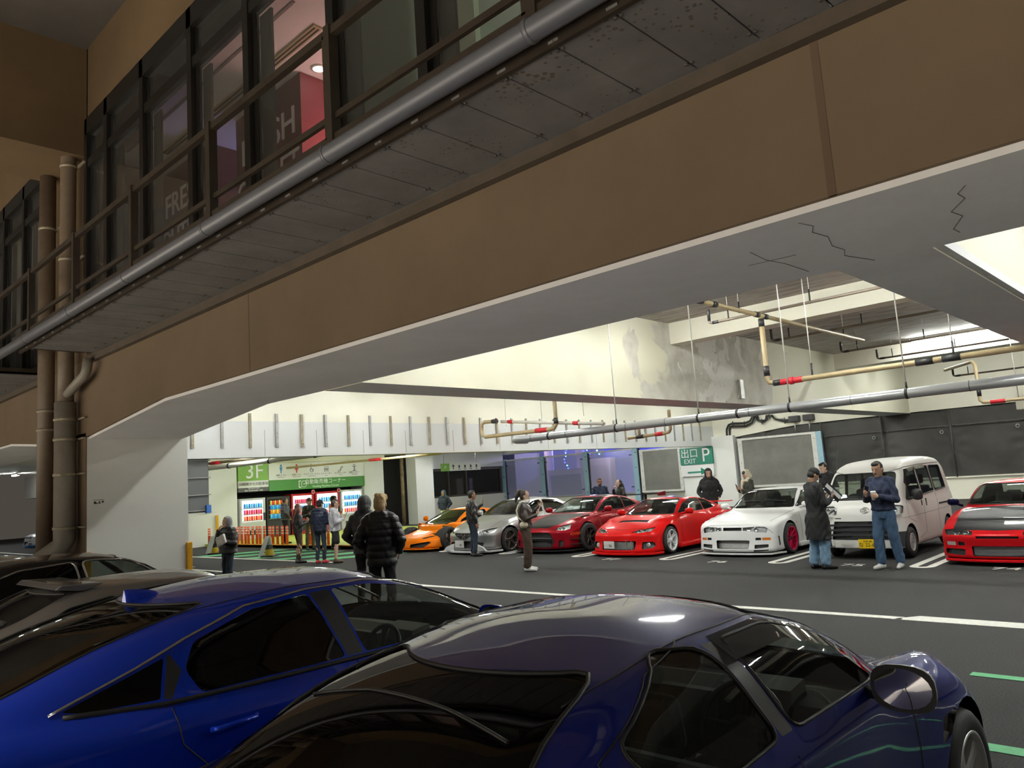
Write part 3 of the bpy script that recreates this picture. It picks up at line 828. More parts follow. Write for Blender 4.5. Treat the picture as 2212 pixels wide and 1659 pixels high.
class Car:
    def __init__(self, sp, label, group=None):
        self.sp = sp
        self.root = thing(sp.get('name', 'car'), label, sp.get('cat', 'car'), group=group)
        self.body()
    # ---- implicit body
    def field(self, X, Y, Z):
        s = self.sp; ay = np.abs(Y); w = self.W(X); u = ay / w
        side = w - self.Sz(Z)
        for (xw, amp, ln, zc, zl) in s.get('flare', ()):
            side = side + amp * np.exp(-((X - xw) / ln) ** 2) * np.exp(-((Z - zc) / zl) ** 2)
        zt = self.H(X) - s.get('crown', 0.05) * u ** 2
        for (xw, yw, amp, lx, ly) in s.get('hump', ()):
            zt = zt + amp * np.exp(-((X - xw) / lx) ** 2) * np.exp(-((ay - yw) / ly) ** 2)
        f = smax(ay - side, (Z - zt) * 0.95, s.get('kshoulder', 0.08))
        fr = X - (s['xf'] - self.Fz(Z) - s.get('kf', 0.22) * u ** s.get('pf', 3.0))
        rr = (s['xr'] + self.Rz(Z) + s.get('kr', 0.15) * u ** 3.0) - X
        f = smax(f, fr * 0.9, s.get('knose', 0.07)); f = smax(f, rr * 0.9, s.get('ktail', 0.07))
        f = smax(f, s['z0'] - Z, 0.03)
        g = smax((Z - (self.G(X) - s.get('gcrown', 0.05) * (ay / 0.6) ** 2)) * s.get('gc', 0.8), ay - (self.WG(X) - s.get('tb', 0.45) * np.maximum(Z - s['zbelt'], -0.04)), s.get('krail', 0.09))
        g = np.maximum(g, s['zbelt'] - 0.22 - Z)
        return smin(f, g, s.get('kbelt', 0.035))
    def body(self):
        s = self.sp
        self.H = pch(s['H']); self.W = pch(s['W']); self.Sz = pch(s['Sz']); self.Fz = pch(s['Fz']); self.Rz = pch(s['Rz'])
        self.G = pch(s['G'], ext=3.0); self.WG = pch(s['WG'])
        nm, ne, nt = s.get('res', (60, 26, 100))
        zs = s.get('zs', 0.45); xa, xb = s['xr'] + 0.55, s['xf'] - 0.55
        th = np.linspace(0, 2 * PI, nt, endpoint=False)
        rows = []
        for k in range(ne): rows.append((xa, -PI / 2 * (1 - (k + 0.5) / ne)))
        for k in range(nm): rows.append((xa + (xb - xa) * k / (nm - 1), 0.0))
        for k in range(ne): rows.append((xb, PI / 2 * (k + 0.5) / ne))
        rows = np.array(rows); nr = len(rows)
        ox = np.repeat(rows[:, 0], nt); ph = np.repeat(rows[:, 1], nt); t2 = np.tile(th, nr)
        dx = np.sin(ph); dy = np.cos(ph) * np.sin(t2); dz = np.cos(ph) * np.cos(t2)
        lo = np.zeros_like(ox); hi = np.full_like(ox, 2.6); found = np.zeros(ox.shape, bool)
        prev = np.zeros_like(ox)
        for t in np.linspace(0.06, 2.6, 44):
            v = self.field(ox + dx * t, dy * t, zs + dz * t)
            new = (~found) & (v > 0)
            hi[new] = t; lo[new] = prev[new]; found |= new; prev = np.where(found, prev, t)
        for _ in range(18):
            mid = (lo + hi) / 2; v = self.field(ox + dx * mid, dy * mid, zs + dz * mid)
            hi = np.where(v > 0, mid, hi); lo = np.where(v > 0, lo, mid)
        P = np.stack([ox + dx * hi, dy * hi, zs + dz * hi], 1)
        verts = [tuple(p) for p in P]
        faces = []
        for i in range(nr - 1):
            for j in range(nt):
                faces.append((i * nt + j, i * nt + (j + 1) % nt, (i + 1) * nt + (j + 1) % nt, (i + 1) * nt + j))
        def cap(x0, sx, base, flip):
            t = 2.6; a, b = 0.0, 2.6
            for _ in range(24):
                mid = (a + b) / 2
                v = self.field(np.array([x0 + sx * mid]), np.array([0.0]), np.array([zs]))[0]
                a, b = (a, mid) if v > 0 else (mid, b)
            verts.append((x0 + sx * b, 0, zs)); c = len(verts) - 1
            for j in range(nt):
                q = (c, base + (j + 1) % nt, base + j)
                faces.append(q if flip else q[::-1])
        cap(xa, -1, 0, True); cap(xb, 1, (nr - 1) * nt, False)
        me = bpy.data.meshes.new('tmp'); me.from_pydata(verts, [], faces); me.update()
        bm = bmesh.new(); bm.from_mesh(me); bpy.data.meshes.remove(me)
        bmesh.ops.recalc_face_normals(bm, faces=bm.faces); bm.normal_update()
        self.bm = bm
        self.pl = bm.faces.layers.int.new('part')
        self.bvh = BVHTree.FromBMesh(bm)
        bm.faces.ensure_lookup_table()
        self.fv = [[(v.co.copy(), v.normal.copy()) for v in f.verts] for f in bm.faces]
        self.npid = 1; self.names = {}
    def surf(self, p, d):
        """Point and normal where a ray from outside along -d meets the body."""
        d = Vector(d).normalized()
        r = self.bvh.ray_cast(Vector(p) + d * 3, -d)
        return (r[0], r[1]) if r[0] is not None else (Vector(p), d)
    def nrm(self, co):
        loc, n, idx, dist = self.bvh.find_nearest(co)
        if idx is None: return Vector((0, 0, 1))
        a = Vector((0, 0, 0))
        for v, vn in self.fv[idx]: a += vn / ((v - co).length + 1e-4)
        return a.normalized()
    # ---- cutting
    def cut(self, pts, axis, reach=0.9, mind=0.05):
        """Split the skin along a convex prism; returns the id of the faces inside."""
        pts = [Vector(p) for p in pts]; ax = Vector(axis).normalized(); c = sum(pts, Vector()) / len(pts)
        planes = []
        for p, q in zip(pts, pts[1:] + pts[:1]):
            if (q - p).length < 1e-5: continue
            n = (q - p).cross(ax)
            if n.length < 1e-7: continue
            n.normalize()
            if n.dot(c - p) > 0: n = -n
            planes.append((p, n))
        L = self.pl
        cand = []
        for f in self.bm.faces:
            if f[L] != 0 or f.normal.dot(ax) < mind: continue
            if abs((f.calc_center_median() - c).dot(ax)) > reach: continue
            if any(all((v.co - p).dot(n) > 1e-6 for v in f.verts) for p, n in planes): continue
            cand.append(f)
        for p, n in planes:
            if not cand: break
            es = set(); vs = set()
            for f in cand:
                es.update(f.edges); vs.update(f.verts)
            r = bmesh.ops.bisect_plane(self.bm, geom=list(cand) + list(es) + list(vs), dist=1e-5, plane_co=p, plane_no=n)
            cand = [f for f in r['geom'] if isinstance(f, bmesh.types.BMFace) and f.is_valid and (f.calc_center_median() - p).dot(n) < 0]
        pid = self.npid; self.npid += 1
        for f in cand: f[L] = pid
        return pid
    def faces(self, pid):
        return [f for f in self.bm.faces if f[self.pl] == pid]
    def mesh_of(self, faces, name, m, parent, push=0.0, keep=True, smooth=True):
        vm = {}; vs = []; ns = []; fs = []
        for f in faces:
            ids = []
            for v in f.verts:
                if v not in vm:
                    n = self.nrm(v.co); vm[v] = len(vs); vs.append(v.co - n * push); ns.append(n)
                ids.append(vm[v])
            fs.append(ids)
        me = bpy.data.meshes.new(name); me.from_pydata(vs, [], fs); me.update()
        if smooth and len(fs):
            me.polygons.foreach_set('use_smooth', [True] * len(me.polygons))
            me.normals_split_custom_set_from_vertices(ns)
        return link(name, me, m, parent)
    def loops(self, faces):
        """Ordered boundary loops of a face set."""
        S_ = set(faces); nx = {}
        for f in faces:
            for lp in f.loops:
                e = lp.edge
                if sum(1 for g in e.link_faces if g in S_) == 1:
                    nx[lp.vert] = lp.link_loop_next.vert
        out = []
        while nx:
            a, b = next(iter(nx.items())); loop = [a]
            nx.pop(a)
            while b in nx and b is not a:
                loop.append(b); b = nx.pop(b)
            out.append(loop)
        return out
    def pane(self, pid, name, m, trim=None, tr=0.007, parent=None):
        fs = self.faces(pid)
        if not fs: return None
        o = self.mesh_of(fs, name, m, parent or self.root, push=0.004)
        if trim:
            b = MB()
            for lp in self.loops(fs):
                if len(lp) > 6: b.tube([v.co.copy() for v in lp], tr, 6, closed=True)
            b.build('window_trim', trim, o)
        return o
    def recess(self, pid, name, depth, axis, m_back, m_wall, lens=None, parent=None):
        fs = self.faces(pid)
        if not fs: return None
        ax = Vector(axis).normalized(); b = bmesh.new(); vm = {}
        for f in fs:
            q = []
            for v in f.verts:
                if v not in vm: vm[v] = b.verts.new(v.co - ax * depth)
                q.append(vm[v])
            b.faces.new(q)
        for lp in self.loops(fs):
            top = [b.verts.new(v.co) for v in lp]; n = len(lp)
            for i in range(n):
                try:
                    f = b.faces.new([top[i], top[(i + 1) % n], vm[lp[(i + 1) % n]], vm[lp[i]]]); f.material_index = 1
                except ValueError: pass
        bmesh.ops.recalc_face_normals(b, faces=b.faces)
        me = bpy.data.meshes.new(name); b.to_mesh(me); b.free()
        o = link(name, me, [m_back, m_wall], parent or self.root)
        if lens: self.mesh_of(fs, 'lens', lens, o, push=0.002)
        return o
    def patch(self, pid, name, m, parent=None, push=0.0):
        fs = self.faces(pid)
        return self.mesh_of(fs, name, m, parent or self.root, push=push) if fs else None
    def seam(self, b, pts, axis, r=0.0035, step=0.05):
        """Panel gap drawn along the skin."""
        pts = [Vector(p) for p in pts]; path = []
        for p, q in zip(pts, pts[1:]):
            n = max(1, int((q - p).length / step))
            for k in range(n): path.append(p.lerp(q, k / n))
        path.append(pts[-1])
        b.tube([self.surf(p, axis)[0] for p in path], r, 5)
    # ---- wheels
    def arch(self, xw, zw, ra, yin=0.48):
        for sd in (1, -1):
            pts = [(xw + ra * math.cos(2 * PI * k / 32), sd, max(zw + ra * math.sin(2 * PI * k / 32), -0.2)) for k in range(32)]
            pid = self.cut(pts, (0, sd, 0), reach=0.42, mind=-0.2)
            fs = [f for f in self.faces(pid)]
            for f in fs: f[self.pl] = -1
    def liner(self, xw, zw, ra):
        b = MB(); w = float(self.W(np.array([xw]))[0]); ra = ra - 0.012
        for sd in (1, -1):
            n = 20; o_, i_ = [], []
            for k in range(n + 1):
                a = -0.35 + (PI + 0.7) * k / n
                z = max(zw + ra * math.sin(a), self.sp['z0'] + 0.0)
                o_.append((xw + ra * math.cos(a), sd * (w - 0.05), z)); i_.append((xw + ra * math.cos(a), sd * (w - 0.33), z))
            O = b.vs(o_); I = b.vs(i_)
            for k in range(n): b.bm.faces.new([O[k], O[k + 1], I[k + 1], I[k]])
            b.bm.faces.new(I)
        b.build('arch_liner', RUB, self.root)
    def wheels(self, spots, r, width, rim_r, style, m_rim, m_lip=None, spokes=5, caliper=None, hub=None):
        first = {}
        for xw, yw, steer in spots:
            sd = 1 if yw > 0 else -1
            w = thing('wheel', None, None); w.parent = self.root; w.location = (xw, yw, r)
            w.rotation_euler = (0, 0, (0 if sd > 0 else PI) + steer)
            key = 'w'
            if key in first:
                for ch in first[key].children:
                    c = ch.copy(); COL.objects.link(c); c.parent = w
                continue
            first[key] = w
            h = width / 2
            MB().lathe((0, 0, 0), (0, 1, 0), [(rim_r, -h), (r - 0.03, -h), (r - 0.008, -h + 0.02), (r, -h + 0.05), (r, h - 0.05), (r - 0.008, h - 0.02), (r - 0.03, h), (rim_r + 0.03, h + 0.004), (rim_r, h - 0.006)], 40).build('tyre', TYRE, w)
            b = MB(); rr = rim_r
            b.lathe((0, 0, 0), (0, 1, 0), [(rr, h - 0.004), (rr, h), (rr - 0.012, h + 0.002), (rr - 0.022, h - 0.015), (rr - 0.03, -h), (rr - 0.01, -h)], 40, mi=1)
            yo = h - 0.02
            for k in range(spokes):
                a = 2 * PI * k / spokes
                if style == 'multi':
                    segs = [(0.045, a, 0.010), (rr - 0.02, a + 0.02, 0.011)]
                    self._spoke(b, segs, yo, 0.03)
                elif style == 'twin':
                    for da in (-0.16, 0.16): self._spoke(b, [(0.05, a + da * 0.6, 0.012), (rr - 0.015, a + da, 0.012)], yo, 0.03)
                elif style == 'y':
                    self._spoke(b, [(0.04, a, 0.02), (rr * 0.55, a, 0.016)], yo, 0.03)
                    for da in (-0.24, 0.24): self._spoke(b, [(rr * 0.5, a, 0.014), (rr - 0.015, a + da, 0.012)], yo, 0.028)
                else:
                    self._spoke(b, [(0.05, a, 0.040), (rr * 0.55, a, 0.030), (rr - 0.012, a, 0.042)], yo, 0.035)
            b.lathe((0, 0, 0), (0, 1, 0), [(0.0, yo - 0.005), (0.032, yo - 0.006), (0.038, yo - 0.015), (0.07, yo - 0.02), (0.075, yo - 0.06)], 20)
            for k in range(5):
                a = 2 * PI * (k + 0.5) / 5; b.cyl((0.052 * math.cos(a), yo - 0.03, 0.052 * math.sin(a)), (0.052 * math.cos(a), yo - 0.008, 0.052 * math.sin(a)), 0.008, n=6)
            b.build('rim', [m_rim, m_lip or m_rim], w)
            d = MB(); d.lathe((0, 0, 0), (0, 1, 0), [(0.0, 0.0), (rr * 0.80, 0.0), (rr * 0.80, -0.025), (0.0, -0.025)], 32)
            d.lathe((0, 0, 0), (0, 1, 0), [(0.0, -h * 0.6), (rr, -h * 0.6)], 32)
            if caliper:
                d.obox((rr * 0.62, 0.02, 0.02), (0.04, 0, 0), (0, 0.03, 0), (0, 0, 0.10), 1)
            d.build('brake', [STEELDISC, caliper or STEELDISC], w)
    def _spoke(self, b, segs, y, th):
        """segs: (radius, angle, half width) along a spoke."""
        A = []
        for r_, a, hw in segs:
            c, s_ = math.cos(a), math.sin(a); px, pz = -s_, c
            dip = 0.018 * (1 - r_ / segs[-1][0])
            A.append(b.vs([(r_ * c + px * hw * k, y - dip - dy, r_ * s_ + pz * hw * k) for k, dy in ((-1, 0.008), (-0.6, 0), (0.6, 0), (1, 0.008), (1, th), (-1, th))]))
        for p, q in zip(A, A[1:]):
            for k in range(6): b.bm.faces.new([p[k], p[(k + 1) % 6], q[(k + 1) % 6], q[k]])
        b.bm.faces.new(A[-1]); b.bm.faces.new(A[0][::-1])
    # ---- finish
    def finish(self, m_body, name='body'):
        fs = [f for f in self.bm.faces if f[self.pl] == 0]
        o = self.mesh_of(fs, name, m_body, self.root)
        return o
    def interior(self, x_dash, x_seat, rhd_sign, m_seat=SEAT, rear=True, yseat=0.36, zc=0.30, dz=0.0, floor=True, m_dash=None, headrest=True):
        """rhd_sign: -1 for a right-hand-drive steering wheel (car's right is -y)."""
        if floor:
            b = MB(); b.box(x_seat - 1.2, x_dash + 0.2, -0.66, 0.66, 0.2, 0.28); b.box(x_seat - 0.6, x_dash, -0.09, 0.09, 0.28, 0.5); b.build('cabin_floor', SEAT, self.root)
        d = MB()
        prof = [(x_dash + 0.45, 0.55 + dz), (x_dash + 0.45, 0.84 + dz), (x_dash + 0.15, 0.90 + dz), (x_dash, 0.86 + dz), (x_dash - 0.03, 0.75 + dz), (x_dash + 0.06, 0.55 + dz)]
        d.prism(prof, 'y', -0.66, 0.66); d.box(x_dash - 0.05, x_dash + 0.0, -0.14, 0.14, 0.72 + dz, 0.88 + dz)
        d.prism([(x_dash + 0.1, 0.86 + dz), (x_dash + 0.08, 0.95 + dz), (x_dash - 0.06, 0.93 + dz), (x_dash - 0.06, 0.86 + dz)], 'y', rhd_sign * yseat - 0.16, rhd_sign * yseat + 0.16)
        d.build('dashboard', m_dash or DASH, self.root)
        s = MB(); c = Vector((x_dash - 0.20, rhd_sign * yseat, 0.80 + dz)); ax = Vector((-0.9, 0, 0.43)).normalized(); u = Vector((0, 1, 0)); v = ax.cross(u)
        s.tube([c + (u * math.cos(2 * PI * k / 28) + v * math.sin(2 * PI * k / 28)) * 0.18 for k in range(28)], 0.015, 8, closed=True)
        for a in (0, PI, PI * 1.5): s.tube([c, c + (u * math.cos(a) + v * math.sin(a)) * 0.18], 0.014, 6)
        s.ball(c, 0.05); s.tube([c, c - ax * 0.3], 0.03, 8)
        s.build('steering_wheel', PLAST, self.root)
        rows = [x_seat] + ([x_seat - 0.85] if rear else [])
        for xs in rows:
            for y in (-yseat, yseat):
                b = MB()
                b.prism([(xs - 0.02, zc), (xs + 0.52, zc + 0.02), (xs + 0.50, zc + 0.20), (xs, zc + 0.16)], 'y', y - 0.25, y + 0.25)
                b.prism([(xs, zc + 0.08), (xs + 0.14, zc + 0.12), (xs - 0.04, zc + 0.60 + dz), (xs - 0.16, zc + 0.62 + dz), (xs - 0.13, zc + 0.2)], 'y', y - 0.24, y + 0.24)
                b.prism([(xs - 0.17, zc + 0.66 + dz), (xs - 0.06, zc + 0.64 + dz), (xs - 0.10, zc + 0.84 + dz), (xs - 0.19, zc + 0.84 + dz)], 'y', y - 0.13, y + 0.13)
                b.build('seat', m_seat, self.root, bevel=0.035)
    def mirror(self, p, m, sd, size=(0.09, 0.12, 0.075), arm=None, glass=True):
        """Door mirror: shell, glass toward the rear (-x) and an arm to the door."""
        x, y, z = p; sx, sy, sz = size
        r = MB()
        pr = []
        for k in range(9):
            t = k / 8; a = t * PI / 2
            pr.append((math.cos(a), math.sin(a)))
        n = 20; rings = []
        for cz, sn in [(1.0, 0.0)] + pr:
            rings.append(r.vs([(x + sx * sn, y + sy * cz * (abs(math.cos(q)) ** 0.7) * (1 if math.cos(q) > 0 else -1), z + sz * cz * (abs(math.sin(q)) ** 0.7) * (1 if math.sin(q) > 0 else -1)) for q in [2 * PI * i / n for i in range(n)]]))
        for a, b in zip(rings, rings[1:]):
            for i in range(n):
                f = r.bm.faces.new([a[i], a[(i + 1) % n], b[(i + 1) % n], b[i]]); f.smooth = True
        r.bm.faces.new(rings[0])
        q = arm or (x + 0.02, y - sd * 0.14, z - 0.06)
        r.tube([q, (x + 0.03, y - sd * sy * 0.6, z - sz * 0.5)], 0.025, 8)
        bmesh.ops.recalc_face_normals(r.bm, faces=r.bm.faces)
        o = r.build('mirror', m, self.root)
        if glass:
            g = MB(); g.lathe((x - 0.002, y, z), (-1, 0, 0), [(1.0, 0), (0.0, 0.002)], 20)
            for v in g.bm.verts:
                v.co.y = y + (v.co.y - y) * sy * 0.88; v.co.z = z + (v.co.z - z) * sz * 0.85
            g.build('mirror_glass', MIRG, o)
        return o
    def plate(self, c, n, m_plate, m_ink, top, main, w=0.33, h=0.165, size=0.085):
        """Licence plate at c facing n (horizontal)."""
        c, n = Vector(c), Vector(n).normalized(); x = Vector((0, 0, 1)).cross(n); z = Vector((0, 0, 1))
        b = MB(); b.obox(c, x * w / 2, z * h / 2, n * 0.006); o = b.build('licence_plate', m_plate, self.root, bevel=0.004)
        if top: text('plate_lettering', top, h * 0.26, c + z * h * 0.27 + n * 0.007, x, z, m_ink, o, 0.0006)
        if main: text('plate_lettering', main, h * 0.55, c - z * h * 0.14 + n * 0.007, x, z, m_ink, o, 0.0006)
        return o
    def place(self, x, y, rz, z=0.0):
        self.root.location = (x, y, z); self.root.rotation_euler = (0, 0, rz)
        self.bm.free()
    def side_windows(self, polys, m, trim, tr=0.007, r=0.05, sides=(1, -1)):
        for nm, pl, mm in polys:
            for sd in sides:
                pid = self.cut([(p.x, sd, p.y) for p in rpoly(pl, r)], (0, sd, 0), reach=1.2, mind=0.1)
                self.pane(pid, nm, mm or m, trim, tr)
    def screen(self, name, poly, sx, m, trim, r=0.06, tr=0.008, x0=0.0, mind=0.12):
        pid = self.cut([(x0, p.x, p.y) for p in rpoly(poly, r)], (sx, 0, 0), reach=1.3, mind=mind)
        return self.pane(pid, name, m, trim, tr)
# ------------------------------------------------------------------ near row, noses away from the viewer
def rx():
    BLUE = paint('deep_blue_paint', (0.012, 0.022, 0.22), 0.3, 0.38, 1.0)
    sp = dict(name='sports_coupe', xf=2.20, xr=-2.22, z0=0.15, zs=0.5, zbelt=0.92, res=(96, 40, 150),
              H=[(-2.22, 0.93), (-1.9, 0.985), (-1.4, 0.975), (-0.6, 0.94), (0.3, 0.93), (0.85, 0.925), (1.35, 0.86), (1.8, 0.76), (2.2, 0.62)],
              W=[(-2.3, 0.80), (-1.7, 0.865), (-1.2, 0.882), (-0.5, 0.845), (0.4, 0.845), (1.2, 0.885), (1.7, 0.865), (2.3, 0.78)],
              Sz=[(0.1, 0.06), (0.3, 0.02), (0.55, 0.0), (0.75, 0.012), (0.9, 0.045), (1.1, 0.1)],
              Fz=[(0.1, 0.08), (0.3, 0.0), (0.5, 0.02), (0.7, 0.22), (0.9, 0.5)], Rz=[(0.1, 0.15), (0.4, 0.0), (0.7, 0.02), (0.95, 0.10), (1.1, 0.3)],
              G=[(-1.95, 0.93), (-1.6, 1.06), (-1.2, 1.20), (-0.8, 1.285), (-0.35, 1.335), (0.0, 1.335), (0.3, 1.285), (0.6, 1.165), (0.95, 0.955), (1.1, 0.86)],
              WG=[(-2.0, 0.57), (-1.5, 0.655), (-1.2, 0.715), (-0.85, 0.785), (-0.2, 0.815), (0.5, 0.80), (1.0, 0.72)], tb=0.44, gcrown=0.06, krail=0.10, kbelt=0.06,
              crown=0.045, kf=0.35, kr=0.22, kshoulder=0.10, knose=0.12, ktail=0.10,
              flare=[(1.35, 0.045, 0.42, 0.55, 0.28), (-1.35, 0.04, 0.45, 0.55, 0.30)],
              hump=[(1.38, 0.74, 0.085, 0.42, 0.13), (1.9, 0.66, 0.03, 0.3, 0.13)])
    c = Car(sp, 'glossy dark blue coupe with black mirror, nearest the viewer')
    for xw in (1.35, -1.35): c.arch(xw, 0.34, 0.375)
    c.screen('windscreen', [(-0.70, 0.96), (0.70, 0.96), (0.54, 1.285), (-0.54, 1.285)], 1, CGC, RUB)
    c.screen('rear_window', [(-0.66, 0.985), (-0.3, 0.955), (0.3, 0.955), (0.66, 0.985), (0.50, 1.25), (-0.50, 1.25)], -1, CGD, RUB, r=0.08, x0=-1.6, mind=0.02)
    c.side_windows([('rear_side_window', [(-0.28, 0.965), (-0.42, 1.265), (-0.60, 1.275), (-1.0, 1.11), (-0.88, 0.965), (-0.70, 0.935)], None),
                    ('front_side_window', [(-0.17, 0.965), (0.64, 0.955), (0.36, 1.175), (0.05, 1.265), (-0.31, 1.265)], CGC)], CG, RUB, r=0.06)
    for sd in (1, -1):
        pid = c.cut([(p.x, sd, p.y) for p in rpoly([(-0.265, 0.965), (-0.185, 0.965), (-0.325, 1.265), (-0.405, 1.265)], 0.01)], (0, sd, 0), reach=1.2); c.patch(pid, 'pillar_panel', PLAST)
        pid = c.cut(rpoly([(1.0, sd, 0.60), (1.24, sd, 0.66), (1.22, sd, 0.71), (1.06, sd, 0.70)], 0.02), (0, sd, 0)); c.recess(pid, 'fender_vent', 0.03, (0, sd, 0), PLAST, CHROME)
        pid = c.cut([(2.0, sd * p.x, p.y) for p in rpoly([(0.42, 0.60), (0.80, 0.63), (0.78, 0.72), (0.50, 0.68)], 0.03)], (1, sd * 0.3, 0.3)); c.recess(pid, 'headlight', 0.05, (1, 0, 0), REFL, PLAST, LENS)
        pid = c.cut([(-2.1, sd * p.x, p.y) for p in rpoly([(0.45, 0.80), (0.80, 0.80), (0.80, 0.93), (0.50, 0.92)], 0.03)], (-1, sd * 0.2, 0)); c.patch(pid, 'tail_light', REDL)
    b = MB()
    for sd in (1, -1):
        c.seam(b, [(-0.23, sd, 0.90), (-0.10, sd, 0.60), (-0.10, sd, 0.25)], (0, sd, 0))
        c.seam(b, [(0.82, sd, 0.80), (0.80, sd, 0.55), (0.78, sd, 0.25)], (0, sd, 0))
        c.seam(b, [(-0.44, sd, 1.285), (-0.72, sd, 1.235), (-1.07, sd, 1.09), (-1.05, sd, 1.02), (-0.90, sd, 0.86), (-0.78, sd, 0.62), (-0.74, sd, 0.25)], (0, sd, 0))
        c.seam(b, [(-1.02, sd * 0.505, 1.25), (-0.8, sd * 0.53, 1.3), (-0.2, sd * 0.545, 1.3), (0.3, sd * 0.53, 1.3)], (0, 0, 1))
        c.seam(b, [(0.9, sd * 0.60, 1), (1.5, sd * 0.58, 1), (2.0, sd * 0.5, 1)], (0, 0, 1))
    c.seam(b, [(-1.22, -0.48, 1.3), (-1.19, -0.2, 1.3), (-1.18, 0.2, 1.3), (-1.22, 0.48, 1.3)], (0, 0, 1), 0.006)
    b.build('panel_gap', RUB, c.root)
    for sd in (1, -1):                               # smoked rain visors over the front windows
        v = MB(); pts = [(-0.33, 1.275), (0.04, 1.278), (0.36, 1.19), (0.62, 1.0)]
        hi, lo = [], []
        for p, q in zip(pts, pts[1:]):
            for k in range(6):
                t = k / 6; x, z = p[0] + (q[0] - p[0]) * t, p[1] + (q[1] - p[1]) * t
                s_, n = c.surf((x, sd, z), (0, sd, 0)); s2, n2 = c.surf((x - 0.02, sd, z - 0.075), (0, sd, 0))
                hi.append(s_ + n * 0.004); lo.append(s2 + n2 * 0.028)
        H_ = v.vs(hi); L_ = v.vs(lo)
        for k in range(len(hi) - 1):
            f = v.bm.faces.new([H_[k], H_[k + 1], L_[k + 1], L_[k]]); f.smooth = True
        v.build('rain_visor', glass_mat('smoked_acrylic', (0.16, 0.14, 0.13), 0.75), c.root)
    h = MB()
    for sd in (1, -1):
        s_, n = c.surf((-0.02, sd, 0.72), (0, sd, 0))
        h.obox(s_ + Vector((0, sd * 0.012, 0)), (0.10, 0, 0.008), (0, 0.012, 0), (0, 0, 0.016))
    h.build('door_handle', BLUE, c.root, bevel=0.006)
    for sd in (1, -1): c.mirror((0.34, sd * 0.985, 1.0), PLAST, sd, (0.10, 0.115, 0.085), arm=(0.50, sd * 0.80, 0.93))
    c.liner(1.35, 0.34, 0.375); c.liner(-1.35, 0.34, 0.375)
    c.wheels([(1.35, -0.80, 0), (1.35, 0.80, 0), (-1.35, -0.80, 0), (-1.35, 0.80, 0)], 0.33, 0.225, 0.235, 'spoke', ALLOY, spokes=5)
    c.interior(0.48, -0.25, -1, yseat=0.35, zc=0.26, dz=-0.02)
    c.finish(BLUE)
    c.place(-2.03, 2.75, PI / 2)
rx()

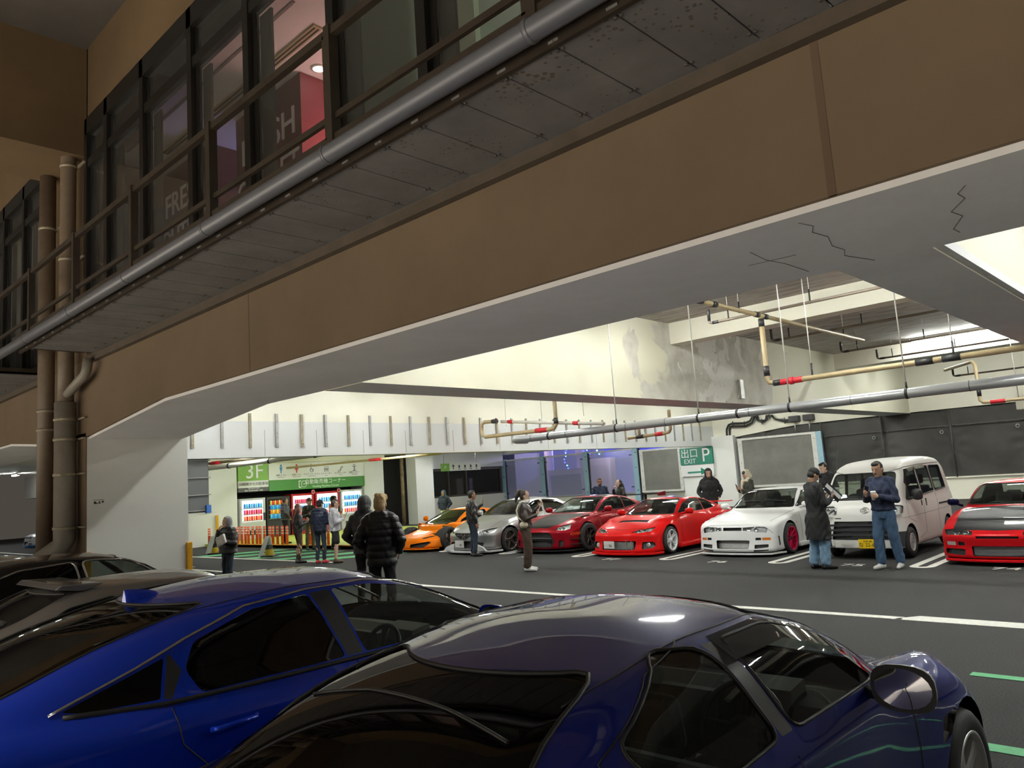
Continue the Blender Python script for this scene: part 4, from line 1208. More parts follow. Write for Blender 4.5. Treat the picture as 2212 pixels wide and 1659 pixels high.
def civ():
    BLUE = paint('bright_blue_paint', (0.005, 0.035, 0.46), 0.3, 0.36, 1.0)
    sp = dict(name='hatchback', xf=2.25, xr=-2.30, z0=0.16, zs=0.52, zbelt=0.98, res=(90, 36, 140),
              H=[(-2.3, 1.0), (-2.0, 1.03), (-1.4, 1.01), (-0.6, 0.975), (0.4, 0.95), (1.2, 0.95), (1.6, 0.86), (2.0, 0.77), (2.3, 0.66)],
              W=[(-2.3, 0.80), (-1.7, 0.885), (-1.0, 0.895), (0.3, 0.885), (1.3, 0.90), (1.8, 0.87), (2.3, 0.76)],
              Sz=[(0.1, 0.07), (0.3, 0.02), (0.55, 0.0), (0.78, 0.0), (0.86, 0.012), (0.98, 0.055), (1.1, 0.1)],
              Fz=[(0.1, 0.10), (0.3, 0.0), (0.6, 0.02), (0.8, 0.2), (1.0, 0.6)], Rz=[(0.1, 0.15), (0.4, 0.0), (0.8, 0.03), (1.0, 0.12), (1.1, 0.3)],
              G=[(-2.15, 1.0), (-1.7, 1.14), (-1.25, 1.285), (-0.8, 1.375), (-0.3, 1.415), (0.1, 1.405), (0.5, 1.315), (0.9, 1.155), (1.35, 0.95), (1.5, 0.86)],
              WG=[(-2.2, 0.62), (-1.6, 0.73), (-0.9, 0.80), (0.0, 0.82), (0.8, 0.80), (1.4, 0.72)], tb=0.40, gcrown=0.055, krail=0.09, kbelt=0.05,
              crown=0.05, kf=0.35, kr=0.25, kshoulder=0.08, knose=0.10, ktail=0.10,
              flare=[(1.37, 0.02, 0.45, 0.5, 0.3), (-1.36, 0.02, 0.45, 0.5, 0.3)])
    c = Car(sp, 'bright blue fastback hatchback parked between the dark blue coupe and the grey coupe')
    for xw in (1.37, -1.365): c.arch(xw, 0.33, 0.375)
    c.screen('windscreen', [(-0.70, 0.99), (0.70, 0.99), (0.57, 1.34), (-0.57, 1.34)], 1, CGC, RUB)
    c.screen('rear_window', [(-0.58, 1.04), (0.58, 1.04), (0.53, 1.345), (-0.53, 1.345)], -1, CGD, RUB, r=0.08, x0=-1.7, mind=0.08)
    c.side_windows([('front_side_window', [(-0.02, 0.985), (1.12, 1.0), (0.72, 1.185), (0.42, 1.275), (0.12, 1.325), (-0.13, 1.33)], CGC),
                    ('rear_side_window', [(-0.15, 0.985), (-0.28, 1.325), (-0.62, 1.295), (-0.93, 1.20), (-0.99, 1.09), (-0.93, 0.98)], CGD)], CG, None, r=0.03)
    for sd in (1, -1):
        pid = c.cut([(p.x, sd, p.y) for p in rpoly([(-0.135, 0.985), (-0.035, 0.985), (-0.145, 1.33), (-0.265, 1.325)], 0.008)], (0, sd, 0), reach=1.2); c.patch(pid, 'pillar_panel', PLAST)
        pid = c.cut([(p.x, sd, p.y) for p in rpoly([(-0.945, 0.98), (-1.005, 1.09), (-0.945, 1.20), (-1.06, 1.16), (-1.10, 0.985)], 0.008)], (0, sd, 0), reach=1.2); c.patch(pid, 'pillar_panel', PLAST)
        pid = c.cut([(p.x, sd, p.y) for p in rpoly([(-1.115, 0.99), (-1.075, 1.155), (-1.50, 1.02), (-1.42, 1.0)], 0.012)], (0, sd, 0), reach=1.2); c.pane(pid, 'quarter_window', CGD)
        pid = c.cut([(-2.1, sd * p.x, p.y) for p in rpoly([(0.50, 0.80), (0.86, 0.78), (0.86, 0.92), (0.55, 0.93)], 0.03)], (-1, sd * 0.7, 0)); c.patch(pid, 'tail_light', REDL)
        pid = c.cut([(2.1, sd * p.x, p.y) for p in rpoly([(0.45, 0.62), (0.80, 0.65), (0.78, 0.75), (0.50, 0.72)], 0.03)], (1, sd * 0.3, 0.2)); c.recess(pid, 'headlight', 0.05, (1, 0, 0), REFL, PLAST, LENS)
    ch = MB(); blk = MB(); b = MB()
    for sd in (1, -1):
        line = [(1.05, 1.05), (0.72, 1.205), (0.42, 1.295), (0.12, 1.345), (-0.28, 1.345), (-0.64, 1.315), (-0.96, 1.22), (-1.2, 1.13), (-1.55, 1.015)]
        c.seam(ch, [(x, sd, z) for x, z in line], (0, sd, 0), 0.009)
        c.seam(blk, [(1.1, sd, 0.975), (-0.5, sd, 0.965), (-1.1, sd, 0.968), (-1.5, sd, 1.0)], (0, sd, 0), 0.012)
        c.seam(b, [(-0.09, sd, 0.955), (0.0, sd, 0.75), (0.02, sd, 0.3)], (0, sd, 0))
        c.seam(b, [(-1.08, sd, 0.95), (-1.06, sd, 0.80), (-0.92, sd, 0.65), (-0.85, sd, 0.3)], (0, sd, 0))
        c.seam(b, [(1.15, sd, 0.93), (1.05, sd, 0.6), (1.0, sd, 0.3)], (0, sd, 0))
        c.seam(b, [(-1.3, sd * 0.5, 1.5), (-0.6, sd * 0.56, 1.5), (0.3, sd * 0.57, 1.5)], (0, 0, 1))
    ch.build('window_trim', CHROME, c.root); blk.build('belt_moulding', RUB, c.root); b.build('panel_gap', RUB, c.root)
    for sd in (1, -1):
        for xh in (-0.82, 0.28):
            s_, n = c.surf((xh, sd, 0.83), (0, sd, 0)); h = MB()
            h.tube([s_ + Vector((-0.11, 0, -0.004)), s_ + Vector((-0.09, sd * 0.03, 0)), s_ + Vector((0.09, sd * 0.03, 0.006)), s_ + Vector((0.11, 0, 0.006))], 0.014, 8)
            h.build('door_handle', BLUE, c.root)
    f = MB(); s_, n = c.surf((-0.90, 0, 1.4), (0, 0, 1))     # shark-fin aerial
    A = []
    for k in range(11):
        t = k / 10; x = 0.10 - 0.19 * t; hh = 0.078 * t ** 0.6; w = 0.036 * math.sin(PI * (0.06 + 0.62 * t)) + 0.004
        z = s_.z + 0.01 - 0.02 * (1 - t) + 0.0
        zb = float(c.G(np.array([s_.x + x]))[0]) - 0.01
        A.append(f.vs([(s_.x + x, w, zb), (s_.x + x, w * 0.55, zb + hh * 0.6), (s_.x + x, 0.0, zb + hh + 0.004), (s_.x + x, -w * 0.55, zb + hh * 0.6), (s_.x + x, -w, zb)]))
    for p, q in zip(A, A[1:]):
        for k in range(4):
            ff = f.bm.faces.new([p[k], p[k + 1], q[k + 1], q[k]]); ff.smooth = True
    f.bm.faces.new(A[-1]); f.build('shark_fin', BLUE, c.root, recalc=True)
    for sd in (1, -1): c.mirror((0.78, sd * 1.0, 1.04), BLUE, sd, (0.11, 0.12, 0.08), arm=(0.84, sd * 0.84, 0.97))
    c.liner(1.37, 0.33, 0.375); c.liner(-1.365, 0.33, 0.375)
    c.wheels([(1.37, -0.81, 0), (1.37, 0.81, 0), (-1.365, -0.81, 0), (-1.365, 0.81, 0)], 0.325, 0.215, 0.225, 'y', ALLOY, spokes=5)
    c.interior(0.60, -0.15, -1, yseat=0.36, zc=0.30, dz=0.04, m_seat=mat('seat_charcoal', (0.05, 0.05, 0.05), 0.8), m_dash=mat('dash_light', (0.16, 0.16, 0.15), 0.6))
    c.finish(BLUE)
    c.place(-4.47, 2.58, PI / 2)
civ()

def coupe_grey(lab, col, x, y, hs=0.0, name='coupe', sedan=False, metal=0.8):
    P_ = paint(col[0], col[1], metal, 0.3, 1.0)
    top = 1.31 + hs
    sp = dict(name=name, xf=2.15, xr=-2.15, z0=0.15, zs=0.5, zbelt=0.90, res=(64, 24, 96),
              H=[(-2.15, 0.95 if sedan else 0.88), (-1.6, 0.99 if sedan else 0.95), (-0.6, 0.92), (0.8, 0.90), (1.4, 0.80), (2.15, 0.62)],
              W=[(-2.2, 0.76), (-1.5, 0.87), (0.0, 0.875), (1.4, 0.88), (2.2, 0.72)],
              Sz=[(0.1, 0.06), (0.4, 0.0), (0.75, 0.01), (0.95, 0.06)], Fz=[(0.1, 0.1), (0.35, 0.0), (0.6, 0.05), (0.9, 0.5)], Rz=[(0.1, 0.15), (0.4, 0.0), (0.8, 0.04), (1.0, 0.2)],
              G=([(-1.75, 0.95), (-1.3, 1.20), (-0.8, top - 0.03), (-0.3, top)] if sedan else [(-2.0, 0.90), (-1.2, 1.15), (-0.75, top - 0.015), (-0.3, top)]) + [(0.1, top - 0.01), (0.5, top - 0.10), (1.1, 0.92), (1.25, 0.84)],
              WG=[(-2.0, 0.64), (-1.2, 0.76), (0.0, 0.80), (1.1, 0.72)], tb=0.42, gcrown=0.05, kbelt=0.04)
    c = Car(sp, lab)
    for xw in (1.3, -1.3): c.arch(xw, 0.33, 0.37)
    c.screen('windscreen', [(-0.68, 0.93), (0.68, 0.93), (0.52, top - 0.07), (-0.52, top - 0.07)], 1, CG, RUB)
    c.screen('rear_window', [(-0.58, 0.99), (0.58, 0.99), (0.5, top - 0.06), (-0.5, top - 0.06)], -1, CGD, RUB, x0=-1.4, mind=0.08)
    if sedan:
        c.side_windows([('front_side_window', [(0.0, 0.95), (0.92, 0.95), (0.42, top - 0.10), (0.1, top - 0.07), (-0.06, top - 0.07)], CG),
                        ('rear_side_window', [(-0.07, 0.95), (-0.13, top - 0.07), (-0.62, top - 0.10), (-1.05, top - 0.24), (-1.13, 1.05), (-1.0, 0.96)], CGD)], CG, CHROME, tr=0.012, r=0.05)
    else:
        c.side_windows([('side_window', [(-0.5, 0.95), (0.85, 0.95), (0.35, top - 0.09), (0.0, top - 0.07), (-0.5, top - 0.09)], CG),
                        ('quarter_window', [(-0.56, 0.95), (-0.56, top - 0.10), (-0.9, top - 0.15), (-1.15, 1.0)], CGD)], CG, RUB, r=0.05)
    if not sedan:
        s = MB(); s.prism([(-0.60, top - 0.005), (-0.90, top + 0.015), (-0.94, top - 0.02), (-0.75, top - 0.05)], 'y', -0.52, 0.52); s.build('roof_spoiler', P_, c.root, bevel=0.012)
    for sd in (1, -1): c.mirror((0.66, sd * 0.97, 0.98), P_, sd, (0.1, 0.11, 0.075), arm=(0.72, sd * 0.82, 0.92))
    c.liner(1.3, 0.33, 0.37); c.liner(-1.3, 0.33, 0.37)
    c.wheels([(1.3, -0.79, 0), (1.3, 0.79, 0), (-1.3, -0.79, 0), (-1.3, 0.79, 0)], 0.32, 0.2, 0.22, 'y', ALLOY, spokes=5)
    c.interior(0.45, -0.25, -1, zc=0.28)
    c.finish(P_)
    c.place(x, y, PI / 2)
coupe_grey('silver grey coupe with a small roof spoiler, half hidden behind the blue hatchback', ('silver_grey_paint', (0.34, 0.335, 0.33)), -6.95, 2.75)
coupe_grey('black sedan with chrome window line, parked beyond the grey coupe', ('black_paint', (0.006, 0.006, 0.007)), -9.3, 2.75, 0.11, 'sedan', True, 0.0)
coupe_grey('pale silver car with only its roof showing at the left frame edge', ('pale_silver_paint', (0.55, 0.55, 0.55)), -11.75, 2.6, 0.06, 'sedan', True)
# ------------------------------------------------------------------ far row, noses toward the viewer (local +y is the side seen)
def row(c, X, yfront, xf): c.place(X, yfront + xf, -PI / 2)
def lamp2(c, pts, ax=(1, 0.25, 0.15), depth=0.05, lens=LENS, name='headlight', bulbs=(), back=REFL, r=0.03):
    """Headlight on both sides: pts (x, y, z) for the left one; bulbs = (y, z, radius) reflector bowls."""
    for sd in (1, -1):
        a = (ax[0], ax[1] * sd, ax[2])
        pid = c.cut(rpoly([(p[0], sd * p[1], p[2]) for p in pts], r), a, reach=0.6, mind=0.15)
        o = c.recess(pid, name, depth, a, back, PLAST, lens)
        if o:
            for (y, z, rad) in bulbs:
                s_, n = c.surf((pts[0][0], sd * y, z), a); d = Vector(a).normalized()
                b = MB(); b.lathe(s_ - d * 0.052, d, [(0.0, 0.012), (rad * 0.55, 0.014), (rad * 0.8, 0.020), (rad, 0.034), (rad, 0.0)], 18); b.build('projector', CHROME, o)
def hole(c, pts, depth=0.06, ax=(1, 0, 0), back=None, wall=None, both=False, name='grille', r=0.03, x0=2.0):
    for sd in ((1, -1) if both else (1,)):
        a = (ax[0], ax[1] * sd, ax[2])
        pid = c.cut([(x0, sd * p.x, p.y) for p in rpoly(pts, r)], a, reach=0.7, mind=0.1)
        o = c.recess(pid, name, depth, a, back or PLAST, wall or PLAST)
    return o

def r34(lab, P_, X, yf, m_rim, lip=None):
    sp = dict(name='coupe', xf=2.28, xr=-2.30, z0=0.11, zs=0.48, zbelt=0.90, res=(76, 34, 120),
              H=[(-2.3, 0.93), (-1.7, 0.97), (-0.7, 0.93), (0.75, 0.90), (1.5, 0.80), (2.1, 0.70), (2.3, 0.66)],
              W=[(-2.3, 0.80), (-1.5, 0.885), (-0.5, 0.865), (0.7, 0.865), (1.4, 0.89), (2.0, 0.87), (2.3, 0.83)],
              Sz=[(0.05, 0.0), (0.3, 0.0), (0.6, 0.0), (0.78, 0.02), (0.92, 0.06)], Fz=[(0.05, 0.02), (0.12, 0.0), (0.30, 0.04), (0.46, 0.06), (0.62, 0.10), (0.72, 0.30)], Rz=[(0.1, 0.12), (0.4, 0.0), (0.8, 0.02), (1.0, 0.1)],
              G=[(-1.75, 0.95), (-1.25, 1.25), (-0.8, 1.325), (-0.2, 1.335), (0.12, 1.305), (0.80, 0.93), (0.95, 0.83)], WG=[(-1.8, 0.68), (-1.0, 0.77), (0.0, 0.80), (0.8, 0.76)], tb=0.38, gcrown=0.04, krail=0.07,
              kf=0.20, pf=4.0, kshoulder=0.05, knose=0.05, flare=[(1.40, 0.02, 0.42, 0.5, 0.25), (-1.26, 0.03, 0.45, 0.5, 0.25)], crown=0.04)
    c = Car(sp, lab)
    for xw in (1.40, -1.265): c.arch(xw, 0.32, 0.365)
    c.screen('windscreen', [(-0.72, 0.92), (0.72, 0.92), (0.58, 1.285), (-0.58, 1.285)], 1, CGC, RUB)
    c.screen('rear_window', [(-0.6, 0.99), (0.6, 0.99), (0.52, 1.26), (-0.52, 1.26)], -1, CG, RUB, x0=-1.5)
    c.side_windows([('side_window', [(-0.42, 0.93), (0.68, 0.93), (0.12, 1.24), (-0.42, 1.26)], CG), ('quarter_window', [(-0.48, 0.93), (-0.48, 1.26), (-0.85, 1.22), (-1.15, 0.98)], CGD)], CG, RUB, r=0.04)
    lamp2(c, [(2.2, 0.24, 0.535), (2.2, 0.73, 0.50), (2.2, 0.76, 0.60), (2.2, 0.60, 0.625), (2.2, 0.24, 0.60)], bulbs=[(0.36, 0.56, 0.042), (0.52, 0.56, 0.042)], r=0.02)
    hole(c, [(-0.21, 0.535), (0.21, 0.535), (0.21, 0.60), (-0.21, 0.60)], 0.07, r=0.012)
    o = hole(c, [(-0.36, 0.175), (0.36, 0.175), (0.38, 0.345), (-0.38, 0.345)], 0.10, back=GALV, r=0.03, name='intercooler_mouth')
    f = MB()
    for k in range(7): f.box(2.13, 2.15, -0.34, 0.34, 0.19 + k * 0.022, 0.20 + k * 0.022)
    f.build('intercooler_fin', ALLOY, o)
    hole(c, [(0.48, 0.175), (0.74, 0.20), (0.74, 0.26), (0.48, 0.255)], 0.05, both=True, name='bumper_vent', r=0.012)
    hole(c, [(0.46, 0.10 + 0.02), (0.74, 0.135), (0.74, 0.155), (0.46, 0.15)], 0.03, both=True, name='lip_slot', r=0.006)
    hole(c, [(0.50, 0.345), (0.61, 0.345), (0.61, 0.395), (0.50, 0.395)], 0.03, both=True, name='bumper_vent', r=0.01)
    for sd in (1, -1):
        pid = c.cut([(2.2, sd * p.x, p.y) for p in rpoly([(0.63, 0.345), (0.78, 0.34), (0.78, 0.39), (0.63, 0.395)], 0.008)], (1, 0, 0)); c.patch(pid, 'turn_signal', AMBER)
        pid = c.cut(rpoly([(1.02, sd, 0.60), (1.07, sd, 0.60), (1.07, sd, 0.635), (1.02, sd, 0.635)], 0.015), (0, sd, 0)); c.patch(pid, 'side_marker', AMBER)
        c.mirror((0.62, sd * 0.97, 0.96), P_, sd, (0.10, 0.11, 0.07), arm=(0.66, sd * 0.82, 0.91))
        pid = c.cut(rpoly([(1.88, sd, 0.22), (1.93, sd, 0.22), (1.96, sd, 0.42), (1.90, sd, 0.40)], 0.015), (0, sd, 0)); c.recess(pid, 'bumper_slot', 0.02, (0, sd, 0), GALV, PLAST)
    b = MB()
    c.seam(b, [(2.14, -0.86, 0.69), (2.16, 0.0, 0.69), (2.14, 0.86, 0.69)], (0.4, 0, 1))
    for sd in (1, -1):
        c.seam(b, [(1.9, sd * 0.72, 1), (1.2, sd * 0.76, 1), (0.8, sd * 0.76, 1)], (0, 0, 1)); c.seam(b, [(0.78, sd, 0.86), (0.76, sd, 0.5), (0.76, sd, 0.25)], (0, sd, 0)); c.seam(b, [(-0.5, sd, 0.90), (-0.5, sd, 0.3)], (0, sd, 0))
    b.build('panel_gap', RUB, c.root)
    l = MB(); l.prism([(1.75, 0.93), (2.16, 0.80), (2.285, 0.4), (2.30, 0.0), (2.285, -0.4), (2.16, -0.80), (1.75, -0.93)], 'z', 0.055, 0.085); l.build('front_lip', lip or P_, c.root)
    k = MB()
    for sd in (1, -1): k.box(-0.85, 0.98, sd * 0.80, sd * 0.92, 0.10, 0.20)
    k.build('side_skirt', P_, c.root, bevel=0.03)
    w = MB(); w.box(-2.2, -1.98, -0.70, 0.70, 1.16, 1.19)
    for y in (-0.62, 0.62): w.box(-2.15, -2.02, y - 0.02, y + 0.02, 0.93, 1.17)
    w.build('rear_wing', P_, c.root, bevel=0.01)
    wp = MB()
    for y0 in (0.5, -0.1): wp.tube([c.surf((0.70, y0, 1.2), (0.6, 0, 1))[0] + Vector((0.01, 0, 0.01)), c.surf((0.66, y0 - 0.5, 1.2), (0.6, 0, 1))[0] + Vector((0.01, 0, 0.015))], 0.008, 6)
    wp.build('wiper', PLAST, c.root)
    c.liner(1.40, 0.32, 0.365); c.liner(-1.265, 0.32, 0.365)
    c.wheels([(1.40, 0.81, 0), (1.40, -0.81, 0), (-1.265, 0.82, 0), (-1.265, -0.82, 0)], 0.315, 0.245, 0.245, 'multi', m_rim, spokes=11)
    c.interior(0.35, -0.35, -1, zc=0.26, dz=-0.02, m_dash=SEAT)
    c.finish(P_); row(c, X, yf, 2.28)
WHITEP = paint('white_car_paint', (0.80, 0.80, 0.80), 0.0, 0.35)
r34('white boxy coupe with crimson wheels, between the red coupe and the white van', WHITEP, -8.05, 14.85, paint('crimson_rim', (0.55, 0.012, 0.07), 0.4, 0.3))

def eightysix():
    RED = paint('bright_red_paint', (0.62, 0.010, 0.010), 0.05, 0.33)
    sp = dict(name='coupe', xf=2.15, xr=-2.15, z0=0.10, zs=0.46, zbelt=0.86, res=(76, 34, 120),
              H=[(-2.15, 0.90), (-1.6, 0.93), (-0.7, 0.88), (0.75, 0.87), (1.3, 0.77), (1.8, 0.66), (2.2, 0.52)],
              W=[(-2.2, 0.78), (-1.4, 0.91), (-0.5, 0.86), (0.6, 0.86), (1.28, 0.91), (1.8, 0.89), (2.2, 0.80)],
              Sz=[(0.05, -0.01), (0.25, 0.0), (0.6, 0.0), (0.75, 0.03), (0.9, 0.08)], Fz=[(0.05, -0.03), (0.13, 0.0), (0.30, 0.06), (0.46, 0.07), (0.6, 0.25), (0.75, 0.6)], Rz=[(0.1, 0.12), (0.4, 0.0), (0.8, 0.03), (1.0, 0.15)],
              G=[(-1.85, 0.90), (-1.3, 1.06), (-0.8, 1.19), (-0.3, 1.245), (0.0, 1.235), (0.3, 1.15), (0.85, 0.87), (1.0, 0.78)], WG=[(-1.9, 0.66), (-1.0, 0.76), (0.0, 0.79), (0.8, 0.74)], tb=0.46, gcrown=0.05,
              kf=0.30, kshoulder=0.10, knose=0.08, flare=[(1.28, 0.035, 0.40, 0.5, 0.28), (-1.29, 0.05, 0.42, 0.5, 0.28)], hump=[(1.35, 0.74, 0.075, 0.45, 0.16)], crown=0.05)
    c = Car(sp, 'bright red coupe with black roof and white wheels')
    for xw in (1.28, -1.29): c.arch(xw, 0.315, 0.355)
    c.screen('windscreen', [(-0.70, 0.865), (0.70, 0.865), (0.52, 1.19), (-0.52, 1.19)], 1, CGC, RUB)
    c.screen('rear_window', [(-0.6, 0.94), (0.6, 0.94), (0.5, 1.17), (-0.5, 1.17)], -1, CG, RUB, x0=-1.5)
    c.side_windows([('side_window', [(-0.5, 0.88), (0.62, 0.88), (0.25, 1.09), (-0.1, 1.17), (-0.5, 1.165)], CG), ('quarter_window', [(-0.54, 0.88), (-0.54, 1.16), (-0.85, 1.10), (-1.15, 0.95), (-1.0, 0.90)], CGD)], CG, RUB, r=0.05)
    lamp2(c, [(2.0, 0.30, 0.545), (2.0, 0.50, 0.53), (1.8, 0.74, 0.545), (1.7, 0.82, 0.69), (1.8, 0.70, 0.665), (2.0, 0.45, 0.59)], ax=(1, 0.35, 0.25), bulbs=[(0.52, 0.575, 0.05), (0.66, 0.60, 0.045)], r=0.02)
    o = hole(c, [(-0.45, 0.16), (0.45, 0.16), (0.47, 0.355), (-0.47, 0.355)], 0.10, name='bumper_mouth')
    f = MB(); f.box(2.03, 2.06, -0.4, 0.4, 0.17, 0.33)
    for y in (-0.18, 0.22, 0.36): f.box(2.06, 2.08, y - 0.012, y + 0.012, 0.16, 0.35)
    f.build('intercooler', GALV, o)
    hole(c, [(0.60, 0.17), (0.80, 0.19), (0.86, 0.25), (0.82, 0.33), (0.60, 0.33)], 0.06, both=True, name='fog_lamp_pocket')
    fl = MB()
    for sd in (1, -1):
        s_, n = c.surf((2.0, sd * 0.70, 0.25), (1, 0, 0)); fl.lathe(s_ - Vector((0.05, 0, 0)), (1, 0, 0), [(0.0, 0.012), (0.05, 0.015), (0.06, 0.0)], 16)
    fl.build('fog_lamp', REFL, c.root)
    pid = c.cut(rpoly([(1.30, -0.40, 1), (1.46, -0.40, 1), (1.46, 0.40, 1), (1.30, 0.40, 1)], 0.03), (0, 0, 1)); c.recess(pid, 'hood_vent', 0.02, (0, 0, 1), CARBON, PLAST)
    pid = c.cut(rpoly([(0.02, -0.50, 1.5), (0.02, 0.50, 1.5), (-0.85, 0.48, 1.5), (-0.85, -0.48, 1.5)], 0.05), (0, 0, 1), reach=1.5); c.patch(pid, 'roof_skin', CARBON)
    b = MB()
    c.seam(b, [(1.95, -0.55, 0.9), (2.06, 0, 0.9), (1.95, 0.55, 0.9)], (0.5, 0, 1))
    for sd in (1, -1):
        c.seam(b, [(1.9, sd * 0.62, 1), (1.2, sd * 0.66, 1), (0.85, sd * 0.70, 1)], (0, 0, 1)); c.seam(b, [(0.70, sd, 0.84), (0.68, sd, 0.5), (0.70, sd, 0.22)], (0, sd, 0)); c.seam(b, [(-0.55, sd, 0.86), (-0.6, sd, 0.5), (-0.55, sd, 0.3)], (0, sd, 0))
        c.mirror((0.48, sd * 0.98, 0.91), RED, sd, (0.12, 0.11, 0.07), arm=(0.56, sd * 0.80, 0.86))
    b.build('panel_gap', RUB, c.root)
    l = MB(); l.prism([(1.65, 0.95), (2.0, 0.84), (2.17, 0.4), (2.20, 0.0), (2.17, -0.4), (2.0, -0.84), (1.65, -0.95)], 'z', 0.05, 0.10); l.build('front_lip', RED, c.root, bevel=0.01)
    k = MB()
    for sd in (1, -1): k.prism([(0.92, 0.10), (0.92, 0.20), (-0.88, 0.24), (-0.88, 0.10)], 'y', sd * 0.80, sd * 0.955)
    k.build('side_skirt', RED, c.root, bevel=0.03)
    w = MB(); w.box(-2.15, -1.95, -0.72, 0.72, 0.985, 1.01); w.build('duck_spoiler', RED, c.root, bevel=0.01)
    st = MB()
    for z in (0.93, 0.965, 0.995): st.obox(c.surf((0.7, 0.02, z), (1, 0, 0.6))[0] + Vector((0.004, 0, 0.003)), (0.0, 0.05, 0), (-0.012, 0, 0.012), (0.001, 0, 0.001))
    st.build('windscreen_sticker', PLATEW, c.root)
    c.plate((2.13, -0.22, 0.275), (1, -0.12, 0), PLATEW, INKK, None, '· · 86', size=0.08)
    c.liner(1.28, 0.315, 0.355); c.liner(-1.29, 0.315, 0.355)
    c.wheels([(1.28, 0.83, 0.06), (1.28, -0.83, 0.06), (-1.29, 0.84, 0), (-1.29, -0.84, 0)], 0.31, 0.235, 0.24, 'twin', mat('white_rim', (0.75, 0.76, 0.78), 0.35), spokes=5)
    c.interior(0.35, -0.35, -1, zc=0.24, dz=-0.08)
    c.finish(RED); row(c, -10.72, 14.45, 2.15)
eightysix()

def gtr():
    DR = paint('dark_red_paint', (0.26, 0.006, 0.014), 0.35, 0.33); GOLD = mat('gold_decal', (0.55, 0.38, 0.12), 0.4)
    sp = dict(name='coupe', xf=2.33, xr=-2.33, z0=0.12, zs=0.50, zbelt=0.92, res=(76, 34, 120),
              H=[(-2.33, 0.98), (-1.7, 1.02), (-0.7, 0.95), (0.75, 0.94), (1.4, 0.85), (1.95, 0.74), (2.35, 0.60)],
              W=[(-2.33, 0.84), (-1.4, 0.97), (-0.4, 0.90), (0.6, 0.90), (1.4, 0.96), (2.0, 0.94), (2.35, 0.86)],
              Sz=[(0.05, 0.0), (0.3, 0.0), (0.6, 0.0), (0.82, 0.03), (0.95, 0.07)], Fz=[(0.05, 0.02), (0.15, 0.0), (0.35, 0.03), (0.52, 0.05), (0.66, 0.2), (0.8, 0.6)], Rz=[(0.1, 0.12), (0.4, 0.0), (0.85, 0.02), (1.05, 0.12)],
              G=[(-1.95, 0.98), (-1.3, 1.19), (-0.8, 1.31), (-0.3, 1.355), (0.0, 1.345), (0.3, 1.265), (0.92, 0.94), (1.05, 0.84)], WG=[(-1.9, 0.66), (-1.1, 0.76), (0.0, 0.81), (0.85, 0.77)], tb=0.42, gcrown=0.05,
              kf=0.26, pf=3.5, kshoulder=0.08, knose=0.07, flare=[(1.41, 0.06, 0.46, 0.45, 0.28), (-1.37, 0.07, 0.48, 0.5, 0.30)], hump=[(1.5, 0.76, 0.06, 0.5, 0.14)], crown=0.05)
    c = Car(sp, 'dark red wide coupe with black hood and tall rear wing')
    for xw in (1.41, -1.37): c.arch(xw, 0.345, 0.395)
    c.screen('windscreen', [(-0.73, 0.945), (0.73, 0.945), (0.55, 1.30), (-0.55, 1.30)], 1, CGC, RUB)
    c.screen('rear_window', [(-0.6, 1.03), (0.6, 1.03), (0.5, 1.28), (-0.5, 1.28)], -1, CG, RUB, x0=-1.5)
    c.side_windows([('side_window', [(-0.5, 0.95), (0.70, 0.95), (0.30, 1.17), (-0.05, 1.27), (-0.5, 1.27)], CG), ('quarter_window', [(-0.54, 0.96), (-0.54, 1.265), (-0.85, 1.21), (-1.2, 1.02)], CG)], CG, RUB, r=0.05)
    pid = c.cut(rpoly([(0.98, -0.62, 1), (0.98, 0.62, 1), (1.9, 0.52, 1), (2.16, 0.30, 1), (2.16, -0.30, 1), (1.9, -0.52, 1)], 0.06), (0, 0, 1), mind=0.2); c.patch(pid, 'hood_skin', CARBON)
    pid = c.cut(rpoly([(0.02, -0.54, 1.5), (0.02, 0.54, 1.5), (-0.9, 0.5, 1.5), (-0.9, -0.5, 1.5)], 0.05), (0, 0, 1), reach=1.6); c.patch(pid, 'roof_skin', CARBON)
    lamp2(c, [(2.1, 0.47, 0.545), (2.1, 0.78, 0.565), (2.0, 0.88, 0.60), (1.8, 0.80, 0.72), (2.0, 0.66, 0.685)], ax=(1, 0.35, 0.35), bulbs=[(0.62, 0.60, 0.045), (0.73, 0.625, 0.04)], r=0.02)
    o = hole(c, [(-0.46, 0.16), (0.46, 0.16), (0.56, 0.30), (0.42, 0.53), (-0.42, 0.53), (-0.56, 0.30)], 0.11, name='grille', r=0.04)
    g = MB(); g.tube([(2.29, -0.5, 0.37), (2.31, -0.25, 0.385), (2.31, 0.25, 0.385), (2.29, 0.5, 0.37)], 0.022, 8); g.box(2.18, 2.2, -0.4, 0.4, 0.18, 0.33); g.build('crossbar', PLAST, o)
    hole(c, [(0.66, 0.17), (0.76, 0.18), (0.78, 0.33), (0.66, 0.33)], 0.04, both=True, name='bumper_vent', r=0.02)
    s = MB()
    s.prism([(1.7, 1.06), (2.1, 0.98), (2.36, 0.6), (2.42, 0.0), (2.36, -0.6), (2.1, -0.98), (1.7, -1.06)], 'z', 0.07, 0.095); s.build('front_splitter', CARBON, c.root)
    cn = MB()
    for sd in (1, -1):
        for z in (0.22, 0.34): cn.prism([(1.80, 0.0), (2.14, 0.0), (2.02, 0.11), (1.80, 0.14)], 'z', z, z + 0.014)
    for v in cn.bm.verts: pass
    n2 = len(cn.bm.verts) // 2
    for i, v in enumerate(list(cn.bm.verts)):
        v.co.y = 0.93 + v.co.y if i < n2 else -0.93 - v.co.y
    cn.build('canard', CARBON, c.root, recalc=True)
    b = MB(); gd = MB()
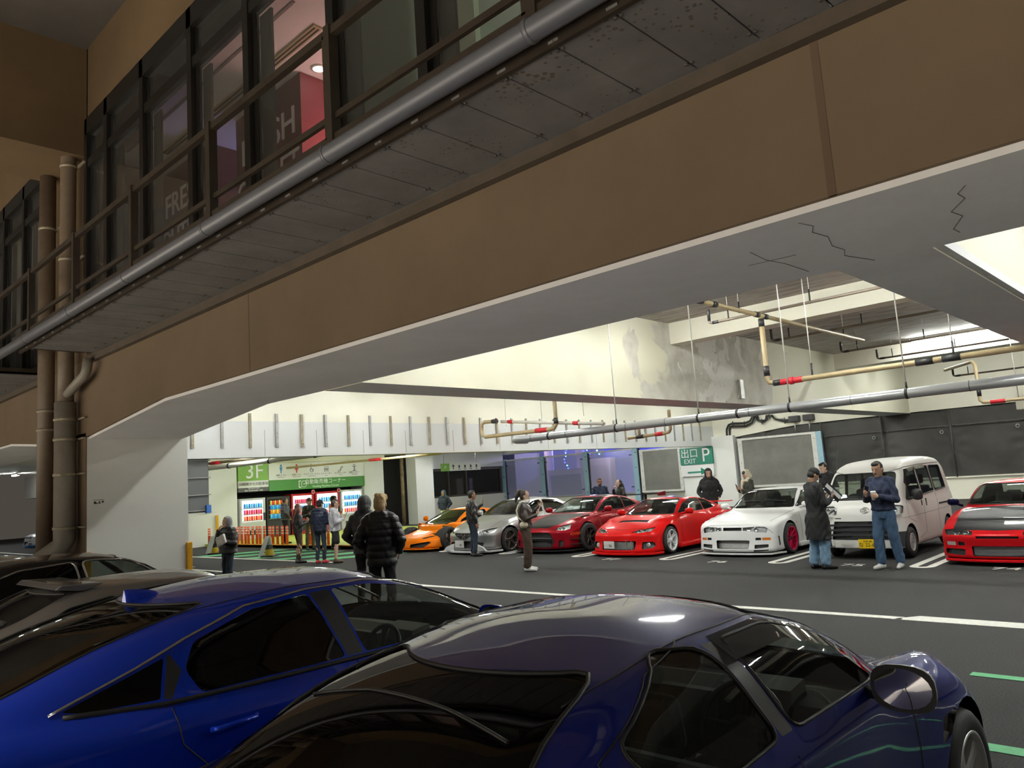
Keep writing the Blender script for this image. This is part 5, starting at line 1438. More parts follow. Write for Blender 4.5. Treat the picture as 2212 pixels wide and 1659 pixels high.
    for sd in (1, -1):
        c.seam(b, [(0.74, sd, 0.92), (0.72, sd, 0.5), (0.78, sd, 0.25)], (0, sd, 0)); c.seam(b, [(-0.55, sd, 0.92), (-0.6, sd, 0.4)], (0, sd, 0))
        c.seam(gd, [(0.80, sd, 0.74), (0.68, sd, 0.45), (0.55, sd, 0.32), (0.2, sd, 0.28)], (0, sd, 0), 0.007)
        c.mirror((0.55, sd * 1.03, 1.0), DR, sd, (0.12, 0.12, 0.075), arm=(0.60, sd * 0.86, 0.92))
        for k in range(6):
            p, n = c.surf((1.18 + k * 0.055, sd * 0.86, 1), (0, sd * 0.3, 1)); b.obox(p, (0.012, 0, 0), (0, 0.05, 0), (0, 0, 0.012))
    b.build('panel_gap', RUB, c.root); gd.build('gold_stripe', GOLD, c.root)
    w = MB()
    w.prism([(-2.28, 1.225), (-1.98, 1.25), (-1.97, 1.262), (-2.28, 1.25)], 'y', -0.95, 0.95)
    for y in (-0.42, 0.42): w.prism([(-2.16, 0.98), (-2.06, 0.98), (-2.08, 1.235), (-2.17, 1.235)], 'y', y - 0.012, y + 0.012)
    w.build('rear_wing', CARBON, c.root)
    e = MB()
    for y in (-0.96, 0.96): e.prism([(-2.34, 1.18), (-1.95, 1.19), (-1.97, 1.27), (-2.34, 1.31)], 'y', y - 0.012, y + 0.012)
    e.build('wing_endplate', DR, c.root)
    k = MB()
    for sd in (1, -1): k.box(-0.9, 0.95, sd * 0.86, sd * 1.02, 0.10, 0.14)
    k.build('side_skirt', CARBON, c.root)
    def decal(name, s_, size, x, z, m, y=1):
        p, n = c.surf((x, y, z), (0, 1, 0)); n.z *= 0.3; n.normalize()
        return text(name, s_, size, p + n * 0.004, Vector((0, 0, 1)).cross(n), (0, 0, 1), m, c.root, 0.001)
    decal('decal', 'ADVAN', 0.10, 1.92, 0.475, mat('orange_decal', (0.8, 0.12, 0.02), 0.4)); decal('decal', 'LINK', 0.12, 0.93, 0.33, GOLD); decal('decal', '+ BRIDE ONE', 0.075, 0.10, 0.80, PLATEW)
    c.plate((2.29, -0.30, 0.27), (1, -0.35, 0), PLATEW, INKG, None, '·· ·1', w=0.30)
    c.liner(1.41, 0.345, 0.395); c.liner(-1.37, 0.345, 0.395)
    c.wheels([(1.41, 0.90, 0), (1.41, -0.90, 0), (-1.37, 0.91, 0), (-1.37, -0.91, 0)], 0.35, 0.285, 0.255, 'y', PLAST, spokes=6)
    c.interior(0.42, -0.3, -1, zc=0.30, dz=0.0)
    c.finish(DR); row(c, -13.45, 14.75, 2.33)
gtr()

def silver():
    SV = paint('silver_paint', (0.50, 0.51, 0.52), 0.75, 0.3)
    sp = dict(name='sedan', xf=2.35, xr=-2.35, z0=0.12, zs=0.52, zbelt=0.96, res=(70, 32, 110),
              H=[(-2.35, 1.0), (-1.8, 1.04), (-0.7, 0.98), (0.8, 0.95), (1.5, 0.86), (2.0, 0.74), (2.35, 0.58)],
              W=[(-2.35, 0.80), (-1.5, 0.90), (-0.5, 0.885), (0.7, 0.885), (1.42, 0.92), (2.0, 0.89), (2.35, 0.82)],
              Sz=[(0.05, 0.0), (0.3, 0.0), (0.65, 0.0), (0.85, 0.03), (0.98, 0.07)], Fz=[(0.05, 0.0), (0.12, 0.0), (0.32, 0.05), (0.48, 0.04), (0.62, 0.16), (0.8, 0.6)], Rz=[(0.1, 0.12), (0.4, 0.0), (0.85, 0.02), (1.05, 0.12)],
              G=[(-1.8, 1.02), (-1.35, 1.24), (-0.9, 1.36), (-0.4, 1.395), (0.0, 1.375), (0.35, 1.29), (1.0, 0.95), (1.15, 0.85)], WG=[(-1.8, 0.68), (-1.0, 0.77), (0.0, 0.81), (0.9, 0.76)], tb=0.40, gcrown=0.05,
              kf=0.32, kshoulder=0.08, knose=0.08, flare=[(1.42, 0.05, 0.42, 0.45, 0.25), (-1.42, 0.05, 0.42, 0.5, 0.25)], crown=0.05)
    c = Car(sp, 'silver sedan with white front splitter, between the orange car and the dark red coupe')
    for xw in (1.42, -1.42): c.arch(xw, 0.33, 0.38)
    c.screen('windscreen', [(-0.72, 0.965), (0.72, 0.965), (0.56, 1.325), (-0.56, 1.325)], 1, CGC, RUB)
    c.screen('rear_window', [(-0.6, 1.06), (0.6, 1.06), (0.5, 1.31), (-0.5, 1.31)], -1, CGD, RUB, x0=-1.5)
    c.side_windows([('front_side_window', [(-0.12, 0.98), (0.82, 0.98), (0.35, 1.22), (0.05, 1.30), (-0.17, 1.31)], CGD), ('rear_side_window', [(-0.20, 0.98), (-0.25, 1.31), (-0.75, 1.28), (-1.2, 1.10), (-1.1, 1.0)], CGD)], CG, CHROME, r=0.05)
    lamp2(c, [(2.2, 0.44, 0.55), (2.1, 0.70, 0.53), (2.0, 0.86, 0.60), (1.85, 0.88, 0.69), (2.0, 0.72, 0.665), (2.2, 0.50, 0.60)], ax=(1, 0.35, 0.25), bulbs=[(0.60, 0.575, 0.045), (0.74, 0.61, 0.04)], r=0.02)
    o = hole(c, [(-0.40, 0.545), (-0.12, 0.40), (0.12, 0.40), (0.40, 0.545), (0.38, 0.565), (-0.38, 0.565)], 0.05, name='grille', r=0.02)
    e = MB()
    for sd in (1, -1):
        e.prism([(0.0, 0.475), (sd * 0.035, 0.475), (sd * 0.10, 0.54), (sd * 0.055, 0.54)], 'x', 2.285, 2.30); e.prism([(0.0, 0.475), (sd * 0.03, 0.475), (sd * 0.07, 0.42), (sd * 0.03, 0.42)], 'x', 2.285, 2.30)
    e.build('badge', CHROME, o)
    hole(c, [(-0.62, 0.17), (0.62, 0.17), (0.66, 0.30), (0.35, 0.355), (-0.35, 0.355), (-0.66, 0.30)], 0.09, name='bumper_mouth', r=0.03)
    WP = mat('white_splitter', (0.75, 0.75, 0.76), 0.35)
    s = MB(); s.prism([(1.75, 0.95), (2.15, 0.86), (2.36, 0.45), (2.41, 0.0), (2.36, -0.45), (2.15, -0.86), (1.75, -0.95)], 'z', 0.05, 0.10)
    for sd in (1, -1): s.prism([(sd * 0.40, 0.09), (sd * 0.85, 0.10), (sd * 0.72, 0.20), (sd * 0.42, 0.29)], 'x', 2.24, 2.30)
    s.build('front_splitter', WP, c.root, bevel=0.006)
    c.plate((2.31, -0.16, 0.275), (1, -0.05, 0), PLATEW, INKK, None, '· · 40', w=0.38, h=0.19)
    b = MB()
    for sd in (1, -1):
        c.seam(b, [(1.9, sd * 0.66, 1), (1.0, sd * 0.72, 1)], (0, 0, 1)); c.seam(b, [(0.9, sd, 0.92), (0.86, sd, 0.5), (0.9, sd, 0.25)], (0, sd, 0)); c.seam(b, [(-0.16, sd, 0.96), (-0.14, sd, 0.3)], (0, sd, 0))
        c.mirror((0.66, sd * 0.98, 1.03), SV, sd, (0.10, 0.11, 0.075), arm=(0.72, sd * 0.84, 0.96))
    b.build('panel_gap', RUB, c.root)
    c.liner(1.42, 0.33, 0.38); c.liner(-1.42, 0.33, 0.38)
    c.wheels([(1.42, 0.84, 0), (1.42, -0.84, 0), (-1.42, 0.84, 0), (-1.42, -0.84, 0)], 0.325, 0.24, 0.262, 'spoke', mat('bronze_rim', (0.20, 0.155, 0.14), 0.3, 0.8), CHROME, spokes=5)
    c.interior(0.55, -0.2, -1, zc=0.30, dz=0.03)
    c.finish(SV); row(c, -15.75, 14.3, 2.35)
silver()

def wedge():
    OR = paint('orange_paint', (0.85, 0.20, 0.008), 0.15, 0.33)
    sp = dict(name='supercar', xf=2.23, xr=-2.23, z0=0.11, zs=0.42, zbelt=0.80, res=(70, 32, 110),
              H=[(-2.23, 0.88), (-1.7, 0.92), (-0.8, 0.90), (0.4, 0.82), (0.95, 0.75), (1.4, 0.68), (1.9, 0.52), (2.25, 0.34)],
              W=[(-2.23, 0.86), (-1.4, 0.96), (-0.4, 0.92), (0.6, 0.90), (1.3, 0.95), (1.9, 0.92), (2.25, 0.80)],
              Sz=[(0.05, 0.0), (0.2, 0.0), (0.4, 0.01), (0.6, 0.02), (0.8, 0.08)], Fz=[(0.05, 0.03), (0.12, 0.0), (0.25, 0.04), (0.34, 0.08), (0.45, 0.35), (0.6, 0.9)], Rz=[(0.1, 0.2), (0.4, 0.0), (0.8, 0.05), (1.0, 0.2)],
              G=[(-1.9, 0.86), (-1.2, 1.03), (-0.7, 1.13), (-0.25, 1.165), (0.1, 1.13), (0.6, 0.95), (1.05, 0.72), (1.2, 0.62)], WG=[(-1.9, 0.60), (-1.0, 0.72), (0.0, 0.80), (1.0, 0.74)], tb=0.55, gcrown=0.05,
              kf=0.40, kshoulder=0.07, knose=0.06, flare=[(1.32, 0.03, 0.4, 0.45, 0.25), (-1.3, 0.05, 0.4, 0.5, 0.25)], hump=[(1.32, 0.78, 0.12, 0.46, 0.18), (-1.2, 0.78, 0.08, 0.5, 0.2)], crown=0.05)
    c = Car(sp, 'orange wedge-shaped supercar, leftmost of the far row')
    for xw in (1.32, -1.30): c.arch(xw, 0.335, 0.375)
    c.screen('windscreen', [(-0.72, 0.735), (0.72, 0.735), (0.50, 1.10), (-0.50, 1.10)], 1, CGC, RUB)
    c.side_windows([('side_window', [(-0.55, 0.84), (0.38, 0.82), (0.16, 0.97), (-0.15, 1.07), (-0.50, 1.075)], CGD), ('quarter_window', [(0.42, 0.81), (0.72, 0.765), (0.60, 0.84), (0.36, 0.92)], CGD)], CG, RUB, r=0.03)
    lamp2(c, [(2.0, 0.46, 0.38), (2.0, 0.60, 0.385), (1.75, 0.86, 0.53), (1.7, 0.88, 0.575), (1.9, 0.66, 0.485), (2.0, 0.50, 0.44)], ax=(1, 0.3, 0.5), bulbs=[(0.60, 0.42, 0.03), (0.70, 0.47, 0.03)], back=PLAST, r=0.02)
    hole(c, [(0.16, 0.135), (0.62, 0.135), (0.80, 0.27), (0.72, 0.30), (0.16, 0.23)], 0.10, both=True, name='front_intake', r=0.02)
    for sd in (1, -1):
        c.mirror((0.52, sd * 1.06, 0.88), OR, sd, (0.10, 0.10, 0.085), arm=(0.55, sd * 0.86, 0.76))
        pid = c.cut(rpoly([(-0.45, sd, 0.35), (-0.85, sd, 0.45), (-0.95, sd, 0.75), (-0.75, sd, 0.72)], 0.03), (0, sd, 0)); c.recess(pid, 'side_intake', 0.06, (0, sd, 0), PLAST, PLAST)
    b = MB()
    for sd in (1, -1): c.seam(b, [(1.75, sd * 0.5, 1), (0.98, sd * 0.66, 1)], (0, 0, 1)); c.seam(b, [(0.62, sd, 0.76), (0.66, sd, 0.4), (0.55, sd, 0.2)], (0, sd, 0))
    b.build('panel_gap', RUB, c.root)
    s = MB(); s.prism([(1.75, 0.94), (2.05, 0.84), (2.24, 0.4), (2.27, 0.0), (2.24, -0.4), (2.05, -0.84), (1.75, -0.94)], 'z', 0.08, 0.11); s.build('front_lip', OR, c.root)
    c.liner(1.32, 0.30, 0.335); c.liner(-1.30, 0.30, 0.335)
    c.wheels([(1.32, 0.87, 0.1), (1.32, -0.87, 0.1), (-1.30, 0.88, 0), (-1.30, -0.88, 0)], 0.34, 0.25, 0.26, 'y', PLAST, spokes=5, caliper=mat('orange_caliper', (0.7, 0.16, 0.02), 0.4))
    c.interior(0.40, -0.25, -1, zc=0.22, dz=-0.14, rear=False)
    c.finish(OR); row(c, -18.45, 14.5, 2.23)
wedge()

def van():
    VW = paint('van_white', (0.78, 0.77, 0.74), 0.0, 0.4)
    sp = dict(name='van', cat='van', xf=1.70, xr=-1.70, z0=0.20, zs=0.85, zbelt=1.0, res=(76, 40, 130),
              H=[(-1.7, 1.02), (0.8, 1.02), (1.2, 1.02), (1.7, 0.98)],
              W=[(-1.7, 0.715), (-1.2, 0.735), (1.0, 0.735), (1.7, 0.71)],
              Sz=[(0.1, 0.03), (0.4, 0.0), (0.8, 0.0), (1.0, 0.012)], Fz=[(0.1, 0.03), (0.3, 0.0), (0.6, 0.01), (0.8, 0.03), (1.0, 0.13), (1.1, 0.25)], Rz=[(0.1, 0.1), (0.3, 0.0), (0.9, 0.0), (1.2, 0.02)],
              G=[(-1.72, 1.30), (-1.62, 1.70), (-1.45, 1.80), (-0.8, 1.84), (0.4, 1.80), (0.85, 1.73), (1.05, 1.62), (1.52, 1.06), (1.6, 0.9)], WG=[(-1.7, 0.715), (0.8, 0.725), (1.6, 0.69)], tb=0.13, gcrown=0.03, gc=0.75, krail=0.14, kbelt=0.02,
              kf=0.17, pf=3.0, kr=0.06, kshoulder=0.04, knose=0.07, ktail=0.09, crown=0.02)
    c = Car(sp, 'white boxy microvan with yellow plate, behind the man in the navy jacket')
    for xw in (1.18, -1.20): c.arch(xw, 0.285, 0.335)
    c.screen('windscreen', [(-0.60, 1.09), (0.60, 1.09), (0.555, 1.565), (-0.555, 1.565)], 1, CGC, RUB, r=0.07, tr=0.014, x0=1.2)
    c.side_windows([('front_side_window', [(0.30, 1.08), (1.20, 1.05), (0.84, 1.56), (0.36, 1.60)], CGC), ('sliding_door_window', [(0.20, 1.09), (0.24, 1.60), (-0.52, 1.63), (-0.56, 1.12)], CG), ('rear_side_window', [(-0.66, 1.12), (-0.62, 1.63), (-1.34, 1.62), (-1.42, 1.15)], CG)], CG, RUB, r=0.05, tr=0.012)
    c.screen('rear_window', [(-0.55, 1.12), (0.55, 1.12), (0.52, 1.58), (-0.52, 1.58)], -1, CGC, RUB, x0=-1.6)
    lamp2(c, [(1.6, 0.42, 0.80), (1.5, 0.72, 0.82), (1.45, 0.73, 0.96), (1.6, 0.50, 0.99), (1.6, 0.42, 0.93)], ax=(1, 0.35, 0.2), bulbs=[(0.50, 0.88, 0.05), (0.61, 0.90, 0.05)], r=0.025)
    o = hole(c, [(-0.56, 0.36), (0.56, 0.36), (0.48, 0.70), (-0.48, 0.70)], 0.035, name='grille', r=0.02, back=mat('dark_grille', (0.035, 0.036, 0.04), 0.45))
    g = MB()
    for z in (0.45, 0.54, 0.63): g.box(1.655, 1.685, -0.55, 0.55, z - 0.018, z + 0.018)
    for z0, z1 in ((0.37, 0.44), (0.47, 0.53), (0.65, 0.69)): g.box(1.66, 1.68, -0.16, 0.16, z0, z1, 1)
    g.build('grille_bar', [mat('dark_grille', None), PLAST], o)
    for sd in (1, -1):
        for poly in ([(0.585, 0.225), (0.86, 0.225), (0.86, 0.50), (0.60, 0.50)],):
            pid = c.cut([(1.6, sd * p.x, p.y) for p in rpoly(poly, 0.02)], (1, sd * 0.6, 0), reach=0.75, mind=0.05); c.patch(pid, 'bumper_corner', mat('bumper_grey', (0.03, 0.031, 0.035), 0.5))
        c.mirror((1.02, sd * 0.86, 1.13), mat('bumper_grey', None), sd, (0.07, 0.095, 0.105), arm=(1.05, sd * 0.72, 1.06))
        hole(c, [(sd * 0.34, 0.745), (sd * 0.46, 0.745), (sd * 0.46, 0.765), (sd * 0.34, 0.765)], 0.01, name='bonnet_slot', r=0.003)
    e = MB(); s_, n = c.surf((1.7, 0.10, 0.90), (1, 0, 0)); u = Vector((0, 1, 0)); v = u.cross(n) * -1
    ring = [s_ + n * 0.008 + u * (0.075 * math.cos(a)) + v * (0.05 * math.sin(a)) for a in [2 * PI * k / 24 for k in range(24)]]
    e.tube(ring, 0.007, 6, closed=True)
    e.tube([s_ + n * 0.008 + u * -0.03 + v * -0.022, s_ + n * 0.008 + u * -0.03 + v * 0.022], 0.008, 6)
    e.tube([s_ + n * 0.008 + u * (-0.03 + 0.06 * math.sin(a)) + v * (0.022 * math.cos(a)) for a in [PI * k / 8 for k in range(9)]], 0.008, 6)
    e.build('badge', CHROME, c.root)
    bl = MB(); bl.prism([(1.50, 0.60), (1.66, 0.50), (1.71, 0.0), (1.66, -0.50), (1.50, -0.60), (1.4, -0.6), (1.4, 0.6)], 'z', 0.21, 0.335); bl.build('lower_bumper', VW, c.root, bevel=0.012)
    c.plate((1.725, 0.12, 0.295), (1, 0, 0), PLATEY, INKK, '大宮 480', 'な 22-68', w=0.33, h=0.165)
    b = MB(); hd = MB()
    for sd in (1, -1):
        c.seam(b, [(1.24, sd, 1.03), (1.22, sd, 0.72), (0.85, sd, 0.62)], (0, sd, 0)); c.seam(b, [(0.30, sd, 1.62), (0.26, sd, 1.05), (0.28, sd, 0.4), (0.7, sd, 0.32)], (0, sd, 0)); c.seam(b, [(-0.60, sd, 1.66), (-0.62, sd, 1.0), (-0.62, sd, 0.35)], (0, sd, 0))
        c.seam(b, [(1.1, sd, 1.66), (0.85, sd, 1.70), (0.0, sd, 1.73), (-1.4, sd, 1.735)], (0, sd, 0.15), 0.008)
        c.seam(b, [(1.55, sd, 0.74), (0.3, sd, 0.74), (-1.5, sd, 0.76)], (0, sd, 0), 0.004)
        for x, hh in ((0.40, 0.05), (0.12, 0.07)):
            s_, n = c.surf((x, sd, 0.94), (0, sd, 0)); hd.obox(s_, (0.018, 0, 0), (0, 0.012, 0), (0, 0, hh))
        s_, n = c.surf((-1.0, sd, 0.86), (0, sd, 0)); hd.obox(s_, (0.30, 0, 0), (0, 0.006, 0), (0, 0, 0.018))
    b.build('panel_gap', mat('seam_grey', (0.18, 0.17, 0.16), 0.8), c.root); hd.build('door_handle', PLAST, c.root)
    for sd in (1, -1):
        v = MB(); pts = [(1.10, 1.36), (0.90, 1.60), (0.30, 1.645), (-0.5, 1.665)]
        H_ = []; L_ = []
        for p, q in zip(pts, pts[1:]):
            for k in range(4):
                t = k / 4; x, z = p[0] + (q[0] - p[0]) * t, p[1] + (q[1] - p[1]) * t
                a = c.surf((x, sd, z), (0, sd, 0))[0]; H_.append(a + Vector((0, sd * 0.005, 0))); L_.append(a + Vector((-0.02, sd * 0.035, -0.06)))
        A = v.vs(H_); B = v.vs(L_)
        for k in range(len(A) - 1): v.bm.faces.new([A[k], A[k + 1], B[k + 1], B[k]])
        v.build('rain_visor', glass_mat('smoked_acrylic', None, 0), c.root)
    a = MB(); a.tube([(0.98, -0.60, 1.60), (0.62, -0.62, 2.18)], 0.006, 6); a.cyl((1.0, -0.60, 1.58), (0.95, -0.60, 1.66), 0.02); a.build('antenna', PLAST, c.root)
    mf = MB()
    for sd in (1, -1): mf.box(0.80, 0.82, sd * 0.52, sd * 0.71, 0.14, 0.42)
    mf.build('mud_flap', RUB, c.root)
    c.liner(1.18, 0.285, 0.335); c.liner(-1.20, 0.285, 0.335)
    c.wheels([(1.18, 0.655, 0), (1.18, -0.655, 0), (-1.20, 0.655, 0), (-1.20, -0.655, 0)], 0.28, 0.155, 0.165, 'spoke', ALLOY, spokes=8)
    c.interior(1.02, 0.15, -1, yseat=0.33, zc=0.42, dz=0.20, m_dash=DASH)
    c.finish(VW); row(c, -5.42, 14.85, 1.70)
van()

def redblack():
    RD = paint('red_paint', (0.50, 0.008, 0.012), 0.05, 0.33)
    sp = dict(name='coupe', xf=2.22, xr=-2.22, z0=0.12, zs=0.48, zbelt=0.88, res=(70, 34, 116),
              H=[(-2.22, 0.93), (-1.6, 0.96), (-0.7, 0.92), (0.8, 0.89), (1.4, 0.79), (1.9, 0.66), (2.22, 0.55)],
              W=[(-2.22, 0.78), (-1.4, 0.87), (0.0, 0.855), (1.3, 0.875), (1.9, 0.86), (2.22, 0.80)],
              Sz=[(0.05, 0.0), (0.3, 0.0), (0.6, 0.0), (0.78, 0.02), (0.9, 0.07)], Fz=[(0.05, 0.0), (0.15, 0.0), (0.3, 0.03), (0.45, 0.02), (0.56, 0.12), (0.7, 0.5)], Rz=[(0.1, 0.12), (0.4, 0.0), (0.8, 0.03), (1.0, 0.15)],
              G=[(-1.8, 0.94), (-1.2, 1.20), (-0.7, 1.29), (-0.1, 1.30), (0.2, 1.25), (0.85, 0.90), (1.0, 0.80)], WG=[(-1.8, 0.66), (-1.0, 0.76), (0.0, 0.78), (0.8, 0.74)], tb=0.42, gcrown=0.05,
              kf=0.22, pf=3.5, kshoulder=0.07, knose=0.06, flare=[(1.3, 0.02, 0.4, 0.5, 0.28)], crown=0.05)
    c = Car(sp, 'red coupe with black hood, cut by the right frame edge')
    for xw in (1.30, -1.25): c.arch(xw, 0.315, 0.36)
    c.screen('windscreen', [(-0.70, 0.905), (0.70, 0.905), (0.55, 1.24), (-0.55, 1.24)], 1, CGC, RUB)
    c.screen('rear_window', [(-0.6, 0.98), (0.6, 0.98), (0.5, 1.22), (-0.5, 1.22)], -1, CG, RUB, x0=-1.5)
    c.side_windows([('side_window', [(-0.5, 0.92), (0.66, 0.92), (0.15, 1.20), (-0.5, 1.22)], CG)], CG, RUB, r=0.05)
    pid = c.cut(rpoly([(0.93, -0.72, 1), (0.93, 0.72, 1), (2.05, 0.66, 1), (2.10, 0, 1), (2.05, -0.66, 1)], 0.05), (0, 0, 1), mind=0.3); c.patch(pid, 'hood_skin', CARBON)
    lamp2(c, [(2.1, 0.33, 0.475), (2.0, 0.76, 0.48), (1.9, 0.82, 0.57), (2.05, 0.62, 0.60), (2.1, 0.36, 0.55)], ax=(1, 0.25, 0.25), bulbs=[(0.46, 0.52, 0.045), (0.62, 0.53, 0.045)], r=0.03, back=PLAST)
    o = hole(c, [(-0.36, 0.16), (0.36, 0.16), (0.38, 0.32), (-0.38, 0.32)], 0.10, name='intercooler_mouth', back=GALV, wall=RD)
    f = MB()
    for k in range(6): f.box(2.11, 2.13, -0.36, 0.36, 0.175 + k * 0.023, 0.185 + k * 0.023)
    f.build('intercooler_fin', ALLOY, o)
    hole(c, [(-0.30, 0.44), (0.30, 0.44), (0.30, 0.475), (-0.30, 0.475)], 0.04, name='grille', r=0.008, wall=RD)
    hole(c, [(0.48, 0.17), (0.80, 0.19), (0.80, 0.27), (0.48, 0.27)], 0.06, both=True, name='bumper_vent')
    for sd in (1, -1):
        pid = c.cut([(2.1, sd * p.x, p.y) for p in rpoly([(0.62, 0.325), (0.78, 0.325), (0.78, 0.385), (0.62, 0.385)], 0.012)], (1, sd * 0.2, 0)); c.patch(pid, 'turn_signal', mat('clear_signal', (0.4, 0.38, 0.35), 0.3, coat=0.5))
        hole(c, [(sd * 0.48, 0.325), (sd * 0.58, 0.325), (sd * 0.58, 0.385), (sd * 0.48, 0.385)], 0.03, name='bumper_vent', r=0.015)
        c.mirror((0.60, sd * 0.96, 0.95), paint('navy_mirror', (0.01, 0.012, 0.06), 0.2), sd, (0.11, 0.10, 0.065), arm=(0.66, sd * 0.80, 0.88))
    l = MB(); l.prism([(1.75, 0.90), (2.1, 0.80), (2.24, 0.4), (2.27, 0.0), (2.24, -0.4), (2.1, -0.80), (1.75, -0.90)], 'z', 0.07, 0.11); l.build('front_lip', RD, c.root, bevel=0.01)
    b = MB()
    for sd in (1, -1): c.seam(b, [(0.80, sd, 0.85), (0.78, sd, 0.3)], (0, sd, 0))
    b.build('panel_gap', RUB, c.root)
    c.liner(1.30, 0.315, 0.36); c.liner(-1.25, 0.315, 0.36)
    c.wheels([(1.30, 0.80, 0), (1.30, -0.80, 0), (-1.25, 0.8, 0), (-1.25, -0.8, 0)], 0.31, 0.22, 0.23, 'y', ALLOY, spokes=5)
    c.interior(0.38, -0.35, -1, zc=0.26, dz=-0.05, m_seat=mat('seat_grey', (0.12, 0.12, 0.12), 0.8))
    c.finish(RD); row(c, -3.12, 14.3, 2.22)
redblack()
# ------------------------------------------------------------------ vending corner, left of the fascia
structure(MB().box(-34.5, -19.5, Y1, 36, 3.75, 3.95).build('ceiling_low', WHITE))
structure(MB().box(-60, -34.5, Y1, 36, 4.6, 4.8).build('ceiling_low_left', WHITE))
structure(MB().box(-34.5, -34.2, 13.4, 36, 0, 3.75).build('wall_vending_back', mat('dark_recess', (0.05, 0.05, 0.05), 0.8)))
structure(MB().box(-34.4, -33.0, 13.6, 16.55, 0, 3.75).build('wall_vending_left', WHITE))
structure(MB().box(-34.4, -32.9, 23.45, 24.6, 0, 3.75).build('wall_vending_right', WHITE))
structure(MB().box(-33.2, -32.75, 13.6, 24.6, 3.5, 3.75).build('beam_vending', CREAM))
GRN = mat('sign_green', (0.20, 0.42, 0.06), 0.5); GRN2 = mat('sign_dark_green', (0.07, 0.25, 0.055), 0.5)
SW = mat('sign_white', (0.80, 0.80, 0.80), 0.5); SG = mat('sign_grey', (0.09, 0.09, 0.095), 0.5)
LW = mat('letter_white', (0.85, 0.85, 0.85), 0.5); LK = mat('letter_dark', (0.05, 0.05, 0.05), 0.5)
XS = -32.98; AX = (0, 1, 0); UP = (0, 0, 1); VO = (-33, 16.6, 2.2)
r = thing('floor_sign', 'green and white level sign reading 3F left above the vending machines', 'sign', VO)
MB(VO).box(-33.1, -32.99, 16.62, 18.1, 2.72, 3.6).build('green_panel', GRN, r); MB(VO).box(-33.1, -32.99, 16.62, 18.1, 2.41, 2.72).build('white_strip', SW, r); MB(VO).box(-33.1, -32.99, 16.62, 18.1, 2.22, 2.41).build('grey_strip', SG, r)
text('lettering', '3F', 0.95, (XS, 17.4, 3.12), AX, UP, LW, r, org=VO); text('lettering', '川崎側からの駐車場', 0.16, (XS, 17.36, 2.565), AX, UP, LK, r, org=VO)
text('lettering', 'Parking lot from', 0.085, (XS, 17.36, 2.375), AX, UP, LW, r, org=VO); text('lettering', 'the Kawasaki side', 0.125, (XS, 17.36, 2.285), AX, UP, LW, r, org=VO)
r = thing('directory_sign', 'long white pictogram board above the green vending machine band', 'sign', VO)
MB(VO).box(-33.1, -32.99, 18.12, 23.45, 2.70, 3.6).build('board', SW, r)
picto = mat('pictogram_grey', (0.10, 0.10, 0.11), 0.5)
for k, (s_, e_, m) in enumerate((('男性トイレ', "Men's Restroom", mat('pict_blue', (0.05, 0.22, 0.5), 0.5)), ('女性トイレ', "Women's Restroom", mat('pict_red', (0.55, 0.04, 0.06), 0.5)), ('バリアフリートイレ', 'Accessible Restroom', picto), ('エレベーター', 'Elevator', picto), ('エスカレーター', 'Escalator', picto), ('喫煙コーナー', 'Smoking Corner', picto))):
    y = 18.75 + k * 0.82
    text('lettering', s_, 0.105, (XS, y, 2.90), AX, UP, LK, r, org=VO); text('lettering', e_, 0.052, (XS, y, 2.81), AX, UP, LK, r, org=VO)
    b = MB(VO); X0, X1 = -32.99, -32.98
    if k < 2:
        b.ball((-32.985, y, 3.36), 0.005, 0.05, 0.05)
        b.prism([(y - 0.07, 3.30), (y + 0.07, 3.30), (y + (0.05 if k == 0 else 0.09), 3.14), (y + 0.03, 3.14), (y + 0.03, 3.0), (y - 0.03, 3.0), (y - 0.03, 3.14), (y - (0.05 if k == 0 else 0.09), 3.14)], 'x', X0, X1)
    elif k == 2:
        b.tube([(-32.985, y + 0.09 * math.cos(a), 3.10 + 0.09 * math.sin(a)) for a in [PI * 0.65 + 1.55 * PI * q / 14 for q in range(15)]], 0.012, 6); b.ball((-32.985, y - 0.03, 3.36), 0.005, 0.035, 0.035); b.box(X0, X1, y - 0.045, y - 0.02, 3.1, 3.3); b.box(X0, X1, y - 0.04, y + 0.06, 3.14, 3.165); b.box(X0, X1, y + 0.05, y + 0.075, 3.02, 3.16)
    elif k == 3:
        b.tube([(-32.985, y + a, 3.12 + c) for a, c in ((-0.11, -0.11), (0.11, -0.11), (0.11, 0.11), (-0.11, 0.11))], 0.012, 6, closed=True)
        for d in (-0.06, 0, 0.06): b.box(X0, X1, y + d - 0.015, y + d + 0.015, 3.05, 3.17)
    elif k == 4:
        b.tube([(-32.985, y - 0.14, 3.02), (-32.985, y - 0.05, 3.02), (-32.985, y + 0.06, 3.22), (-32.985, y + 0.14, 3.22), (-32.985, y + 0.14, 3.17), (-32.985, y + 0.08, 3.17), (-32.985, y - 0.03, 2.97), (-32.985, y - 0.14, 2.97)], 0.012, 6, closed=True)
    else:
        b.box(X0, X1, y - 0.02, y + 0.02, 2.99, 3.2); b.box(X0, X1, y - 0.09, y + 0.09, 2.97, 3.0); b.box(X0, X1, y - 0.1, y + 0.1, 3.2, 3.23); b.box(X0, X1, y - 0.05, y + 0.05, 3.28, 3.31)
    b.build('pictogram', m, r)
r = thing('vending_sign', 'green band reading Vending Machine Corner over the machines', 'sign', VO)
MB(VO).box(-33.1, -32.99, 18.12, 23.45, 2.20, 2.70).build('band', GRN2, r)
text('lettering', '自動販売機コーナー', 0.26, (XS, 21.15, 2.53), AX, UP, LW, r, org=VO); text('lettering', 'Vending Machine Corner', 0.15, (XS, 21.15, 2.31), AX, UP, LW, r, org=VO)
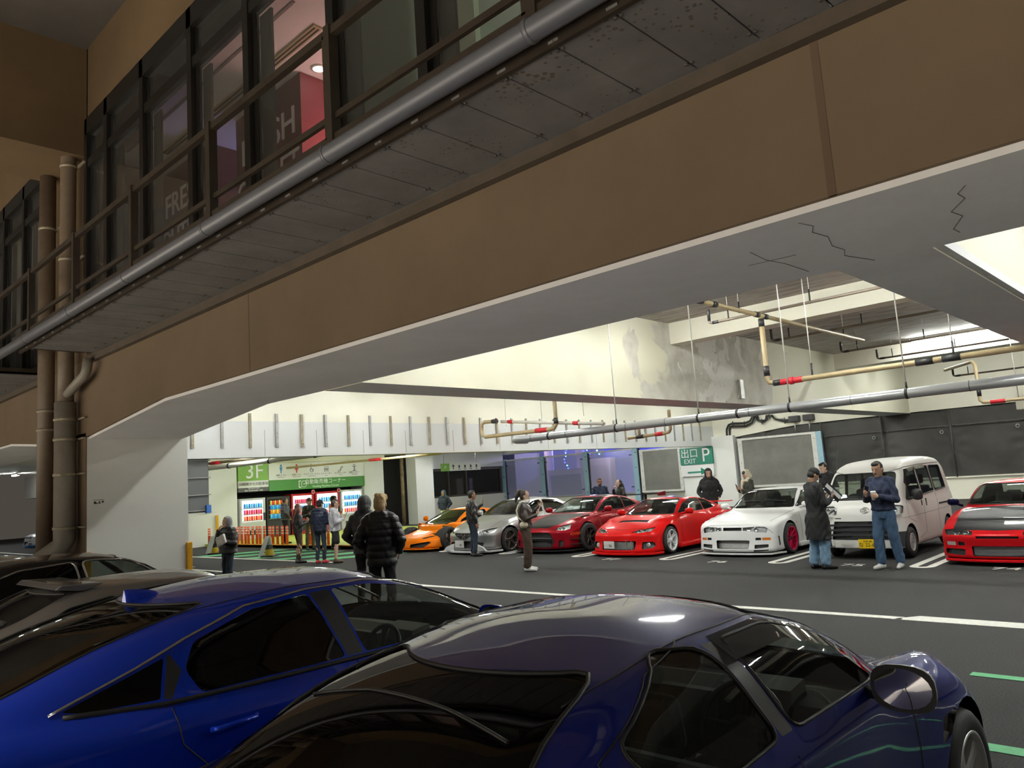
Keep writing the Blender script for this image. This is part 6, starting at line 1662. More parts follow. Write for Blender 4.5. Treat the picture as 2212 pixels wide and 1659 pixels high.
b = MB(VO); b.tube([(-32.985, 19.95 + 0.15 * math.cos(a), 2.45 + 0.15 * math.sin(a)) for a in [2 * PI * q / 20 for q in range(20)]], 0.016, 6, closed=True)
b.box(-32.99, -32.98, 19.66, 19.70, 2.28, 2.62); b.box(-32.99, -32.98, 19.70, 19.80, 2.58, 2.62); b.box(-32.99, -32.98, 19.70, 19.80, 2.28, 2.32); b.build('coin_symbol', LW, r)
text('lettering', '100', 0.12, (XS, 19.95, 2.45), AX, UP, LW, r, org=VO)

GLOW = mat('vending_glow', (1, 1, 1), 0.4, emit=(0.93, 0.97, 1.0), estr=0.85)
def drink(col): return mat('drink_%02d%02d%02d' % tuple(int(c * 99) for c in col), col, 0.4, emit=col, estr=0.25)
def machine(y0, y1, m_case, lab, rows, dark=False, h=1.83):
    o = (-33.4, (y0 + y1) / 2, 0.10); r = thing('vending_machine', lab, 'vending machine', o, group='vending machines in the corner')
    xf = -33.02; z0 = 0.10; z1 = 0.10 + h
    MB(o).box(-33.75, xf, y0 + 0.02, y1 - 0.02, z0, z1).build('cabinet', m_case, r, bevel=0.02)
    ya, yb = y0 + 0.10, y1 - 0.16
    MB(o).box(xf, xf + 0.02, ya, yb, z0 + 0.78, z1 - 0.10).build('lit_window', mat('dark_window', (0.02, 0.02, 0.022), 0.2) if dark else GLOW, r)
    nr = len(rows)
    for i, cols in enumerate(rows):
        z = z1 - 0.16 - (i + 1) * (h - 1.0) / nr
        sh = MB(o); sh.box(xf + 0.02, xf + 0.05, ya, yb, z - 0.03, z - 0.005); sh.build('shelf', mat('shelf_grey', (0.5, 0.5, 0.52), 0.4), r)
        n = 8
        for ci, col in enumerate(cols):
            b = MB(o)
            for k in range(n):
                if k % len(cols) != ci: continue
                y = ya + 0.05 + (yb - ya - 0.1) * (k + 0.5) / n
                b.tube([(xf + 0.055, y, z), (xf + 0.055, y, z + 0.17), (xf + 0.055, y, z + 0.20)], 0.03, 8, rs=[0.046, 0.046, 0.022])
            so = b.build('drink_row', drink(col), r); so['kind'] = 'stuff'
    MB(o).box(xf, xf + 0.03, y1 - 0.14, y1 - 0.05, z0 + 0.8, z0 + 1.15).build('coin_panel', PLAST, r)
    MB(o).box(xf, xf + 0.02, y0 + 0.25, y1 - 0.25, z0 + 0.18, z0 + 0.40).build('pickup_flap', PLAST, r)
    return r
Bl, Pk, Og, Rd, Cy, Yl = (0.05, 0.25, 0.8), (0.75, 0.08, 0.35), (0.85, 0.25, 0.03), (0.7, 0.03, 0.03), (0.1, 0.6, 0.75), (0.8, 0.65, 0.1)
CW, CR, CB = mat('case_white', (0.62, 0.63, 0.64), 0.4), mat('case_red', (0.45, 0.01, 0.02), 0.4), mat('case_black', (0.03, 0.03, 0.032), 0.4)
machine(16.68, 17.95, CW, 'white vending machine with blue, pink and orange rows, leftmost', [(Bl, Cy), (Pk, Rd), (Og, Rd)])
machine(17.98, 19.2, CB, 'dark snack vending machine behind the man in the grey puffer', [(Yl, Rd), (Bl, Cy), (Og, Yl), (Cy, Bl)], True)
machine(19.25, 20.5, CR, 'red vending machine, left one of the two red ones', [(Pk, Rd), (Cy, Bl), (Rd, Og)], h=1.9)
machine(20.55, 21.95, CR, 'red vending machine, right one of the two red ones', [(Cy, Bl), (Bl, Cy), (Pk, Rd)], h=1.93)
machine(22.0, 23.35, CW, 'white vending machine at the right end behind the hooded man', [(Bl, Cy), (Cy, Bl), (Og, Pk)], h=1.95)
for y in (20.43, 21.88):
    rr = thing('price_disc', 'small round red disc on top of the %s red vending machine' % ('left' if y < 21 else 'right'), 'sign', (-33.0, y, 2.05))
    d = MB((-33.0, y, 2.05)); d.lathe((-33.0, y, 2.05), (1, 0, 0), [(0.10, 0), (0.10, 0.02), (0, 0.02)], 20); d.build('disc', CR, rr)
    e = MB((-33.0, y, 2.05)); e.tube([(-32.975, y + 0.085 * math.cos(a), 2.05 + 0.085 * math.sin(a)) for a in [2 * PI * q / 18 for q in range(18)]], 0.01, 6, closed=True); e.build('rim', LW, rr)
# delineator posts
ORG = mat('delineator_orange', (0.85, 0.10, 0.02), 0.45, emit=(0.85, 0.10, 0.02), estr=0.0)
RTAPE = mat('reflective_band', (0.80, 0.55, 0.45), 0.35); RBASE = mat('red_base', (0.62, 0.03, 0.03), 0.5)
def delineator(x, y, lab, grp, h=0.80):
    r = thing('delineator_post', lab, 'post', (x, y, 0), group=grp)
    MB().tube([(0, 0, 0.03), (0, 0, h - 0.02), (0, 0, h)], 0.052, 12, rs=[0.052, 0.052, 0.035]).build('post', ORG, r)
    b = MB()
    for z in (0.50, 0.60, 0.70): b.tube([(0, 0, z), (0, 0, z + 0.045)], 0.054, 12)
    b.build('band', RTAPE, r)
    MB().lathe((0, 0, 0), (0, 0, 1), [(0.115, 0), (0.10, 0.03), (0.06, 0.05), (0, 0.05)], 16).build('base', RBASE, r)
    return r
n17 = 'first second third fourth fifth sixth seventh eighth ninth tenth eleventh twelfth thirteenth fourteenth fifteenth sixteenth seventeenth'.split()
dx = [-30.6, -30.25, -29.95, -29.7, -29.35, -29.0, -28.75, -28.4, -28.0, -27.75, -27.4, -27.05, -26.7, -25.7, -25.1, -24.5, -23.9]
for i, x in enumerate(dx): delineator(x, 15.35, 'orange delineator post before the vending corner, %s of the row from the left' % n17[i], 'orange delineators before the vending corner')
delineator(-32.1, 13.5, 'lone orange delineator nearest the white column, taller in view', 'orange delineators by the white wall', 0.9)
delineator(-31.6, 14.6, 'lone orange delineator beside the yellow strip on the white wall', 'orange delineators by the white wall')
structure(MB().box(-31.5, -19.6, 15.05, 15.15, 0, 0.13).build('trim_8', mat('orange_kerb', (0.72, 0.30, 0.03), 0.5)))
# traffic cone with sign board
def cone(x, y, lab, rz=0.0):
    r = thing('traffic_cone', lab, 'cone', (x, y, 0), rz)
    b = MB(); b.prism([(-0.22, -0.22), (0.22, -0.22), (0.22, 0.22), (-0.22, 0.22)], 'z', 0, 0.05); b.build('base', PLAST, r, bevel=0.02)
    MB().lathe((0, 0, 0.04), (0, 0, 1), [(0.15, 0), (0.115, 0.2)], 20).build('lower_cone', mat('cone_yellow', (0.70, 0.45, 0.02), 0.5), r)
    MB().lathe((0, 0, 0.04), (0, 0, 1), [(0.115, 0.2), (0.09, 0.34)], 20).build('middle_band', PLAST, r)
    MB().lathe((0, 0, 0.04), (0, 0, 1), [(0.09, 0.34), (0.05, 0.56), (0.04, 0.60), (0.0, 0.60)], 20).build('top', mat('cone_grey', (0.45, 0.45, 0.42), 0.5), r)
    s = MB(); s.obox((-0.10, -0.16, 0.36), (0.10, -0.03, 0.02), (0.0, 0.010, 0.004), (0.07, 0.10, 0.30)); s.build('board', SW, r)
    return r
cone(-23.3, 12.75, 'yellow and black traffic cone with leaning white board, before the delineators', 0.6)
cone(-27.6, 12.95, 'traffic cone with white board half hidden behind the person eating', 0.9)
# small signs, louvre, conduits at the corner
EG = mat('exit_green', (0.0, 0.20, 0.125), 0.5)
o = (-33, 14.95, 2.0); r = thing('exit_sign', 'small green exit sign on the white wall left of the vending corner', 'sign', o)
MB(o).box(-32.99, -32.95, 14.72, 15.22, 1.75, 2.42).build('panel', EG, r); MB(o).box(-32.99, -32.95, 14.72, 15.22, 1.42, 1.74).build('arrow_panel', SW, r)
text('lettering', '出口', 0.23, (-32.945, 14.97, 2.22), AX, UP, LW, r, org=o); text('lettering', 'EXIT', 0.19, (-32.945, 14.97, 1.93), AX, UP, LW, r, org=o)
b = MB(o); b.box(-32.95, -32.945, 14.82, 15.10, 1.56, 1.60); b.prism([(14.92, 1.66), (14.78, 1.58), (14.92, 1.50)], 'x', -32.95, -32.945); b.build('arrow', EG, r)
o = (-19.55, 8.6, 2.2); r = thing('louvre_box', 'tall grey louvred box hanging beside the white column', 'louvre', o)
bb = MB(o); bb.box(-19.85, -19.25, 8.3, 8.9, 1.62, 2.98); bb.build('housing', mat('louvre_grey', (0.13, 0.135, 0.14), 0.5), r)
l = MB(o)
for z in (1.66, 2.05, 2.48, 2.92): l.box(-19.89, -19.21, 8.26, 8.94, z, z + 0.025)
l.build('band', GALV, r)
MB(o).box(-19.26, -19.16, 8.8, 8.92, 1.60, 1.80).build('blue_handle', mat('blue_plastic', (0.05, 0.16, 0.5), 0.5), r)
tag(MB((-32.9, 15.6, 0)).box(-32.95, -32.9, 15.52, 15.62, 0, 1.3).build('yellow_strip', gy), 'narrow yellow edge strip on the white wall behind the eating person', 'edge strip')
# pipes crossing in front of the 3F sign
WP = mat('white_pipe', (0.66, 0.65, 0.60), 0.45, noise=(3, 0.06)); BRP = mat('brown_pipe', (0.13, 0.10, 0.075), 0.5); TNP = mat('tan_sprinkler_pipe', (0.42, 0.33, 0.19), 0.45, noise=(4, 0.1)); RDP = mat('red_fitting', (0.62, 0.02, 0.035), 0.4)
def pipe(lab, runs, name='pipe', org=None):
    """runs: (part name, points, radius, material)."""
    org = org or runs[0][1][0]
    r = thing(name, lab, 'pipe', org)
    for nm, pts, rad, m in runs:
        MB(org).tube(pts, rad, 10).build(nm, m, r)
    return r
pipe('long pale grey pipe crossing before the 3F sign', [('pipe', [(-32.0, 11.2, 2.98), (-20.2, 14.4, 3.22)], 0.085, WP)] + [('clamp', [(-32.0 + 11.8 * t, 11.2 + 3.2 * t, 2.98 + 0.24 * t), (-31.93 + 11.8 * t, 11.22 + 3.2 * t, 2.981 + 0.24 * t)], 0.10, PLAST) for t in (0.15, 0.33, 0.5, 0.66, 0.83)])
pipe('brown pipe with red joint running above the pale grey pipe at the 3F sign', [('pipe', [(-27.4, 12.6, 3.7), (-27.4, 12.6, 3.28), (-27.2, 12.65, 3.26), (-20.0, 14.9, 3.42)], 0.05, BRP), ('joint', [(-27.15, 12.67, 3.26), (-26.7, 12.81, 3.27)], 0.062, RDP)])
pipe('tan pipe with red joint under the ceiling right of the vending sign', [('pipe', [(-31.5, 18.2, 3.18), (-23.5, 20.5, 3.20)], 0.05, TNP), ('joint', [(-27.0, 19.49, 3.19), (-26.4, 19.66, 3.19)], 0.065, RDP)])
pipe('short brown branch pipe low left of the 3F sign', [('pipe', [(-32.3, 10.9, 2.90), (-29.0, 11.9, 3.10)], 0.05, BRP)])
# wall and office window right of the vending corner
structure(MB().box(-36.0, -35.6, 24.6, 40, 0, 3.75).build('wall_office', CREAM))
structure(MB().box(-40, -35.0, 24.8, 25.9, 0, 3.75).build('column_office', WHITE))
tag(MB((-33, 25.9, 0)).tube([(-33, 25.9, 0), (-33, 25.9, 3.75)], 0.10, 12).build('rusty_pipe', mat('rusty_brown', (0.22, 0.16, 0.09), 0.7, noise=(5, 0.45))), 'rusty brown standpipe between the vending corner and the office window', 'pipe')
tag(MB((-32, 26.6, 0)).box(-33, -32.2, 26.2, 27.4, 0, 3.75).build('white_pier', WHITE), 'white pier behind the rusty standpipe', 'pier', kind='structure')
structure(MB().box(-34, -33.6, 27.4, 34.3, 0, 1.25).build('wall_parapet_left', CREAM))
o = (-33.8, 30, 1.3); r = bpy.data.objects.new('window_40', None); COL.objects.link(r); r.location = o; structure(r)
f = MB(o); f.box(-33.9, -33.7, 27.5, 34.2, 1.25, 1.35); f.box(-33.9, -33.7, 27.5, 34.2, 2.75, 2.9)
for y in (27.5, 29.8, 31.2, 34.1): f.box(-33.9, -33.7, y, y + 0.08, 1.3, 2.8)
f.build('frame', mat('bronze_frame', (0.10, 0.085, 0.06), 0.4, 0.5), r)
MB(o).box(-33.82, -33.80, 27.5, 34.2, 1.3, 2.8).build('pane', glass_mat('office_glass', (0.55, 0.52, 0.42), 0.8), r)
structure(MB().box(-36, -33.5, 27.4, 34.2, 2.9, 3.75).build('wall_office_top', WHITE))
tag(MB((-35.5, 30, 1.2)).box(-35.60, -35.5, 27.6, 30.8, 1.2, 2.6).build('blind', mat('wood_blind', (0.22, 0.17, 0.10), 0.6)), 'brown blind inside the office window left of the glass screen', 'blind')
o = (-24.2, 22, 2.9); r = thing('hanging_sign', 'hanging green and white direction sign above the orange car', 'sign', o)
def hs(a, b): return (-33.2 + 0, a, b)
MB(o).box(-29.02, -28.98, 25.2, 25.75, 2.62, 3.0).build('green_panel', GRN, r); MB(o).box(-29.02, -28.98, 25.75, 27.9, 2.62, 3.0).build('white_panel', SW, r)
b = MB(o)
for y in (25.4, 27.6): b.tube([(-29, y, 3.0), (-29, y, 3.75)], 0.012, 6)
b.build('hanger', GALV, r)
b = MB(o); b.box(-28.98, -28.97, 25.98, 26.02, 2.70, 2.88); b.prism([(25.9, 2.84), (26.0, 2.95), (26.1, 2.84)], 'x', -28.98, -28.97)
for y in (26.4, 26.8, 27.2, 27.6): b.box(-28.98, -28.97, y - 0.05, y + 0.05, 2.76, 2.90); b.box(-28.98, -28.97, y - 0.08, y + 0.08, 2.68, 2.71)
b.build('symbol', LK, r)
text('lettering', '3F', 0.16, (-28.97, 25.47, 2.82), AX, UP, LW, r, org=o)
for k, (x, y) in enumerate(((-30, 13), (-30, 19.5), (-25, 13), (-25, 19.5), (-25, 26), (-30, 27), (-22, 31))):
    fitting(x, y, 3.69, 'tube light on the low ceiling of the vending side, %s' % ('near the 3F sign', 'before the machines', 'over the traffic cone', 'over the group of people', 'over the orange car', 'near the office window', 'above the glass screen')[k])
# far left bay seen past the downpipes
structure(MB().box(-64, -44, 24, 24.4, 0, 5.5).build('wall_left_back', WHITE))
structure(MB().box(-64, -40, 16.0, 16.5, 3.0, 4.6).build('beam_left_bay', WHITE))
structure(MB().box(-45.6, -42.0, 15.2, 16.6, 0, 4.6).build('column_left_bay', WHITE))
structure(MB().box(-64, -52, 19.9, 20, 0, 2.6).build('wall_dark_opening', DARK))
for k, (x, y) in enumerate(((-40, 9.5), (-46, 9.5), (-53, 10), (-58, 14))): fitting(x, y, 4.5, 'tube light of the far left bay, %s' % ('first past the downpipes', 'second past the downpipes', 'third past the downpipes', 'deepest one')[k])
flat('floor_marking_left', [[(-64, 11.2), (-64, 11.35), (-38, 10.8), (-38, 10.65)], [(-64, 9.2), (-64, 9.4), (-34, 8.9), (-34, 8.7)]], LINEW)
r34('silver and blue coupe far behind the downpipes, person in pale hoodie beside it', paint('silver_blue_paint', (0.45, 0.48, 0.55), 0.6, 0.3), -51.3, 12.9, ALLOY, paint('blue_lip', (0.02, 0.14, 0.5), 0.2))

# ------------------------------------------------------------------ plaza behind the glass screen, blue night lights
structure(MB().box(-75, 10, 35.5, 62, -0.05, 0.02).build('floor_plaza', mat('plaza_stone', (0.25, 0.25, 0.27), 0.6)))
structure(MB().box(-75, 10, 56, 56.5, 0, 14).build('wall_plaza', mat('plaza_wall', (0.32, 0.32, 0.36), 0.8, noise=(0.4, 0.2))))
for x, p in ((-45, 2600), (-36, 3200), (-29, 3000)): lamp('plaza_lamp', 'POINT', (x, 46, 4.5), p, (0.30, 0.30, 1.0), 0.4)
lamp('plaza_lamp', 'POINT', (-38, 38.0, 3.8), 420, (0.9, 0.85, 1.0), 0.4)
lamp('plaza_lamp', 'POINT', (-28, 38.0, 3.8), 260, (0.8, 0.8, 1.0), 0.4)
PW = mat('kiosk_white', (0.62, 0.58, 0.60), 0.5); PKN = mat('notice_pink', (0.70, 0.56, 0.57), 0.6); KG = mat('kiosk_grey', (0.22, 0.26, 0.33), 0.5)
def kiosk(x0, x1, y, z1, m, lab, name, cat, inset=None):
    o = ((x0 + x1) / 2, y, 0); r = thing(name, lab, cat, o); MB(o).box(x0, x1, y, y + 0.6, 0, z1).build('body', m, r, bevel=0.04)
    if inset: MB(o).box(x0 + 0.25, x1 - 0.2, y - 0.02, y, z1 * 0.30, z1 * 0.85).build('panel', inset, r)
    return r
kiosk(-35.4, -32.2, 40.5, 2.5, PW, 'white ticket kiosk behind the fourth screen pane', 'kiosk', 'kiosk', KG)
kiosk(-31.3, -28.9, 39.0, 3.0, PKN, 'pale pink notice board behind the fourth screen pane', 'notice_board', 'board', mat('notice_print', (0.60, 0.46, 0.47), 0.6))
kiosk(-39.6, -37.8, 39.0, 2.2, PW, 'low white cabinet behind the third screen pane', 'cabinet', 'cabinet', mat('pale_grey_panel', (0.5, 0.52, 0.52), 0.5))
kiosk(-46.2, -45.0, 39.0, 2.7, PKN, 'narrow pale notice board behind the first screen pane', 'notice_board', 'board')
kiosk(-25.0, -23.8, 39.5, 2.4, mat('lit_vendor', (1, 0.9, 0.7), 0.5, emit=(1.0, 0.86, 0.6), estr=0.8), 'warm lit machine behind the last screen pane', 'kiosk', 'kiosk')
for k, x in enumerate((-36.5, -33.6)):
    tag(MB((x, 42, 0)).tube([(x, 42, 0), (x, 42, 9)], 0.32, 18).build('plaza_column', PKN), 'round plaza column beside the blue lights, %s one' % ('left', 'right')[k], 'column')
LED = mat('blue_led', (0.1, 0.2, 1), 0.5, emit=(0.05, 0.12, 1.0), estr=9); LEDC = mat('cyan_led', (0.1, 0.6, 1), 0.5, emit=(0.15, 0.65, 1.0), estr=9)
rng = random.Random(11)
def ledstring(x, y, z0, z1, n, w, lab):
    o = (x, y, z0); r = thing('light_string', lab, 'light string', o, group='blue light strings in the plaza'); b = MB(o); c = MB(o)
    for k in range(n):
        p = (x + rng.uniform(-w, w), y + rng.uniform(-0.1, 0.1), z0 + (z1 - z0) * (k + 0.5) / n)
        (c if k % 3 == 0 else b).ball(p, 0.055, nu=8, nv=6)
    b.build('bulb', LED, r)['kind'] = 'stuff'; c.build('cyan_bulb', LEDC, r)['kind'] = 'stuff'
    MB(o).tube([(x, y, 0.0), (x, y, z1 + 0.5)], 0.012, 5).build('cable', PLAST, r)
ledstring(-38.3, 41, 2.2, 6.0, 16, 0.08, 'blue light string left of the plaza columns')
ledstring(-35.2, 42.3, 2.0, 6.0, 18, 0.10, 'blue light string between the plaza columns')
ledstring(-31.8, 41, 2.8, 4.6, 22, 0.6, 'dense blue light cluster right of the plaza columns')
ledstring(-37.6, 38, 0.9, 1.7, 12, 0.25, 'low blue light cluster above the parapet behind the third pane')
structure(MB().box(-34.5, -20, 46, 46.3, 3.1, 5.2).build('wall_blue_canopy', mat('canopy_blue', (0.08, 0.10, 0.6), 0.5)))

# ------------------------------------------------------------------ exit sign on the far column, notices
o = (-19.9, 34.2, 1.55); r = thing('exit_sign', 'large green exit sign with P and white arrow panel on the far column', 'sign', o)
MB(o).box(-20.88, -19.05, 34.12, 34.22, 2.12, 2.96).build('green_panel', EG, r); MB(o).box(-20.88, -19.05, 34.12, 34.22, 1.55, 2.10).build('arrow_panel', SW, r)
RX = (1, 0, 0)
text('lettering', '出口', 0.50, (-20.33, 34.115, 2.66), RX, UP, LW, r, org=o); text('lettering', 'EXIT', 0.33, (-20.33, 34.115, 2.28), RX, UP, LW, r, org=o); text('lettering', 'P', 0.95, (-19.42, 34.115, 2.53), RX, UP, LW, r, org=o)
b = MB(o); b.box(-20.5, -19.7, 34.10, 34.12, 1.70, 1.78); b.prism([(-19.75, 1.95), (-19.35, 1.74), (-19.75, 1.60)], 'y', 34.10, 34.12); b.build('arrow', EG, r)
o = (-18.1, 34.25, 0.9); r = thing('notice', 'small yellow warning notice on the far column right of the hooded man', 'notice', o)
MB(o).box(-18.42, -18.16, 34.27, 34.29, 0.55, 1.12).build('plate', mat('warning_yellow', (0.80, 0.62, 0.02), 0.5), r)
b = MB(o); b.prism([(-18.36, 0.68), (-18.22, 0.68), (-18.26, 0.85), (-18.30, 0.98), (-18.34, 0.85)], 'y', 34.265, 34.27); b.build('symbol', LK, r)
# ------------------------------------------------------------------ pipework under the slab
SILV = mat('silver_lagging', (0.50, 0.51, 0.53), 0.32, 0.55); RODW = mat('hanger_white', (0.62, 0.61, 0.57), 0.5); BKF = mat('black_fitting', (0.02, 0.02, 0.022), 0.45)
def ring(p, ax, r, w=0.03):
    p, ax = Vector(p), Vector(ax).normalized()
    return [p - ax * w, p + ax * w]
y, z = 13.0, 2.82
runs = [('pipe', [(7, y, z), (-12.2, y, z), (-12.32, y + 0.04, z), (-12.38, y + 0.16, z), (-12.40, y + 0.5, z)], 0.083, SILV)]
for x in (-11.23, -9.38, -7.46, -6.65, -5.67, -3.77, -1.9): runs.append(('clamp', ring((x, y, z), (1, 0, 0), 0, 0.02), 0.092, BKF))
for x in (-11.75, -10.72, -9.12, -8.18, -6.42, -4.62, -2.89): runs.append(('collar', ring((x, y, z), (1, 0, 0), 0, 0.004), 0.0865, BKF))
for x, zt in ((-9.38, 5.52), (-7.46, 5.52), (-5.67, 5.52), (-3.77, 5.52)): runs.append(('hanger', [(x, y, z + 0.16), (x, y, zt)], 0.011, RODW)); runs.append(('turnbuckle', [(x, y, z + 0.08), (x, y, z + 0.18)], 0.016, BKF))
pipe('long silver lagged pipe hung across the bay with black rings', runs)
X0, Y_, Zm = -6.72, 14.5, 3.44
runs = [('pipe', [(7, Y_, Zm), (-6.55, Y_, Zm), (-6.68, Y_, Zm + 0.03), (X0, Y_, Zm + 0.12), (X0, Y_, 4.80)], 0.052, TNP), ('red_joint', [(-6.45, Y_, Zm), (-6.02, Y_, Zm)], 0.060, RDP), ('red_joint', [(-6.27, Y_, Zm), (-6.20, Y_, Zm)], 0.075, RDP), ('fitting', [(-6.60, Y_, Zm), (-6.45, Y_, Zm)], 0.060, BKF), ('fitting', [(X0, Y_, Zm + 0.16), (X0, Y_, Zm + 0.36)], 0.060, BKF), ('fitting', [(X0, Y_, 4.60), (X0, Y_, 4.76)], 0.060, BKF),
        ('branch', [(X0, 11.6, 4.83), (X0, 20.2, 4.83)], 0.045, TNP)]
for ya, yb in ((12.0, 12.2), (12.55, 12.7), (14.25, 14.4), (14.6, 14.78)): runs.append(('fitting', [(X0, ya, 4.83), (X0, yb, 4.83)], 0.058, BKF))
for a, b in ((-4.0, -3.72), (-3.58, -3.3)): runs.append(('fitting', [(a, Y_, Zm), (b, Y_, Zm)], 0.064, BKF))
for x in (-5.82, -3.4, -0.8): runs += [('hanger', [(x, Y_, Zm + 0.1), (x, Y_, 5.52)], 0.010, RODW), ('turnbuckle', [(x, Y_, Zm - 0.05), (x, Y_, Zm + 0.28)], 0.018, BKF)]
for yy in (13.6, 18.9): runs += [('hanger', [(X0, yy, 4.9), (X0, yy, 5.52)], 0.010, RODW), ('turnbuckle', [(X0, yy, 4.78), (X0, yy, 5.0)], 0.016, BKF)]
pipe('tan sprinkler main with red joint, riser and ceiling branch', runs)
def spray(y, x0, x1, zz, lab):
    runs = [('pipe', [(x1, y, zz), (x0 + 0.06, y, zz), (x0 + 0.01, y, zz + 0.02), (x0, y, zz + 0.08), (x0, y, zz + 0.16)], 0.030, BRP), ('sprinkler_head', [(x0, y, zz + 0.05), (x0, y, zz + 0.26), (x0, y, zz + 0.30)], 0.034, BKF), ('fitting', [(x0 + 0.08, y, zz), (x0 + 0.22, y, zz)], 0.036, BKF)]
    for x in (x0 + 0.45, x0 + 2.2): runs += [('hanger', [(x, y, zz + 0.1), (x, y, 5.52)], 0.007, RODW), ('turnbuckle', [(x, y, zz - 0.03), (x, y, zz + 0.26)], 0.016, BKF)]
    pipe(lab, runs)
spray(14.8, -8.02, -2.6, 4.95, 'thin brown sprinkler line nearest the main beam, with upturned black end')
spray(18.4, -8.30, -2.6, 4.93, 'thin brown sprinkler line second from the main beam, with upturned black end')
spray(22.5, -8.12, -2.6, 4.93, 'thin brown sprinkler line third from the main beam, before the bright tube light')
spray(25.4, -8.09, -2.6, 4.93, 'thin brown sprinkler line just before the far purlin')
spray(29.0, -6.9, -2.6, 4.40, 'low thin brown sprinkler line beyond the far purlin')
pipe('small tan drop pipe with red joint near the right frame edge', [('pipe', [(-5.9, 24.0, 4.16), (-4.85, 22.3, 4.12), (-4.72, 22.0, 4.0), (-4.72, 22.0, 3.10), (-4.66, 22.0, 3.04), (-4.5, 22.0, 3.03), (2, 22.0, 3.03)], 0.042, TNP), ('red_joint', [(-4.5, 22, 3.03), (-4.18, 22, 3.03)], 0.052, RDP), ('fitting', [(-4.72, 22, 3.2), (-4.72, 22, 3.42)], 0.05, BKF), ('hanger', [(-3.9, 22, 3.03), (-3.9, 22, 5.52)], 0.01, RODW)])
o = (-3.6, 25, 3.0); bx = MB(o); bx.box(-4.7, -2.6, 26.0, 26.4, 2.95, 3.35); bx.build('duct_box', CREAM)['kind'] = 'structure'
pipe('tan pipe loop with red joint hanging before the bracketed fascia', [('pipe', [(-14.40, 17, 4.97), (-14.40, 17, 3.42), (-14.48, 17, 3.34), (-14.62, 17, 3.31), (-17.35, 17, 3.33), (-17.48, 17, 3.40), (-17.50, 17, 3.55), (-17.48, 17, 3.74), (-17.35, 17, 3.80), (-17.0, 17, 3.78)], 0.060, TNP), ('red_joint', [(-14.75, 17, 3.31), (-15.2, 17, 3.32)], 0.072, RDP), ('fitting', [(-14.4, 17, 3.45), (-14.4, 17, 3.62)], 0.07, BKF), ('fitting', [(-17.0, 17, 3.78), (-16.8, 17, 3.77)], 0.07, BKF)])
pipe('straight grey pipe with red ends behind the tan loop', [('pipe', [(-16.9, 17.3, 3.77), (-12.9, 17.3, 3.30)], 0.048, WP), ('red_joint', [(-16.6, 17.3, 3.735), (-16.4, 17.3, 3.71)], 0.06, RDP), ('red_joint', [(-14.0, 17.3, 3.43), (-13.8, 17.3, 3.405)], 0.06, RDP)] + [('hanger', [(x, 17.3, 3.6), (x, 17.3, 5.52)], 0.008, RODW) for x in (-16.7, -15.2, -13.6)])
pipe('tan pipe with red elbow joint below the silver pipe, by the middle beam', [('pipe', [(-11.6, 18.6, 3.57), (-11.6, 18.6, 3.02), (-11.66, 18.6, 2.95), (-11.8, 18.6, 2.93), (-13.05, 18.6, 2.90)], 0.048, TNP), ('red_joint', [(-11.85, 18.6, 2.93), (-12.1, 18.6, 2.925)], 0.060, RDP), ('tee', [(-12.65, 18.6, 2.9), (-12.65, 18.6, 3.15)], 0.045, TNP), ('fitting', [(-12.5, 18.6, 2.912), (-12.75, 18.6, 2.906)], 0.058, BKF)])
yc = 34.36
def cond(pts, r=0.04): return [(x, yc, zz) for x, zz in pts]
runs = []
for off in (0.0, -0.15):
    runs.append(('conduit', [(-19.41, yc, 3.21 + off * 0.8), (-18.53 + off * 0.3, yc, 3.17 + off * 0.8), (-18.36 - off * 0.3, yc, 3.27 + off * 0.4), (-18.30 - off, yc, 3.40), (-18.28 - off, yc, 3.72 + off * 0.3), (-18.15 - off * 0.5, yc, 3.92 + off * 0.6), (-17.98, yc, 3.97 + off), (-17.29, yc, 3.92 + off), (-17.02 - off * 0.6, yc, 4.0 + off * 0.7), (-16.87 - off * 0.8, yc, 4.2)], 0.045, BKF))
    runs.append(('conduit', [(-16.70 - off * 0.6, yc, 4.2), (-16.64 - off * 0.5, yc, 3.98 + off * 0.0), (-16.40, yc, 3.86 - off * 0.6), (-16.18 + off * 0.4, yc, 3.96), (-16.07 + off * 0.7, yc, 4.18)], 0.04, BKF))
    runs.append(('conduit', [(-15.91 + off * 0.3, yc, 4.15), (-15.77 + off * 0.3, yc, 3.95 - off * 0.2), (-15.35, yc, 3.86 + off * 0.4), (-15.06, yc, 3.84 + off * 0.4)], 0.04, BKF))
for x, zz in ((-18.29, 3.5), (-17.9, 3.93), (-17.3, 3.88), (-16.8, 4.16), (-16.4, 3.9), (-16.0, 4.14), (-15.3, 3.83), (-18.9, 3.13)): runs.append(('clip', [(x, yc - 0.05, zz - 0.14), (x, yc - 0.05, zz + 0.14)], 0.022, BKF))
pipe('black cable conduits bending along the far beam above the exit column', runs, 'conduit_run')
for k, (x0, x1) in enumerate(((-15.09, -14.62), (-14.42, -13.96))):
    o = (x0, 34.3, 3.73); r = thing('junction_box', 'black junction box on the far beam, %s of the two' % ('left' if k == 0 else 'right'), 'box', o)
    MB(o).box(x0, x1, 34.22, 34.5, 3.73, 4.0).build('housing', mat('box_black', (0.035, 0.035, 0.038), 0.5), r, bevel=0.02); MB(o).tube([((x0 + x1) / 2, 34.36, 3.73), ((x0 + x1) / 2, 34.36, 3.28)], 0.035, 8).build('drop_rod', GALV, r)
tag(MB((-9.96, 20, 3.6)).box(-10.0, -9.93, 19.7, 19.9, 3.72, 4.25).build('steel_plate', GALV), 'small upright steel plate on the flaking cream beam', 'plate')
